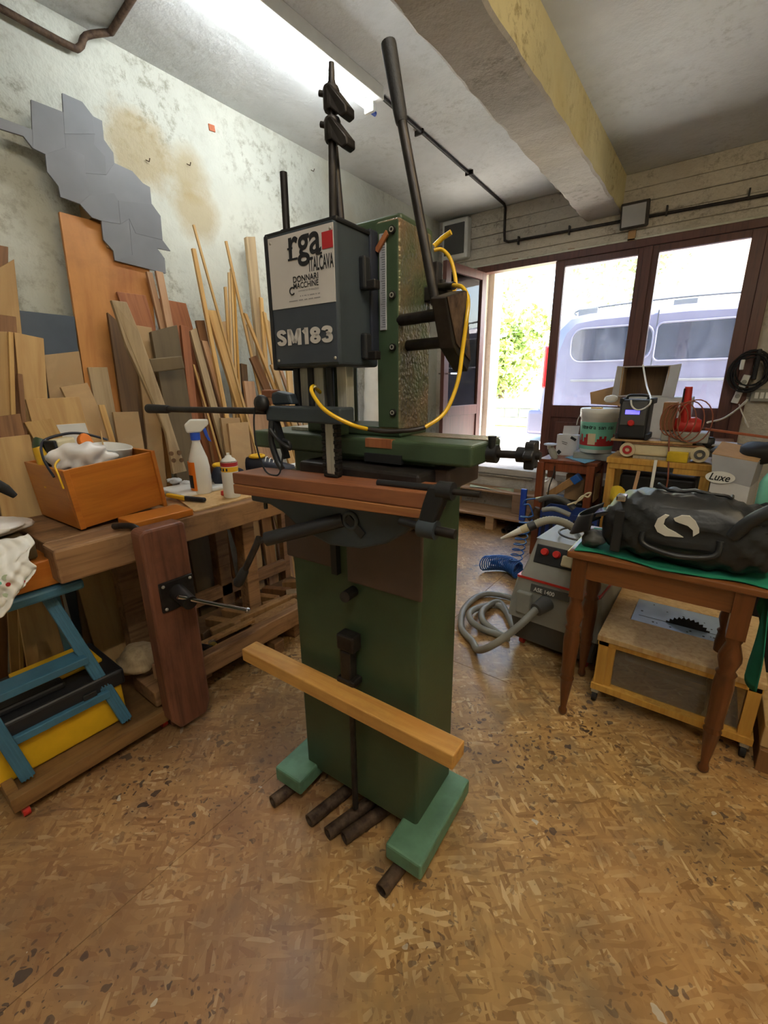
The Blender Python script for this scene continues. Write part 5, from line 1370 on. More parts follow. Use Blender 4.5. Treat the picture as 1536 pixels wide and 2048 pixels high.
for k, (q, r_, lb) in enumerate((((-2.388, 1.28, 0.96), (0.035, 0.03, 0.022), 'crumpled white tissue behind the utility knife'), ((-2.534, 1.279, 0.96), (0.04, 0.03, 0.02), 'crumpled white tissue at the foot of the drawer'))):
    tag(crumple(q, r_, 20 + k, 0.8).build('tissue', 'white_paper'), lb, 'tissue')
tag(MB().bar((-2.807, 2.096, 1.03), (-3.019, 2.436, 1.1), 0.03, 0.012).build('wood_offcut', 'board_pink', None, 0.002), 'small pink wood offcut sticking up behind the shoes', 'offcut')
tag(MB().bx(-2.40, -2.15, 1.12, 1.4, 0.938, 0.965).build('tool_tray', 'white_plastic', None, 0.01), 'shallow white tray behind the spray bottle', 'tray')

# far left end of the bench: bag, black tool, cloth
cb = thing('printed_bag', 'white plastic bag with red and green print hanging at the left edge', 'bag', (-1.80, 0.42, 0.95))
def drape(u, v):
    y = 0.20 + 0.215 * u - 0.05 * v * u + 0.012 * math.sin(11 * v)
    z = 1.0 - 0.235 * v * (0.72 + 0.28 * math.cos(3.2 * (u - 0.35)))
    x = -1.90 + 0.10 * math.sin(min(1.0, v * 1.6) * 1.5) + 0.008 * math.sin(17 * u + 4 * v) + 0.006 * math.sin(29 * v + 9 * u) + 0.005 * math.sin(41 * u - 13 * v)
    return Vector((x, y, z))
MB().grid(drape, 48, 40).build('sheet', 'foam_white', cb, solid=0.004)
rr = random.Random(2)
for k in range(9):
    u, v = rr.uniform(0.25, 0.8), rr.uniform(0.35, 0.75)
    p = drape(u, v) + Vector((0.006, 0, 0))
    MB().cyl(p, p + Vector((0.001, 0, 0)), rr.uniform(0.006, 0.013), n=9).build('printed_spot', ['print_red', 'teal_label', 'sheet_green'][k % 3], cb)
tag(crumple((-2.16, 0.40, 0.985), (0.10, 0.09, 0.025), 31, 0.5, 32, 20).build('plastic_bag', 'plastic_film'), 'crumpled grey white plastic bag left of the drawer', 'bag')
tag(MB().tube([(-1.95, 0.3666, 1.19), (-1.95, 0.3947, 1.162), (-1.95, 0.4168, 1.132)], 0.018, 10, rs=[0.02, 0.018, 0.01]).build('rubber_tool', 'black_rubber'), 'black rubber tool handle at the left picture edge', 'handle')
tag(MB().bx(-2.35, -1.95, 0.12, 0.44, 0.89, 0.955).build('side_shelf', 'board_olive', None, 0.006), 'olive brown board continuing the bench at the left edge', 'board')
tag(MB().bx(-2.35, -1.92, 0.05, 0.50, 0.78, 0.885).build('wooden_crate', 'orange_wood', None, 0.006), 'low ochre wooden box on the blue step ladder', 'box')

# ---------------------------------------------------------------- blue step ladder, dolly and toolbox
dl = thing('dolly', 'low wooden dolly on castors below the blue ladder', 'dolly', (-1.95, 0.4, 0))
MB().bx(-2.30, -1.80, 0.19, 0.74, 0.070, 0.090).build('deck', 'dolly_wood', dl, 0.002)
MB().bx(-1.80, -1.765, 0.155, 0.76, 0.055, 0.115).build('edge_batten', 'dolly_wood', dl, 0.003)
MB().bx(-2.30, -1.80, 0.155, 0.19, 0.055, 0.115).build('edge_batten', 'dolly_wood', dl, 0.003)
MB().bx(-2.30, -1.80, 0.735, 0.765, 0.055, 0.115).build('edge_batten', 'dolly_wood', dl, 0.003)
for x, y in ((-1.80, 0.19), (-1.82, 0.71), (-2.26, 0.71), (-2.26, 0.19)):
    cs = MB().cyl((x, y - 0.011, 0.025), (x, y + 0.011, 0.025), 0.025, n=16).build('castor_wheel', 'red_plastic', dl)
    MB().bx(x - 0.02, x + 0.02, y - 0.015, y + 0.015, 0.048, 0.058).build('castor_fork', 'bright_steel', cs)
ldr = thing('step_ladder', 'small blue metal step ladder tucked under the bench end', 'ladder', (-1.9, 0.4, 0.09))
FL0, FL1 = Vector((-1.83, 0.225, 0.118)), Vector((-1.92, 0.13, 0.70))
FR0, FR1 = Vector((-1.84, 0.575, 0.118)), Vector((-1.98, 0.44, 0.735))
def rail(p0, p1, w, d, nm='stile'):
    o = MB().bar(p0, p1, d, w, (0, 1, 0)).build(nm, 'blue_paint', ldr, 0.004)
    p0, p1 = Vector(p0), Vector(p1)
    for k in (-0.011, 0, 0.011):
        MB().bar(p0 + Vector((d / 2, k, 0)), p1 + Vector((d / 2, k, 0)), 0.004, 0.004, (0, 1, 0)).build('ridge', 'blue_paint', o)
rail(FL0, FL1, 0.045, 0.022)
rail(FR0, FR1, 0.045, 0.022)
for t in (0.26, 0.56):
    a, b = FL0.lerp(FL1, t), FR0.lerp(FR1, t)
    MB().bx(min(a.x, b.x) - 0.05, max(a.x, b.x) + 0.004, a.y, b.y, a.z - 0.016, a.z + 0.016).build('tread', 'blue_paint', ldr, 0.004)
MB().bx(-2.22, -1.90, 0.06, 0.55, 0.735, 0.775).build('top_platform', 'blue_paint', ldr, 0.01)
for y in (0.14, 0.50):
    MB().bar((-2.28, y + 0.04, 0.118), (-2.12, y, 0.74), 0.022, 0.03, (0, 1, 0)).build('rear_leg', 'blue_paint', ldr, 0.003)
    MB().bar((-1.97, y, 0.50), (-2.18, y, 0.50), 0.006, 0.02).build('stay', 'blue_paint', ldr)
tbx = thing('toolbox', 'yellow plastic toolbox with a black lid on the dolly', 'toolbox', (-2.05, 0.4, 0.12))
MB().bx(-2.20, -1.885, 0.13, 0.60, 0.095, 0.27).build('base', 'yellow_plastic', tbx, 0.012, 3)
MB().bx(-2.215, -1.87, 0.12, 0.615, 0.27, 0.345).build('lid', 'black_plastic', tbx, 0.014, 3)
MB().bx(-2.19, -1.99, 0.30, 0.58, 0.345, 0.362).build('lid_panel', 'yellow_plastic', tbx, 0.006)
MB().bx(-1.98, -1.92, 0.20, 0.42, 0.345, 0.375).build('lid_handle', 'black_plastic', tbx, 0.01)
MB().bx(-1.868, -1.860, 0.45, 0.50, 0.25, 0.31).build('latch', 'black_plastic', tbx, 0.004)

# tools and offcuts in the tray under the bench
TRAY = [((-1.98, 1.02, 0.20), (-1.90, 1.30, 0.245), 0.035, 0.02, 'tool_wood', 'pale wooden hammer handle resting on the front tray rail'),
        ((-2.05, 1.12, 0.20), (-1.95, 1.60, 0.24), 0.045, 0.03, 'tool_wood', 'wooden mallet with a square head lying across the tray'),
        ((-1.95, 1.30, 0.18), (-1.90, 1.62, 0.21), 0.06, 0.05, 'tool_wood', 'short moulding plane body next to the front rail'),
        ((-2.20, 1.20, 0.18), (-1.98, 1.25, 0.20), 0.05, 0.05, 'tool_wood', 'leftmost wooden plane of the row in the tray'),
        ((-2.22, 1.32, 0.18), (-2.00, 1.36, 0.20), 0.05, 0.05, 'tool_wood', 'second wooden plane of the row in the tray'),
        ((-2.24, 1.43, 0.18), (-2.02, 1.47, 0.20), 0.05, 0.05, 'board_dark', 'dark wooden plane, third of the row in the tray'),
        ((-2.25, 1.54, 0.18), (-2.04, 1.58, 0.20), 0.05, 0.05, 'tool_wood', 'fourth wooden plane of the row in the tray'),
        ((-2.26, 1.65, 0.18), (-2.06, 1.70, 0.20), 0.05, 0.05, 'board_brown', 'brown wooden plane near the machine column'),
        ((-2.05, 1.66, 0.20), (-1.92, 1.82, 0.20), 0.07, 0.05, 'board_grey', 'grey wooden block at the right end of the tray'),
        ((-2.20, 1.76, 0.19), (-2.05, 1.88, 0.20), 0.05, 0.06, 'tool_wood', 'square wooden block in the far corner of the tray'),
        ((-2.28, 1.00, 0.19), (-2.05, 1.10, 0.19), 0.07, 0.06, 'board_dark', 'dark wooden block behind the vise in the tray'),
        ((-2.02, 1.45, 0.235), (-1.93, 1.80, 0.215), 0.03, 0.02, 'tool_wood', 'loose stick lying over the planes')]
for p0, p1, w, h, m, lb in TRAY:
    tag(MB().bar(p0, p1, w, h).build('wooden_tool', m, None, 0.004), lb, 'tool', 'wooden tools in the bench tray')
gh = thing('hammer', 'claw hammer head of dark steel in the tray behind the vise', 'hammer', (-1.97, 1.0, 0.2))
MB().cyl((-2.02, 0.98, 0.21), (-1.88, 1.02, 0.215), 0.017, n=12).build('head', 'dark_steel', gh)
jr = thing('glass_jar', 'small jar with yellow glue in the tray corner', 'jar', (-1.92, 1.05, 0.156), local=True)
MB().lathe([(0.020, 0), (0.023, 0.004), (0.023, 0.05), (0.018, 0.058)], (0, 0, 0), (0, 0, 1), 16).build('jar_body', 'yellow_hose', jr)
MB().cyl((0, 0, 0.058), (0, 0, 0.07), 0.02, n=14).build('jar_lid', 'acrylic', jr)
tag(MB().box((-2.15, 1.42, 0.035), (0.10, 0.80, 0.07)).build('timber_baulk', 'board_olive', None, 0.005), 'square timber baulk on the floor below the tray', 'timber')
tag(MB().box((-1.95, 1.60, 0.055), (0.14, 0.12, 0.10), rotz(0.2)).build('timber_block', 'bench_wood', None, 0.006), 'short timber block under the tray rail', 'timber')
tag(crumple((-2.05, 0.74, 0.25), (0.11, 0.09, 0.06), 40, 0.5).build('rag_bundle', 'board_grey'), 'grey rag bundle under the bench beside the ladder', 'rag')
tag(MB().box((-1.90, 0.82, 0.22), (0.10, 0.12, 0.08), rotz(0.3)).build('wood_block', 'board_pink', None, 0.004), 'pinkish wood block behind the foot of the vise', 'block')
tag(MB().bx(-2.05, -1.83, 0.70, 0.98, 0.10, 0.178).build('under_shelf', 'bench_wood', None, 0.005), 'rough wooden shelf beam behind the vise foot', 'beam')

# ---------------------------------------------------------------- pallet steps below the door
def pallet(label, x0, x1, y0, y1, zt, nb, bl):
    t = thing('pallet', label, 'pallet', ((x0 + x1) / 2, (y0 + y1) / 2, 0), 'pallets used as steps')
    w = (y1 - y0) / nb
    for k in range(nb):
        MB().bx(x0, x1, y0 + k * w + 0.003, y0 + (k + 1) * w - 0.003, zt - 0.02, zt).build('deck_board', 'pallet_wood', t, 0.002)
    for x in bl:
        for y in ([y0 + 0.05] if nb < 3 else [y0 + 0.05, y1 - 0.05]):
            MB().bx(x - 0.045, x + 0.045, y - 0.045, y + 0.045, 0.0 if zt < 0.2 else 0.155, zt - 0.02).build('block', 'pallet_wood', t, 0.003)
    return t
pallet('lower wooden pallet step on the floor before the door', -2.4, -1.2, 4.2, 4.62, 0.152, 3, (-2.3, -1.78, -1.27))
pallet('upper wooden pallet step below the door sill', -2.4, -1.35, 4.4, 4.645, 0.372, 2, (-2.3, -1.58, -1.42))
tag(MB().grid(lambda u, v: Vector((-2.13 + 0.50 * u - 0.05 * v, 4.42 + 0.13 * v + 0.03 * u, 0.376 + 0.008 * math.sin(5 * u + 3 * v))), 12, 4).build('paper_sheet', 'sheet_green', None, solid=0.002), 'pale green paper lying on the upper pallet step', 'paper')
for k in range(4):
    x = -1.60 + k * 0.058
    tag(MB().pipe((x, 4.16, 0.032), (x + 0.02, 4.6, 0.032), 0.028, 0.02, 14).build('pipe_end', 'dark_steel'), ['leftmost', 'second', 'third', 'rightmost'][k] + ' of four pipe ends under the lower pallet', 'pipe', 'pipes under the pallet')
tag(MB().bx(-2.56, -2.40, 4.1, 4.6, 0.1, 0.75).build('white_board', 'melamine', None, 0.003), 'white board standing left of the pallet steps', 'board')

# ---------------------------------------------------------------- table with turned legs
tbl = thing('side_table', 'small brown wooden table with turned legs', 'table', (-0.09, 2.05, 0))
TXA, TXB, TYA, TYB = -0.425, 0.228, 1.835, 2.26
MB().bx(TXA, TXB, TYA, TYB, 0.79, 0.818).build('table_top', 'table_wood', tbl, 0.006)
for x0, x1, y0, y1 in ((-0.36, 0.165, 1.86, 1.88), (-0.36, 0.165, 2.215, 2.235), (-0.385, -0.365, 1.88, 2.22), (0.17, 0.19, 1.88, 2.22)):
    MB().bx(x0, x1, y0, y1, 0.70, 0.79).build('apron', 'table_wood', tbl, 0.002)
LEGP = [(0.012, 0), (0.019, 0.010), (0.019, 0.026), (0.013, 0.04), (0.024, 0.15), (0.029, 0.195), (0.031, 0.20), (0.024, 0.212), (0.031, 0.225), (0.028, 0.25), (0.034, 0.40), (0.029, 0.448), (0.034, 0.458), (0.025, 0.470), (0.037, 0.515), (0.036, 0.535), (0.022, 0.585), (0.028, 0.60), (0.028, 0.615)]
for x, y in ((-0.372, 1.872), (0.170, 1.872), (-0.372, 2.22), (0.170, 2.22)):
    lg = MB().lathe(LEGP, (x, y, 0), (0, 0, 1), 18).bx(x - 0.028, x + 0.028, y - 0.028, y + 0.028, 0.61, 0.79).build('leg', 'turned_wood', tbl)
gc = thing('green_cloth', 'green cloth over the small table hanging down at its right corner', 'cloth', (0, 2.0, 0.82))
def clth(u, v):
    x = -0.40 + 0.64 * u
    y = 1.85 + 0.02 * math.sin(9 * u) - 0.012 * u + 0.36 * v
    return Vector((x, y, 0.8215 + 0.004 * abs(math.sin(13 * u + 6 * v))))
MB().grid(clth, 40, 10).build('flat_part', 'green_cloth', gc, solid=0.003)
def hang(u, v):
    y = 1.86 + 0.24 * u + 0.02 * math.sin(8 * v)
    drop = 0.42 * (0.70 + 0.30 * math.sin(1.2 + 4.2 * u))
    return Vector((0.236 + 0.018 * math.sin(11 * u + 2 * v) * v + 0.012 * v, y, 0.824 - drop * v))
MB().grid(hang, 24, 16).build('hanging_part', 'green_cloth', gc, solid=0.003)

# black holdall with an S emblem
bg_ = thing('holdall', 'black leather holdall with a white S emblem on the green cloth', 'bag', (-0.03, 2.03, 0.826))
def bagf(u, v):
    a = u * 2 * math.pi
    b = (v - 0.5) * math.pi
    ex, ez = 0.45, 0.55
    cs, sn = math.cos(a), math.sin(a)
    cb, sb_ = math.cos(b), math.sin(b)
    px_ = math.copysign(abs(cs) ** ex, cs) * abs(cb) ** ez
    py_ = math.copysign(abs(sn) ** ex, sn) * abs(cb) ** ez
    pz_ = math.copysign(abs(sb_) ** 0.75, sb_)
    sag = 0.88 + 0.07 * math.cos(3.0 * px_ + 0.6) + 0.03 * math.sin(7 * px_ + 2 * py_)
    x = -0.035 + 0.288 * px_ * (1 - 0.05 * pz_)
    y = 2.03 + 0.138 * py_ * (1 - 0.10 * pz_)
    z = 0.962 + 0.137 * pz_ * (sag if pz_ > 0 else 1.0)
    wr = 0.006 * math.sin(19 * px_ + 11 * pz_ + 5 * py_) + 0.004 * math.sin(31 * px_ - 17 * pz_)
    return Vector((x, y + wr * 0.8, z + wr))
MB().grid(bagf, 72, 36).build('body', 'bag_leather', bg_)
MB().tube([bagf(0.5 + 0.5 * t, 0.93) + Vector((0, 0.05, 0.006)) for t in [k / 20 for k in range(21)]], 0.006, 8).build('zip', 'black_plastic', bg_)
EMB = [[(-0.1049, 1.884, 1.028), (-0.126, 1.884, 1.007), (-0.1319, 1.884, 0.9801), (-0.1191, 1.884, 0.9586), (-0.0932, 1.884, 0.9477), (-0.0373, 1.884, 0.953), (-0.0625, 1.884, 0.9656), (-0.0894, 1.884, 0.9762), (-0.104, 1.884, 0.9892), (-0.1024, 1.884, 1.011), (-0.092, 1.884, 1.026)],
       [(-0.0765, 1.884, 1.018), (-0.054, 1.884, 1.033), (-0.0315, 1.884, 1.035), (-0.0109, 1.884, 1.018), (0.0033, 1.884, 0.9937), (0.0057, 1.884, 0.9789), (-0.0097, 1.884, 0.9624), (-0.0132, 1.884, 0.9848), (-0.0305, 1.884, 0.9988), (-0.0591, 1.884, 1.005), (-0.0705, 1.884, 1.009)]]
for e in EMB:
    MB().prism(e, (0, 0.012, 0)).build('emblem', 'bag_print', bg_)
for x0, x1 in ((-0.165, 0.07), (-0.14, 0.10)):
    yb = 1.888 if x0 < -0.15 else 2.17
    MB().tube(spline([(x0, yb, 0.95), (x0 + 0.01, yb - 0.012, 0.905), ((x0 + x1) / 2, yb - 0.022, 0.885), (x1 - 0.01, yb - 0.012, 0.905), (x1, yb, 0.96)]), 0.011, 8).build('handle', 'bag_leather', bg_)
MB().bx(-0.27, -0.235, 1.882, 1.892, 0.85, 1.02).build('strap', 'black_rubber', bg_, 0.004)
MB().bx(-0.275, -0.24, 1.90, 1.95, 1.05, 1.075).build('buckle', 'chrome', bg_, 0.006)
MB().tube(spline([(0.10, 1.90, 0.98), (0.14, 1.885, 1.05), (0.20, 1.89, 1.10), (0.25, 1.93, 1.10), (0.27, 2.0, 1.02)]), 0.022, 10).build('shoulder_fold', 'bag_leather', bg_)
bg_.location.y -= 0.035
vzr = thing('welding_visor', 'glossy black visor lying at the left of the holdall', 'visor', (-0.36, 1.95, 0.86))
def vis(u, v):
    a = math.pi * (0.05 + 0.9 * u)
    return Vector((-0.335 - 0.115 * math.sin(a) * (1 - 0.25 * v), 1.97 - 0.10 * math.cos(a), 0.925 - 0.075 * math.sin(a) * (0.9 - 0.3 * v) + 0.07 * v))
MB().grid(vis, 20, 8).build('shell', 'black_plastic', vzr, solid=0.004)
MB().box((-0.31, 1.95, 0.985), (0.09, 0.10, 0.018), Matrix.Rotation(-0.35, 3, 'Y')).build('top_window', 'car_glass', vzr, 0.005)
tag(crumple((-0.345, 1.93, 0.865), (0.05, 0.05, 0.035), 50, 0.6).build('grey_pouch', 'dark_grey_plastic'), 'small grey pouch tucked under the visor', 'pouch')

# ---------------------------------------------------------------- table saw cart under the table
ct = thing('saw_cart', 'yellow pine cart with a circular saw blade in its top', 'table saw', (0, 2.35, 0))
MB().bx(-0.295, 0.315, 2.04, 2.29, 0.335, 0.362).build('top_board', 'pine_pale', ct, 0.003)
MB().bx(-0.295, 0.315, 2.56, 2.68, 0.335, 0.362).build('top_board', 'pine_pale', ct, 0.003)
MB().bx(-0.295, -0.197, 2.29, 2.56, 0.335, 0.362).build('top_board', 'pine_pale', ct, 0.003)
MB().bx(0.20, 0.315, 2.29, 2.56, 0.335, 0.362).build('top_board', 'pine_pale', ct, 0.003)
pl = MB().bx(-0.195, 0.198, 2.292, 2.558, 0.35, 0.3605).build('saw_plate', 'saw_plate', ct, 0.001)
MB().bx(-0.17, 0.19, 2.360, 2.364, 0.3600, 0.3612).build('blade_slot', 'black_plastic', pl)
rr = random.Random(6)
for k in range(14):
    x, y = rr.uniform(-0.17, 0.17), rr.choice((rr.uniform(2.31, 2.34), rr.uniform(2.39, 2.53)))
    MB().cyl((x, y, 0.3602), (x, y, 0.3612), rr.uniform(0.003, 0.006), n=8).build('plate_hole', 'black_plastic', pl)
nt_ = 36
bp = []
for k in range(nt_):
    a = 2 * math.pi * k / nt_
    bp += [(0.115 * math.cos(a), 0.115 * math.sin(a)), (0.104 * math.cos(a + 0.10), 0.104 * math.sin(a + 0.10))]
MB().prism([(0.035 + x, 2.361, 0.295 + z) for x, z in bp], (0, 0.003, 0)).build('saw_blade', 'dark_steel', ct)
for x in (-0.265, 0.285):
    for y in (2.065, 2.64):
        MB().bx(x - 0.022, x + 0.022, y - 0.02, y + 0.02, 0.10, 0.335).build('post', 'pine_yellow', ct, 0.002)
MB().bx(-0.245, -0.215, 2.05, 2.075, 0.10, 0.335).build('front_stile', 'pine_yellow', ct, 0.002)
for q in ((-0.295, 0.318, 2.035, 2.085, 0.072, 0.105), (-0.295, 0.318, 2.62, 2.67, 0.072, 0.105), (-0.295, -0.245, 2.085, 2.62, 0.072, 0.105), (0.268, 0.318, 2.085, 2.62, 0.072, 0.105)):
    MB().bx(*q).build('base_rail', 'pine_yellow', ct, 0.002)
MB().bx(-0.29, 0.31, 2.045, 2.06, 0.312, 0.335).build('top_rail', 'pine_yellow', ct, 0.002)
MB().bx(-0.24, 0.265, 2.075, 2.078, 0.105, 0.315).build('front_pane', 'acrylic', ct)
MB().bx(-0.2, 0.22, 2.30, 2.56, 0.11, 0.24).build('saw_motor', 'dark_grey_plastic', ct, 0.02)
MB().bx(-0.1, 0.18, 2.25, 2.29, 0.10, 0.12).build('inner_rail', 'board_grey', ct)
for x, y in ((-0.275, 2.06), (0.295, 2.06), (-0.275, 2.65), (0.295, 2.65)):
    w_ = MB().cyl((x - 0.010, y, 0.026), (x + 0.010, y, 0.026), 0.026, n=16).build('castor_wheel', 'black_rubber', ct)
    MB().bx(x - 0.016, x + 0.016, y - 0.018, y + 0.018, 0.05, 0.072).build('castor_fork', 'bright_steel', w_, 0.003)
tag(MB().bx(0.335, 0.75, 2.0, 2.5, 0.0, 0.10).build('timber_stack', 'board_brown', None, 0.004), 'thick brown beam on the floor right of the saw cart', 'timber')
tag(MB().bx(0.335, 0.70, 2.02, 2.45, 0.101, 0.20).build('timber_block', 'pine_pale', None, 0.004), 'pale sawn block lying on the thick brown beam', 'timber')

# ---------------------------------------------------------------- workshop vacuum
vc = thing('workshop_vacuum', 'grey workshop vacuum cleaner with a red stripe', 'vacuum', (-0.58, 2.26, 0), local=True, rotz=math.radians(-4))
# local: x right, y back, front at y=0
def vbox(levels, nm, m, bev=0.02):
    mb = MB()
    rings = [[Vector((x0, y0, z)), Vector((x1, y0, z)), Vector((x1, y1, z)), Vector((x0, y1, z))] for z, x0, x1, y0, y1 in levels]
    for i in range(len(rings) - 1):
        mb.add(rings[i] + rings[i + 1], [(k, (k + 1) % 4, 4 + (k + 1) % 4, 4 + k) for k in range(4)])
    mb.add(rings[0], [(3, 2, 1, 0)])
    mb.add(rings[-1], [(0, 1, 2, 3)])
    o = mb.build(nm, m, vc, bev, 3)
    return o
vbox([(0.05, -0.20, 0.24, 0.03, 0.44), (0.21, -0.225, 0.26, 0.0, 0.46)], 'tank', 'dark_grey_plastic')
vbox([(0.20, -0.235, 0.27, -0.01, 0.47), (0.30, -0.23, 0.265, 0.0, 0.47), (0.44, -0.205, 0.245, 0.015, 0.45)], 'body', 'grey_plastic')
tpv = vbox([(0.452, -0.19, 0.235, 0.012, 0.44), (0.545, -0.165, 0.22, 0.05, 0.43), (0.66, -0.145, 0.20, 0.10, 0.42)], 'motor_head', 'grey_plastic', 0.025)
MB().bx(-0.193, 0.238, 0.008, 0.445, 0.5, 0.507)
vbox([(0.440, -0.2, 0.24, 0.008, 0.445), (0.453, -0.2, 0.24, 0.008, 0.445)], 'red_stripe', 'red_plastic', 0.003)
sl_ = Vector((0, 0.0495, 0.115)).normalized()
fn_ = Vector((0, -0.92, 0.39)).normalized()
rt_ = Matrix((Vector((1, 0, 0)), -fn_, fn_.cross(Vector((1, 0, 0))) * -1)).transposed()
tilt = Matrix.Rotation(math.radians(-23), 3, 'X')
cp = MB().box((0.005, 0.066, 0.585), (0.27, 0.012, 0.105), tilt).build('control_panel', 'black_plastic', vc, 0.004)
for k, (x, m) in enumerate(((-0.075, 'red_plastic'), (-0.01, 'red_plastic'))):
    c_ = Vector((x, 0.058, 0.605))
    MB().cyl(c_, c_ + fn_ * 0.022, 0.021, 0.017, n=18).build('knob', m, vc)
sk = MB().box((0.055, 0.042, 0.585), (0.055, 0.05, 0.06), tilt).build('socket', 'cream_plastic', vc, 0.008)
np_ = MB().box((-0.01, 0.006, 0.40), (0.21, 0.010, 0.045), Matrix.Rotation(math.radians(-6), 3, 'X')).build('name_plate', 'dark_grey_plastic', vc, 0.002)
text('lettering_model', 'ASE 1400', (-0.095, -0.006, 0.388), (1, 0, 0), (0, 0.1, 1), 0.024, 'white_plastic', vc, width=0.115, bold=0.02)
for x in (-0.185, 0.12):
    MB().bx(x, x + 0.085, -0.022, 0.02, 0.235, 0.365).build('latch', 'grey_plastic', vc, 0.008)
MB().cyl((-0.02, 0.01, 0.335), (-0.045, -0.07, 0.315), 0.045, 0.036, n=18).build('inlet', 'dark_grey_plastic', vc)
for x in (-0.16, 0.2):
    for y in (0.07, 0.38):
        MB().cyl((x - 0.012, y, 0.03), (x + 0.012, y, 0.03), 0.03, n=14).build('castor', 'red_plastic' if y < 0.2 else 'black_rubber', vc)
def corrugated(path, r):
    pts = spline(path, 10)
    # equal steps along the path, ribs every second ring
    out, acc = [pts[0]], 0.0
    for a, b in zip(pts, pts[1:]):
        d = (b - a).length
        while acc + d >= 0.007:
            t = (0.007 - acc) / d
            a = a.lerp(b, t)
            d = (b - a).length
            out.append(a.copy())
            acc = 0.0
        acc += d
    return MB().tube(out, r, 12, rs=[r if k % 2 else r * 0.9 for k in range(len(out))])
hs = thing('vacuum_hose', 'grey corrugated suction hose coiled on the floor before the vacuum', 'hose', (-0.9, 2.3, 0))
corrugated([(-0.632, 2.20, 0.315), (-0.68, 2.10, 0.25), (-0.77, 2.02, 0.15), (-0.88, 2.04, 0.05), (-0.9637, 2.134, 0.024), (-1.089, 2.236, 0.024), (-1.188, 2.481, 0.024), (-1.163, 2.747, 0.024), (-0.95, 2.80, 0.024), (-0.84, 2.70, 0.024)], 0.021).build('long_loop', 'grey_hose', hs)
corrugated([(-0.82, 2.42, 0.024), (-1.019, 2.677, 0.03), (-1.056, 2.493, 0.05), (-1.003, 2.356, 0.05), (-0.9026, 2.321, 0.024), (-0.8198, 2.292, 0.024), (-0.80, 2.30, 0.024)], 0.021).build('small_loop', 'grey_hose', hs)
corrugated([(-0.831, 2.304, 0.024), (-0.94, 2.294, 0.024), (-1.034, 2.275, 0.06), (-1.095, 2.363, 0.07), (-1.098, 2.564, 0.024), (-1.004, 2.64, 0.024), (-0.86, 2.50, 0.024)], 0.021).build('inner_loop', 'grey_hose', hs)
h2 = thing('suction_nozzle_hose', 'grey hose with a taped pale nozzle lying over the vacuum top', 'hose', (-0.65, 2.3, 0.7))
corrugated([(-0.517, 2.35, 0.756), (-0.5628, 2.32, 0.7886), (-0.6167, 2.28, 0.8057), (-0.6583, 2.25, 0.7976), (-0.6913, 2.22, 0.7801)], 0.022).build('tube', 'grey_hose', h2)
MB().cyl((-0.6864, 2.22, 0.7838), (-0.715, 2.2, 0.7672), 0.024, n=16).build('black_cuff', 'black_plastic', h2)
MB().cyl((-0.7126, 2.2, 0.7704), (-0.7448, 2.19, 0.7503), 0.022, 0.02, n=16).build('tape', 'cream_plastic', h2)
MB().cyl((-0.7448, 2.19, 0.7503), (-0.842, 2.16, 0.6913), 0.019, 0.006, n=16).build('nozzle', 'white_plastic', h2)
tag(MB().tube(arc((-0.52, 2.5, 0.685), (1, 0, 0), (0, 1, 0), 0.11, 0, 2 * math.pi, 30)[:-1], 0.006, 8, closed=True).build('wire_ring', 'dark_grey_plastic'), 'dark wire ring lying on top of the vacuum', 'ring')
tag(MB().box((-0.50, 2.50, 0.682), (0.05, 0.16, 0.02), rotz(0.5)).build('grinding_stone', 'grey_carton', None, 0.004), 'grey blue stone block inside the wire ring', 'block')

# blue coiled air hose and air gun
ah = thing('air_hose', 'blue spiral air hose coiled on the floor behind the vacuum', 'hose', (-1.2, 3.2, 0))
pts = []
for k in range(260):
    t = k / 259
    a = t * 22 * 2 * math.pi
    c = Vector((-1.36 + 0.28 * t, 3.16 + 0.10 * math.sin(3.0 * t), 0.075))
    pts.append(c + Vector((0.02 * math.cos(a), 0.062 * math.cos(a), 0.062 * math.sin(a))))
MB().tube(pts, 0.0055, 6).build('coil', 'blue_hose', ah)
pts = []
A_, B_ = Vector((-1.12, 3.2, 0.12)), Vector((-1.07, 3.25, 0.52))
for k in range(140):
    t = k / 139
    a = t * 9 * 2 * math.pi
    pts.append(A_.lerp(B_, t) + Vector((0.045 * math.cos(a), 0.045 * math.sin(a), 0.0)))
MB().tube(pts, 0.0055, 6).build('stretched_coil', 'blue_hose', ah)
MB().tube(spline([B_ + Vector((0.045, 0, 0)), (-1.06, 3.25, 0.60), (-1.106, 3.25, 0.5909), (-1.09, 3.25, 0.6332), (-1.004, 3.25, 0.6577)]), 0.006, 8).build('lead', 'blue_hose', ah)
ag = thing('air_gun', 'grey air blow gun handle lying over the clutter by the stool', 'air gun', (-0.874, 3.25, 0.6464))
MB().tube(spline([(-0.9916, 3.25, 0.6478), (-0.8957, 3.25, 0.6851), (-0.8052, 3.25, 0.6682), (-0.7376, 3.25, 0.6188)]), 0.02, 10).build('handle', 'dark_grey_plastic', ag)
MB().cyl((-1.015, 3.25, 0.6522), (-0.9709, 3.25, 0.6664), 0.012, n=12).build('connector', 'chrome', ag)
MB().tube(spline([(-0.9589, 3.25, 0.5749), (-0.8692, 3.25, 0.5973), (-0.7601, 3.25, 0.5697)]), 0.018, 10).build('trigger_guard', 'grey_plastic', ag)
tag(MB().tube(spline([(-0.7728, 3.2, 0.6545), (-0.6937, 3.2, 0.7033), (-0.6596, 3.2, 0.7514), (-0.6286, 3.2, 0.7629), (-0.6445, 3.2, 0.7321), (-0.6806, 3.2, 0.7341), (-0.7235, 3.2, 0.6696)]), 0.006, 8).build('tied_cord', 'cream_plastic'), 'cream cord tied in a bow in front of the stool', 'cord')
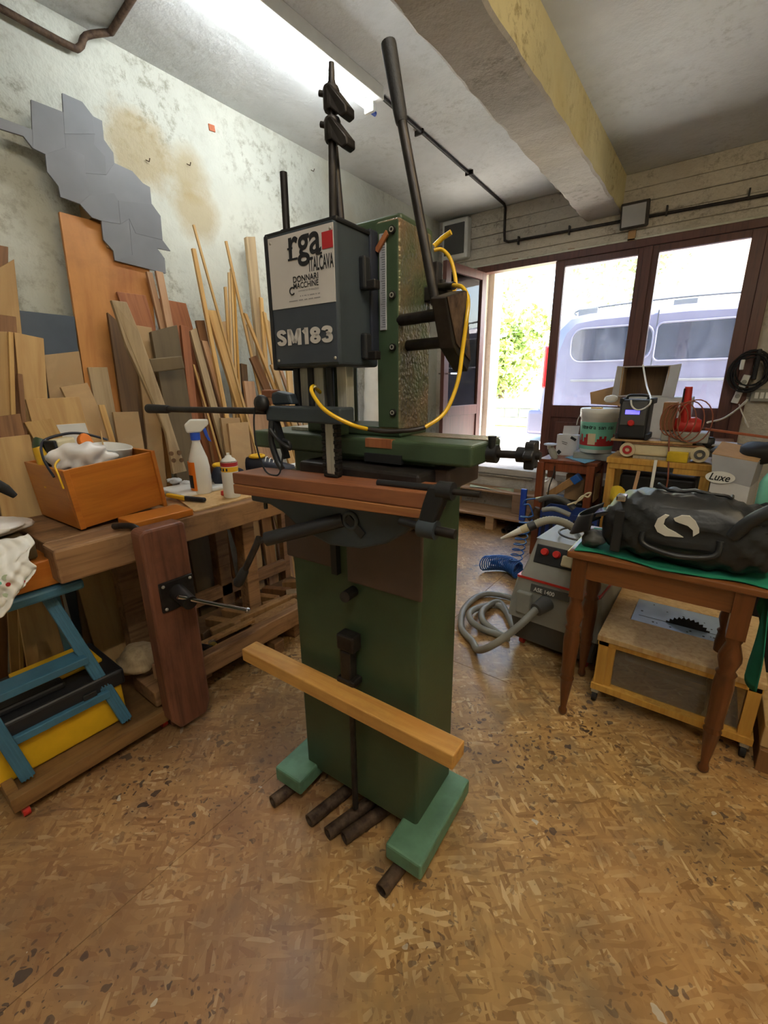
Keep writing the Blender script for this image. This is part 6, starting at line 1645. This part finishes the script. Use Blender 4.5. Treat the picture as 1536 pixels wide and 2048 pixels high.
tag(MB().tube([(-1.062, 3.3, 0.4646), (-1.027, 3.3, 0.5115), (-1.013, 3.3, 0.5742)], 0.03, 10, rs=[0.03, 0.04, 0.02]).build('wheel_hub', 'rusty_steel'), 'rusty round fitting below the air gun', 'fitting')
tag(MB().bx(-1.475, -1.415, 4.22, 4.25, 0.153, 0.48).build('spirit_level', 'blue_plastic', None, 0.006), 'blue spirit level standing upright on the lower pallet', 'level')

# ---------------------------------------------------------------- brown stool table by the doors
st_ = thing('stool_table', 'brown wooden stool table with a grinder and bucket', 'table', (-0.97, 3.95, 0))
MB().bx(-1.185, -0.72, 3.78, 4.15, 0.845, 0.872).build('top', 'stool_wood', st_, 0.004)
for q in ((-1.17, -0.75, 3.79, 3.805, 0.775, 0.845), (-1.17, -0.75, 4.12, 4.135, 0.775, 0.845), (-1.175, -1.16, 3.8, 4.13, 0.775, 0.845), (-0.76, -0.745, 3.8, 4.13, 0.775, 0.845)):
    MB().bx(*q).build('apron', 'stool_wood', st_, 0.002)
for x in (-1.165, -0.765):
    for y in (3.80, 4.12):
        MB().bx(x - 0.03, x + 0.03, y - 0.03, y + 0.03, 0, 0.845).build('leg', 'stool_wood', st_, 0.003)
gr = thing('angle_grinder', 'small angle grinder standing disc up on the stool table', 'grinder', (-1.08, 3.84, 0.873))
MB().tube([(-1.069, 3.84, 0.8696), (-1.086, 3.84, 0.911), (-1.113, 3.85, 0.9502)], 0.03, 12, rs=[0.022, 0.032, 0.028]).build('body', 'grey_plastic', gr)
MB().cyl((-1.12, 3.86, 0.9485), (-1.124, 3.86, 0.9824), 0.024, n=14).build('gear_head', 'bright_steel', gr)
MB().lathe([(0.0, 0), (0.055, 0.0), (0.055, 0.004), (0.0, 0.004)], (-1.124, 3.86, 0.9867), (0, -0.1, 1), 22).build('disc', 'grey_carton', gr)
MB().tube(spline([(-1.069, 3.84, 0.8696), (-1.044, 3.76, 0.7687), (-1.067, 3.74, 0.6401), (-1.064, 3.72, 0.4911), (-1.062, 3.72, 0.3796)]), 0.005, 8).build('cable', 'black_rubber', gr)
tag(MB().prism([(-1.014, 3.938, 0.874), (-0.8025, 3.724, 0.874), (-0.7552, 3.955, 0.874), (-0.951, 4.179, 0.874)], (0, 0, 0.004)).build('blue_sheet', 'sheet_blue'), 'light blue sheet of sandpaper on the stool table', 'sheet')
gcz = MB().bx(-0.95, -0.62, 3.92, 4.10, 0.8725, 0.935).build('grey_case', 'grey_plastic', None, 0.012)
tag(gcz, 'flat grey case under the paint bucket', 'case')
bk = thing('paint_bucket', 'white paint bucket with a teal and red label', 'bucket', (-0.795, 4.0, 0.936), local=True)
MB().lathe([(0.118, 0), (0.122, 0.005), (0.138, 0.28), (0.146, 0.285), (0.146, 0.315), (0.148, 0.318), (0.148, 0.35), (0.140, 0.356), (0.0, 0.35)], (0, 0, 0), (0, 0, 1), 32).build('pail', 'white_plastic', bk)
def lab(r0, r1, z0, z1, a0, a1):
    return lambda u, v: Vector(((r0 + (r1 - r0) * v) * math.cos(a0 + (a1 - a0) * u), (r0 + (r1 - r0) * v) * math.sin(a0 + (a1 - a0) * u), z0 + (z1 - z0) * v))
def rad(z):
    return 0.122 + (0.138 - 0.122) * z / 0.28
MB().grid(lab(rad(0.03) + 0.001, rad(0.25) + 0.001, 0.03, 0.25, -3.0, 0.3), 28, 1).build('label_field', 'teal_label', bk)
rr = random.Random(9)
for k in range(22):
    a = -2.85 + k * 0.135
    h = rr.uniform(0.03, 0.10)
    MB().grid(lab(rad(0.06) + 0.002, rad(0.06 + h) + 0.002, 0.06, 0.06 + h, a, a + 0.15), 2, 1).build('label_skyline', 'print_red', bk)
for k, ch_ in enumerate('tempera san gag'):
    if ch_ == ' ':
        continue
    a = -2.42 + k * 0.135
    r_ = rad(0.20) + 0.0025
    text('label_letter', ch_, (r_ * math.cos(a), r_ * math.sin(a), 0.195), (-math.sin(a), math.cos(a), 0), (0, 0, 1), 0.026 if ch_ in 'te' else 0.022, 'print_black', bk, bold=0.01)
MB().grid(lab(rad(0.07) + 0.003, rad(0.16) + 0.003, 0.07, 0.16, -1.9, -1.45), 6, 1).build('label_picture', 'cream_plastic', bk)
MB().tube(spline([(-0.147, 0, 0.30), (-0.152, -0.05, 0.26), (-0.152, -0.07, 0.22)]), 0.004, 6).build('wire_handle', 'bright_steel', bk)
MB().bx(-0.06, 0.02, -0.06, 0.0, 0.352, 0.362).build('lid_tab', 'yellow_plastic', bk)
gt = thing('glue_tube', 'green and white squeeze tube standing before the bucket', 'tube', (-0.7697, 4.044, 0.873), local=True)
MB().lathe([(0.022, 0), (0.022, 0.025), (0.026, 0.03), (0.027, 0.15)], (0, 0, 0), (0, 0, 1), 16).build('tube_body', 'green_cloth', gt)
MB().cyl((0, 0, 0.0), (0, 0, 0.03), 0.0235, n=16).build('cap', 'white_plastic', gt)
MB().bx(-0.028, 0.028, -0.006, 0.006, 0.148, 0.20).build('crimp', 'white_plastic', gt, 0.002)
MB().pipe((0, 0, 0.125), (0, 0, 0.145), 0.0285, 0.02, 16).build('red_band', 'red_plastic', gt)
wc = thing('carton', 'white carton with black print behind the grinder', 'carton', (-1.0, 4.08, 0.873))
MB().bx(-1.13, -0.955, 4.05, 4.13, 0.873, 1.055).build('sleeve', 'white_carton', wc, 0.002)
MB().prism([(-1.09, 4.07, 1.05), (-0.96, 4.07, 1.06), (-0.955, 4.07, 1.135), (-1.085, 4.07, 1.13)], (0, 0.004, 0)).build('flap', 'white_carton', wc)
for c_, s_, a_ in (((-0.99, 4.0485, 1.025), (0.05, 0.002, 0.022), 0.5), ((-1.10, 4.0485, 0.90), (0.032, 0.002, 0.032), 0.7), ((-1.06, 4.0485, 0.99), (0.05, 0.002, 0.004), 0.25), ((-1.06, 4.0485, 0.975), (0.04, 0.002, 0.004), 0.25)):
    MB().box(c_, s_, Matrix.Rotation(a_, 3, 'Y')).build('printed_mark', 'print_black', wc)
# clutter under the stool
hp = thing('plane_box', 'wooden block with a blue end leaning below the stool table', 'block', (-0.95, 3.75, 0.66))
MB().bar((-1.073, 3.78, 0.5655), (-0.877, 3.78, 0.7294), 0.07, 0.06).build('block', 'tool_wood', hp, 0.005)
MB().bar((-0.8884, 3.77, 0.713), (-0.8385, 3.77, 0.7566), 0.075, 0.066).build('blue_end', 'blue_hose', hp, 0.006)
tag(crumple((-1.113, 3.9, 0.6033), (0.07, 0.08, 0.09), 61, 0.5).build('white_sack', 'plastic_film'), 'white plastic sack below the stool table', 'bag')
cr_ = thing('blue_crate', 'blue plastic crate on the floor under the stool table', 'crate', (-0.85, 3.65, 0.0))
for q in ((-1.05, -0.62, 3.50, 3.515, 0.10, 0.50), (-1.05, -0.62, 3.75, 3.765, 0.10, 0.50), (-1.05, -1.035, 3.515, 3.75, 0.10, 0.50), (-0.635, -0.62, 3.515, 3.75, 0.10, 0.50), (-1.05, -0.62, 3.5, 3.765, 0.0, 0.10)):
    MB().bx(*q).build('panel', 'crate_blue', cr_, 0.003)
for k in range(7):
    MB().bx(-1.03 + k * 0.06, -1.0 + k * 0.06, 3.497, 3.5, 0.15, 0.46).build('slot', 'dark_blue_carbon', cr_)
tag(MB().bx(-0.98, -0.74, 3.9, 4.1, 0.52, 0.74).build('brown_carton', 'cardboard', None, 0.004), 'brown cardboard box under the stool table', 'box')
dc = thing('dark_chest', 'dark chest standing on the floor under the stool table', 'chest', (-0.96, 3.96, 0))
MB().bx(-1.12, -0.81, 3.84, 4.08, 0.0, 0.42).build('chest_body', 'black_plastic', dc, 0.01)
MB().bx(-1.125, -0.805, 3.835, 4.085, 0.422, 0.515).build('chest_lid', 'black_plastic', dc, 0.012)
for x in (-1.06, -0.87):
    MB().bx(x - 0.02, x + 0.02, 3.828, 3.84, 0.39, 0.45).build('chest_latch', 'dark_grey_plastic', dc, 0.003)
tag(crumple((-0.4939, 3.4, 0.7265), (0.05, 0.06, 0.07), 63, 0.4).build('yellow_glove', 'sponge'), 'ochre work glove hanging beside the yellow work table', 'glove')

# ---------------------------------------------------------------- yellow work table with belt sander
yw = thing('work_table', 'yellow pine work table carrying a belt sander', 'table', (-0.28, 3.7, 0))
MB().bx(-0.62, 0.02, 3.55, 3.95, 0.925, 0.965).build('top', 'pine_yellow', yw, 0.004)
MB().bx(-0.60, -0.30, 3.555, 3.575, 0.885, 0.925).build('front_rail', 'pine_yellow', yw, 0.003)
MB().bx(-0.20, 0.0, 3.555, 3.575, 0.885, 0.925).build('front_rail', 'pine_yellow', yw, 0.003)
for x in (-0.585, -0.015):
    for y in (3.59, 3.91):
        MB().bx(x - 0.028, x + 0.028, y - 0.028, y + 0.028, 0.0, 0.925).build('leg', 'pine_yellow', yw, 0.003)
bs = thing('belt_sander', 'cream bench belt sander lying along the yellow table', 'sander', (-0.3, 3.65, 0.966))
MB().bx(-0.50, -0.06, 3.60, 3.72, 0.985, 1.075).build('body', 'cream_plastic', bs, 0.02, 3)
for x, r_ in ((-0.50, 0.05), (-0.07, 0.052)):
    rl_ = MB().cyl((x, 3.585, 1.025), (x, 3.73, 1.025), r_, n=22).build('roller', 'cream_plastic', bs, 0.004)
    MB().pipe((x, 3.578, 1.025), (x, 3.586, 1.025), r_ * 0.62, r_ * 0.3, 18).build('roller_cap', 'print_red' if x < -0.3 else 'dark_grey_plastic', rl_)
MB().bx(-0.52, -0.05, 3.59, 3.73, 1.07, 1.08).build('belt', 'board_brown', bs)
MB().bx(-0.46, -0.12, 3.60, 3.72, 0.966, 0.985).build('foot_plate', 'bright_steel', bs)
tag(MB().bx(-0.25, -0.13, 3.548, 3.60, 0.966, 1.035).build('sponge_block', 'sponge', None, 0.006), 'yellow sponge block in front of the belt sander', 'sponge')
tag(MB().bx(-0.62, -0.12, 3.60, 3.76, 1.0815, 1.097).build('shelf_plank', 'pine_pale', None, 0.002), 'pale plank laid over the belt sander', 'plank')
tag(MB().bx(-0.10, 0.12, 3.64, 3.84, 1.0815, 1.092).build('glass_sheet', 'white_carton', None, 0.002), 'white sheet lying on the right end of the belt sander', 'sheet')
ps = thing('power_station', 'black portable power unit with a blue display and red button', 'power unit', (-0.49, 3.66, 1.098))
MB().bx(-0.585, -0.40, 3.58, 3.80, 1.105, 1.375).build('case', 'black_plastic', ps, 0.015, 3)
for x in (-0.59, -0.405):
    for z in (1.10, 1.345):
        MB().bx(x, x + 0.012 + 0.01, 3.573, 3.805, z, z + 0.04).build('corner_guard', 'black_rubber', ps, 0.006)
MB().bx(-0.570, -0.415, 3.575, 3.581, 1.20, 1.36).build('front_panel', 'dark_grey_plastic', ps, 0.002)
emis('lcd_blue', (0.06, 0.05, 1.0, 1), 0.9)
MB().bx(-0.545, -0.455, 3.572, 3.576, 1.275, 1.305).build('display', 'lcd_blue', ps)
text('display_text', '12.6V 0.0A', (-0.54, 3.5712, 1.292), (1, 0, 0), (0, 0, 1), 0.008, 'white_plastic', ps, width=0.05)
MB().lathe([(0.022, 0), (0.022, 0.006), (0.015, 0.010)], (-0.50, 3.575, 1.215), (0, -1, 0), 18).build('button', 'red_plastic', ps)
MB().tube(spline([(-0.56, 3.69, 1.37), (-0.55, 3.69, 1.40), (-0.44, 3.69, 1.40), (-0.43, 3.69, 1.37)]), 0.009, 8).build('carry_handle', 'black_plastic', ps)
tag(MB().tube(spline([(-0.518, 3.56, 1.373), (-0.505, 3.55, 1.333), (-0.4677, 3.55, 1.307), (-0.4198, 3.56, 1.325), (-0.3992, 3.58, 1.374), (-0.4914, 4, 1.47), (-0.5616, 4.2, 1.623)]), 0.006, 8).build('white_lead', 'white_plastic'), 'white lead hanging over the power unit and carton', 'cable')
tag(crumple((-0.7255, 4, 1.364), (0.05, 0.04, 0.03), 66, 0.3).build('white_adapter', 'white_plastic'), 'white plastic adapter lying on the bucket lid', 'adapter')
oc = thing('open_carton', 'open white cardboard box on its side behind the power unit', 'carton', (-0.55, 4.45, 1.37))
MB().bx(-0.74, -0.36, 4.40, 4.62, 1.615, 1.622).build('top_flap', 'white_carton', oc)
MB().bx(-0.74, -0.36, 4.40, 4.62, 1.372, 1.379).build('bottom_flap', 'white_carton', oc)
MB().prism([(-0.79, 4.36, 1.365), (-0.735, 4.41, 1.375), (-0.735, 4.41, 1.62), (-0.775, 4.36, 1.625)], (0.005, 0.004, 0)).build('side_flap', 'white_carton', oc)
MB().prism([(-0.42, 4.41, 1.375), (-0.33, 4.34, 1.365), (-0.315, 4.34, 1.628), (-0.40, 4.41, 1.62)], (0.004, 0.005, 0)).build('side_flap', 'white_carton', oc)
MB().bx(-0.735, -0.40, 4.61, 4.62, 1.379, 1.615).build('inside_back', 'board_dark', oc)
MB().bx(-0.74, -0.733, 4.40, 4.62, 1.379, 1.615).build('inside_wall', 'cardboard', oc)
MB().bx(-0.40, -0.393, 4.40, 4.62, 1.379, 1.615).build('inside_wall', 'cardboard', oc)
tag(MB().prism([(-0.9996, 4.5, 1.403), (-0.7584, 4.5, 1.468), (-0.7153, 4.5, 1.287), (-0.9793, 4.5, 1.3)], (0, 0.02, 0)).build('cardboard_piece', 'cardboard'), 'torn brown cardboard piece between bucket and carton', 'cardboard')
tag(MB().bx(-0.70, 0.12, 4.30, 4.70, 1.0, 1.03).build('rear_shelf', 'board_brown', None, 0.004), 'brown shelf board behind the power tools', 'shelf')
tag(MB().bx(-0.68, -0.20, 4.38, 4.66, 1.031, 1.370).build('storage_box', 'white_carton', None, 0.004), 'large white box supporting the open carton', 'box')
tag(MB().bx(-0.66, 0.08, 4.34, 4.68, 0.0, 0.999).build('low_cabinet', 'dark_grey_plastic', None, 0.006), 'dark cabinet under the rear shelf', 'cabinet')
# red router with orange cable
rtl = thing('power_tool', 'red power tool with an orange cable wound around it', 'power tool', (-0.2, 3.7, 1.09))
MB().bx(-0.325, -0.245, 3.62, 3.74, 1.17, 1.36).build('wooden_base', 'board_brown', rtl, 0.006)
MB().lathe([(0.05, 0), (0.058, 0.02), (0.058, 0.12), (0.04, 0.15)], (-0.245, 3.70, 1.20), (1, 0, 0.02), 18).build('motor', 'red_plastic', rtl)
MB().tube([(-0.19, 3.68, 1.23), (-0.20, 3.66, 1.34), (-0.20, 3.66, 1.46)], 0.028, 12, rs=[0.034, 0.030, 0.022]).build('grip', 'red_plastic', rtl)
MB().bx(-0.225, -0.215, 3.63, 3.645, 1.36, 1.45).build('grip_pad', 'black_rubber', rtl, 0.003)
MB().bx(-0.31, -0.04, 3.60, 3.80, 1.098, 1.165).build('sole_plate', 'grey_plastic', rtl, 0.008)
for k in range(5):
    cx = -0.27 + k * 0.035
    MB().tube([Vector((cx + (0.07 + 0.012 * k) * math.cos(t) * 0.8, 3.60 - 0.006 * k, 1.24 + (0.10 + 0.01 * k) * math.sin(t))) for t in [2 * math.pi * j / 22 for j in range(22)]], 0.0042, 6, closed=True).build('cable_turn', 'cable_brown', rtl)
MB().tube(spline([(-0.26, 3.60, 1.14), (-0.24, 3.56, 1.0), (-0.22, 3.53, 0.85), (-0.225, 3.53, 0.70)]), 0.0055, 6).build('cable_tail', 'cable_brown', rtl)
tag(MB().lathe([(0.03, 0), (0.04, 0.01), (0.03, 0.05), (0.008, 0.07)], (-0.0578, 3.66, 1.082), (0.6, 0, 0.6), 14).build('black_funnel', 'black_plastic'), 'small black dust nozzle right of the red tool', 'nozzle')
# white cable, lath and clutter under the table
tag(MB().bar((-0.3086, 3.54, 0.9738), (-0.30, 3.40, 0.01), 0.02, 0.008).build('white_strip', 'white_plastic', None, 0.002), 'white plastic strip leaning before the yellow table', 'strip')
tag(MB().bar((-0.3903, 3.45, 0.9021), (-0.46, 3.35, 0.01), 0.022, 0.008).build('wood_stick', 'board_pink', None, 0.002), 'short pale stick standing before the yellow table', 'stick')
tc_ = thing('tool_case', 'black tool case under the yellow work table', 'case', (-0.3, 3.76, 0.45))
MB().bx(-0.53, -0.06, 3.64, 3.88, 0.45, 0.66).build('case_base', 'black_plastic', tc_, 0.02, 3)
MB().bx(-0.53, -0.06, 3.64, 3.88, 0.665, 0.84).build('case_lid', 'black_plastic', tc_, 0.02, 3)
MB().tube(spline([(-0.38, 3.635, 0.66), (-0.38, 3.60, 0.66), (-0.21, 3.60, 0.66), (-0.21, 3.635, 0.66)]), 0.01, 8).build('case_handle', 'black_rubber', tc_)
for x in (-0.46, -0.13):
    MB().bx(x - 0.02, x + 0.02, 3.63, 3.642, 0.63, 0.70).build('case_latch', 'grey_plastic', tc_, 0.003)
tag(MB().bx(-0.54, -0.04, 3.60, 3.92, 0.0, 0.449).build('grey_crate', 'dark_grey_plastic', None, 0.01), 'dark grey crate on the floor under the yellow table', 'crate')
# box with oval brand mark
lx = thing('carton_box', 'grey white cardboard box with an oval printed mark', 'box', (0.15, 3.4, 0.7))
LXP = [(0.0166, 3.4, 0.9127), (0.2123, 3.4, 0.874), (0.2225, 3.4, 1.028), (-0.0046, 3.4, 1.059)]
MB().prism([LXP[0], LXP[1], LXP[2], LXP[3]], (0.05, 0.28, 0.0)).build('case', 'grey_carton', lx, 0.002)
MB().prism([LXP[3], LXP[2], (LXP[2][0] + 0.05, 3.66, LXP[2][2] + 0.04), (LXP[3][0] + 0.04, 3.66, LXP[3][2] + 0.05)], (0, 0, 0.004)).build('lid', 'cardboard', lx)
MB().prism([(LXP[0][0] - 0.0, 3.398, LXP[0][2]), (LXP[1][0], 3.398, LXP[1][2]), (LXP[1][0] + 0.0, 3.398, LXP[1][2] - 0.25), (LXP[0][0], 3.398, LXP[0][2] - 0.25)], (0.05, 0.28, 0)).build('lower_case', 'white_carton', lx, 0.002)
oc_ = Vector((0.0587, 3.39, 0.9194))
MB().prism([oc_ + Vector((0.075 * math.cos(t), 0, 0.038 * math.sin(t))) for t in [2 * math.pi * k / 28 for k in range(28)]], (0, 0.004, 0)).build('oval_mark', 'white_paper', lx)
text('lettering_luxe', 'Luxe', oc_ + Vector((-0.055, -0.002, -0.018)), (1, 0, -0.06), (0.06, 0, 1), 0.045, 'print_black', lx, width=0.105, shear=0.25, bold=0.015)
tag(crumple((0.133, 3.9, 1.027), (0.16, 0.14, 0.05), 71, 0.3, 36, 20).build('black_bag', 'bag_leather'), 'black bag slumped behind the printed carton', 'bag')
tag(crumple((0.246, 3.6, 1.064), (0.12, 0.14, 0.07), 72, 0.3).build('dark_coat', 'black_rubber'), 'dark folded coat at the right picture edge', 'coat')
bt = thing('green_bottle', 'clear green plastic bottle by the right picture edge', 'bottle', (0.2463, 3, 0.9283))
MB().lathe([(0.035, 0), (0.04, 0.01), (0.04, 0.13), (0.03, 0.16), (0.014, 0.19), (0.014, 0.21)], (0.2606, 3, 0.8483), (0, 0, 1), 16).build('body', 'teal_label', bt)
MB().cyl(Vector((0.2606, 3, 0.8483)) + Vector((0, 0, 0.205)), Vector((0.2606, 3, 0.8483)) + Vector((0, 0, 0.23)), 0.017, n=12).build('cap', 'white_plastic', bt)
bd = thing('black_drum', 'black plastic bin partly cut by the right picture edge', 'bin', (0.43, 2.95, 0))
MB().lathe([(0.16, 0), (0.165, 0.01), (0.19, 0.80), (0.20, 0.81), (0.20, 0.84), (0.185, 0.845)], (0.43, 2.95, 0), (0, 0, 1), 24).build('bin_body', 'black_plastic', bd)
MB().lathe([(0.205, 0.845), (0.205, 0.86), (0.17, 0.885), (0.0, 0.895)], (0.43, 2.95, 0), (0, 0, 1), 24).build('bin_lid', 'black_rubber', bd)
for sg in (-1, 1):
    MB().tube(spline([(0.43 + sg * 0.19, 2.90, 0.74), (0.43 + sg * 0.225, 2.93, 0.75), (0.43 + sg * 0.225, 2.97, 0.75), (0.43 + sg * 0.19, 3.0, 0.74)]), 0.008, 6).build('bin_handle', 'black_rubber', bd)

# ---------------------------------------------------------------- sockets and cable coil right of the door
sw = thing('switch_box', 'grey wall box with three white switches right of the door', 'switch', (0.235, 4.93, 1.37))
MB().bx(0.175, 0.33, 4.895, 4.95, 1.325, 1.425).build('case', 'grey_plastic', sw, 0.006)
for x in (0.20, 0.235, 0.27):
    MB().bx(x, x + 0.025, 4.888, 4.896, 1.35, 1.40).build('rocker', 'white_plastic', sw, 0.002)
pw_ = thing('power_strip', 'white socket strip hanging beside the door frame', 'socket strip', (0.1, 4.9, 1.42))
MB().bar((0.075, 4.90, 1.31), (0.125, 4.90, 1.54), 0.035, 0.05, (1, 0, 0)).build('strip', 'white_plastic', pw_, 0.005)
for t in (0.25, 0.5, 0.75):
    c_ = Vector((0.075, 4.90, 1.31)).lerp(Vector((0.125, 4.90, 1.54)), t)
    MB().cyl(c_ + Vector((0, -0.018, 0)), c_ + Vector((0, -0.022, 0)), 0.018, n=14).build('socket', 'grey_plastic', pw_)
tag(MB().tube(spline([(0.1135, 4.86, 1.276), (0.1557, 4.86, 1.338), (0.1399, 4.8, 1.308), (0.0297, 4.4, 1.219), (-0.0666, 3.9, 1.213)]), 0.007, 8).build('white_cable', 'white_plastic'), 'white cable running from the socket strip to the red tool', 'cable')
tag(MB().tube(spline([(0.109, 4.88, 1.304), (0.1411, 4.88, 1.234), (0.2056, 4.88, 1.111)]), 0.005, 8).build('thin_white_cable', 'white_plastic'), 'short white cable drooping below the socket strip', 'cable')
cc = thing('cable_coil', 'coil of black cable hung on the door post', 'cable', (0.13, 4.88, 1.6))
rr = random.Random(5)
for k in range(8):
    c0 = Vector((0.135 + rr.uniform(-0.02, 0.02), 4.89 - 0.009 * k, 1.575 + rr.uniform(-0.03, 0.02)))
    ra, rb = rr.uniform(0.105, 0.135), rr.uniform(0.12, 0.155)
    MB().tube([c0 + Vector((ra * math.cos(t), 0.006 * math.sin(3 * t), rb * math.sin(t))) for t in [2 * math.pi * j / 28 for j in range(28)]], 0.0065, 6, closed=True).build('turn', 'black_rubber', cc)
MB().bx(0.155, 0.185, 4.83, 4.93, 1.50, 1.74).build('tie', 'black_rubber', cc, 0.008)
MB().bx(0.06, 0.09, 4.80, 4.83, 1.58, 1.66).build('plug', 'white_plastic', cc, 0.006)
tag(MB().tube(spline([(0.30, 4.93, 3.0), (0.30, 4.93, 2.0), (0.295, 4.93, 1.43)]), 0.014, 8).build('wall_pipe', 'dark_steel'), 'black pipe running down the wall to the switch box', 'pipe')
tag(MB().bar((-0.087, 4.6, 1.108), (0.3992, 4.6, 1.055), 0.02, 0.02).build('copper_pipe', 'brick_chip', None, 0.005), 'reddish pipe crossing the wall at the right edge', 'pipe')

# far corner behind the machine
sk_ = thing('tall_sack', 'white wrinkled sack standing in the far corner behind the machine', 'sack', (-2.50, 3.18, 0.62))
def sackf(u, v):
    a = u * 2 * math.pi
    r_ = 0.105 * (1 - 0.30 * v * v) * (1 + 0.03 * math.sin(40 * v + 3 * a)) * (1 if v < 0.97 else 0.3)
    return Vector((-2.50 + r_ * math.cos(a), 3.18 + r_ * math.sin(a), 0.626 + 1.10 * v))
MB().grid(sackf, 24, 60).build('sack_body', 'foam_white', sk_)
MB().cyl((-2.50, 3.18, 1.70), (-2.50, 3.18, 1.76), 0.04, 0.055, n=14).build('tied_neck', 'foam_white', sk_)
ck_ = thing('corner_cabinet', 'red-brown cabinet in the far corner left of the open door', 'cabinet', (-2.6, 3.2, 0))
MB().bx(-2.86, -2.30, 2.95, 3.45, 0.0, 0.60).build('cabinet_body', 'stool_wood', ck_, 0.006)
MB().bx(-2.88, -2.28, 2.93, 3.47, 0.60, 0.625).build('cabinet_top', 'stool_wood', ck_, 0.004)
for y in (3.08, 3.32):
    d_ = MB().bx(-2.302, -2.285, y - 0.11, y + 0.11, 0.06, 0.56).build('cabinet_door', 'stool_wood', ck_, 0.004)
    MB().ball((-2.275, y + (0.08 if y < 3.2 else -0.08), 0.34), 0.014).build('door_knob', 'bright_steel', d_)
sh2 = thing('wall_shelf', 'red-brown shelf board on the wall above the white sack', 'shelf', (-2.8, 3.6, 1.8))
MB().bx(-2.90, -2.62, 2.9, 4.3, 1.83, 1.86).build('shelf_board', 'board_red', sh2, 0.003)
for y in (3.0, 4.2):
    MB().prism([(-2.90, y - 0.01, 1.83), (-2.66, y - 0.01, 1.83), (-2.90, y - 0.01, 1.67)], (0, 0.02, 0)).build('shelf_bracket', 'board_red', sh2)
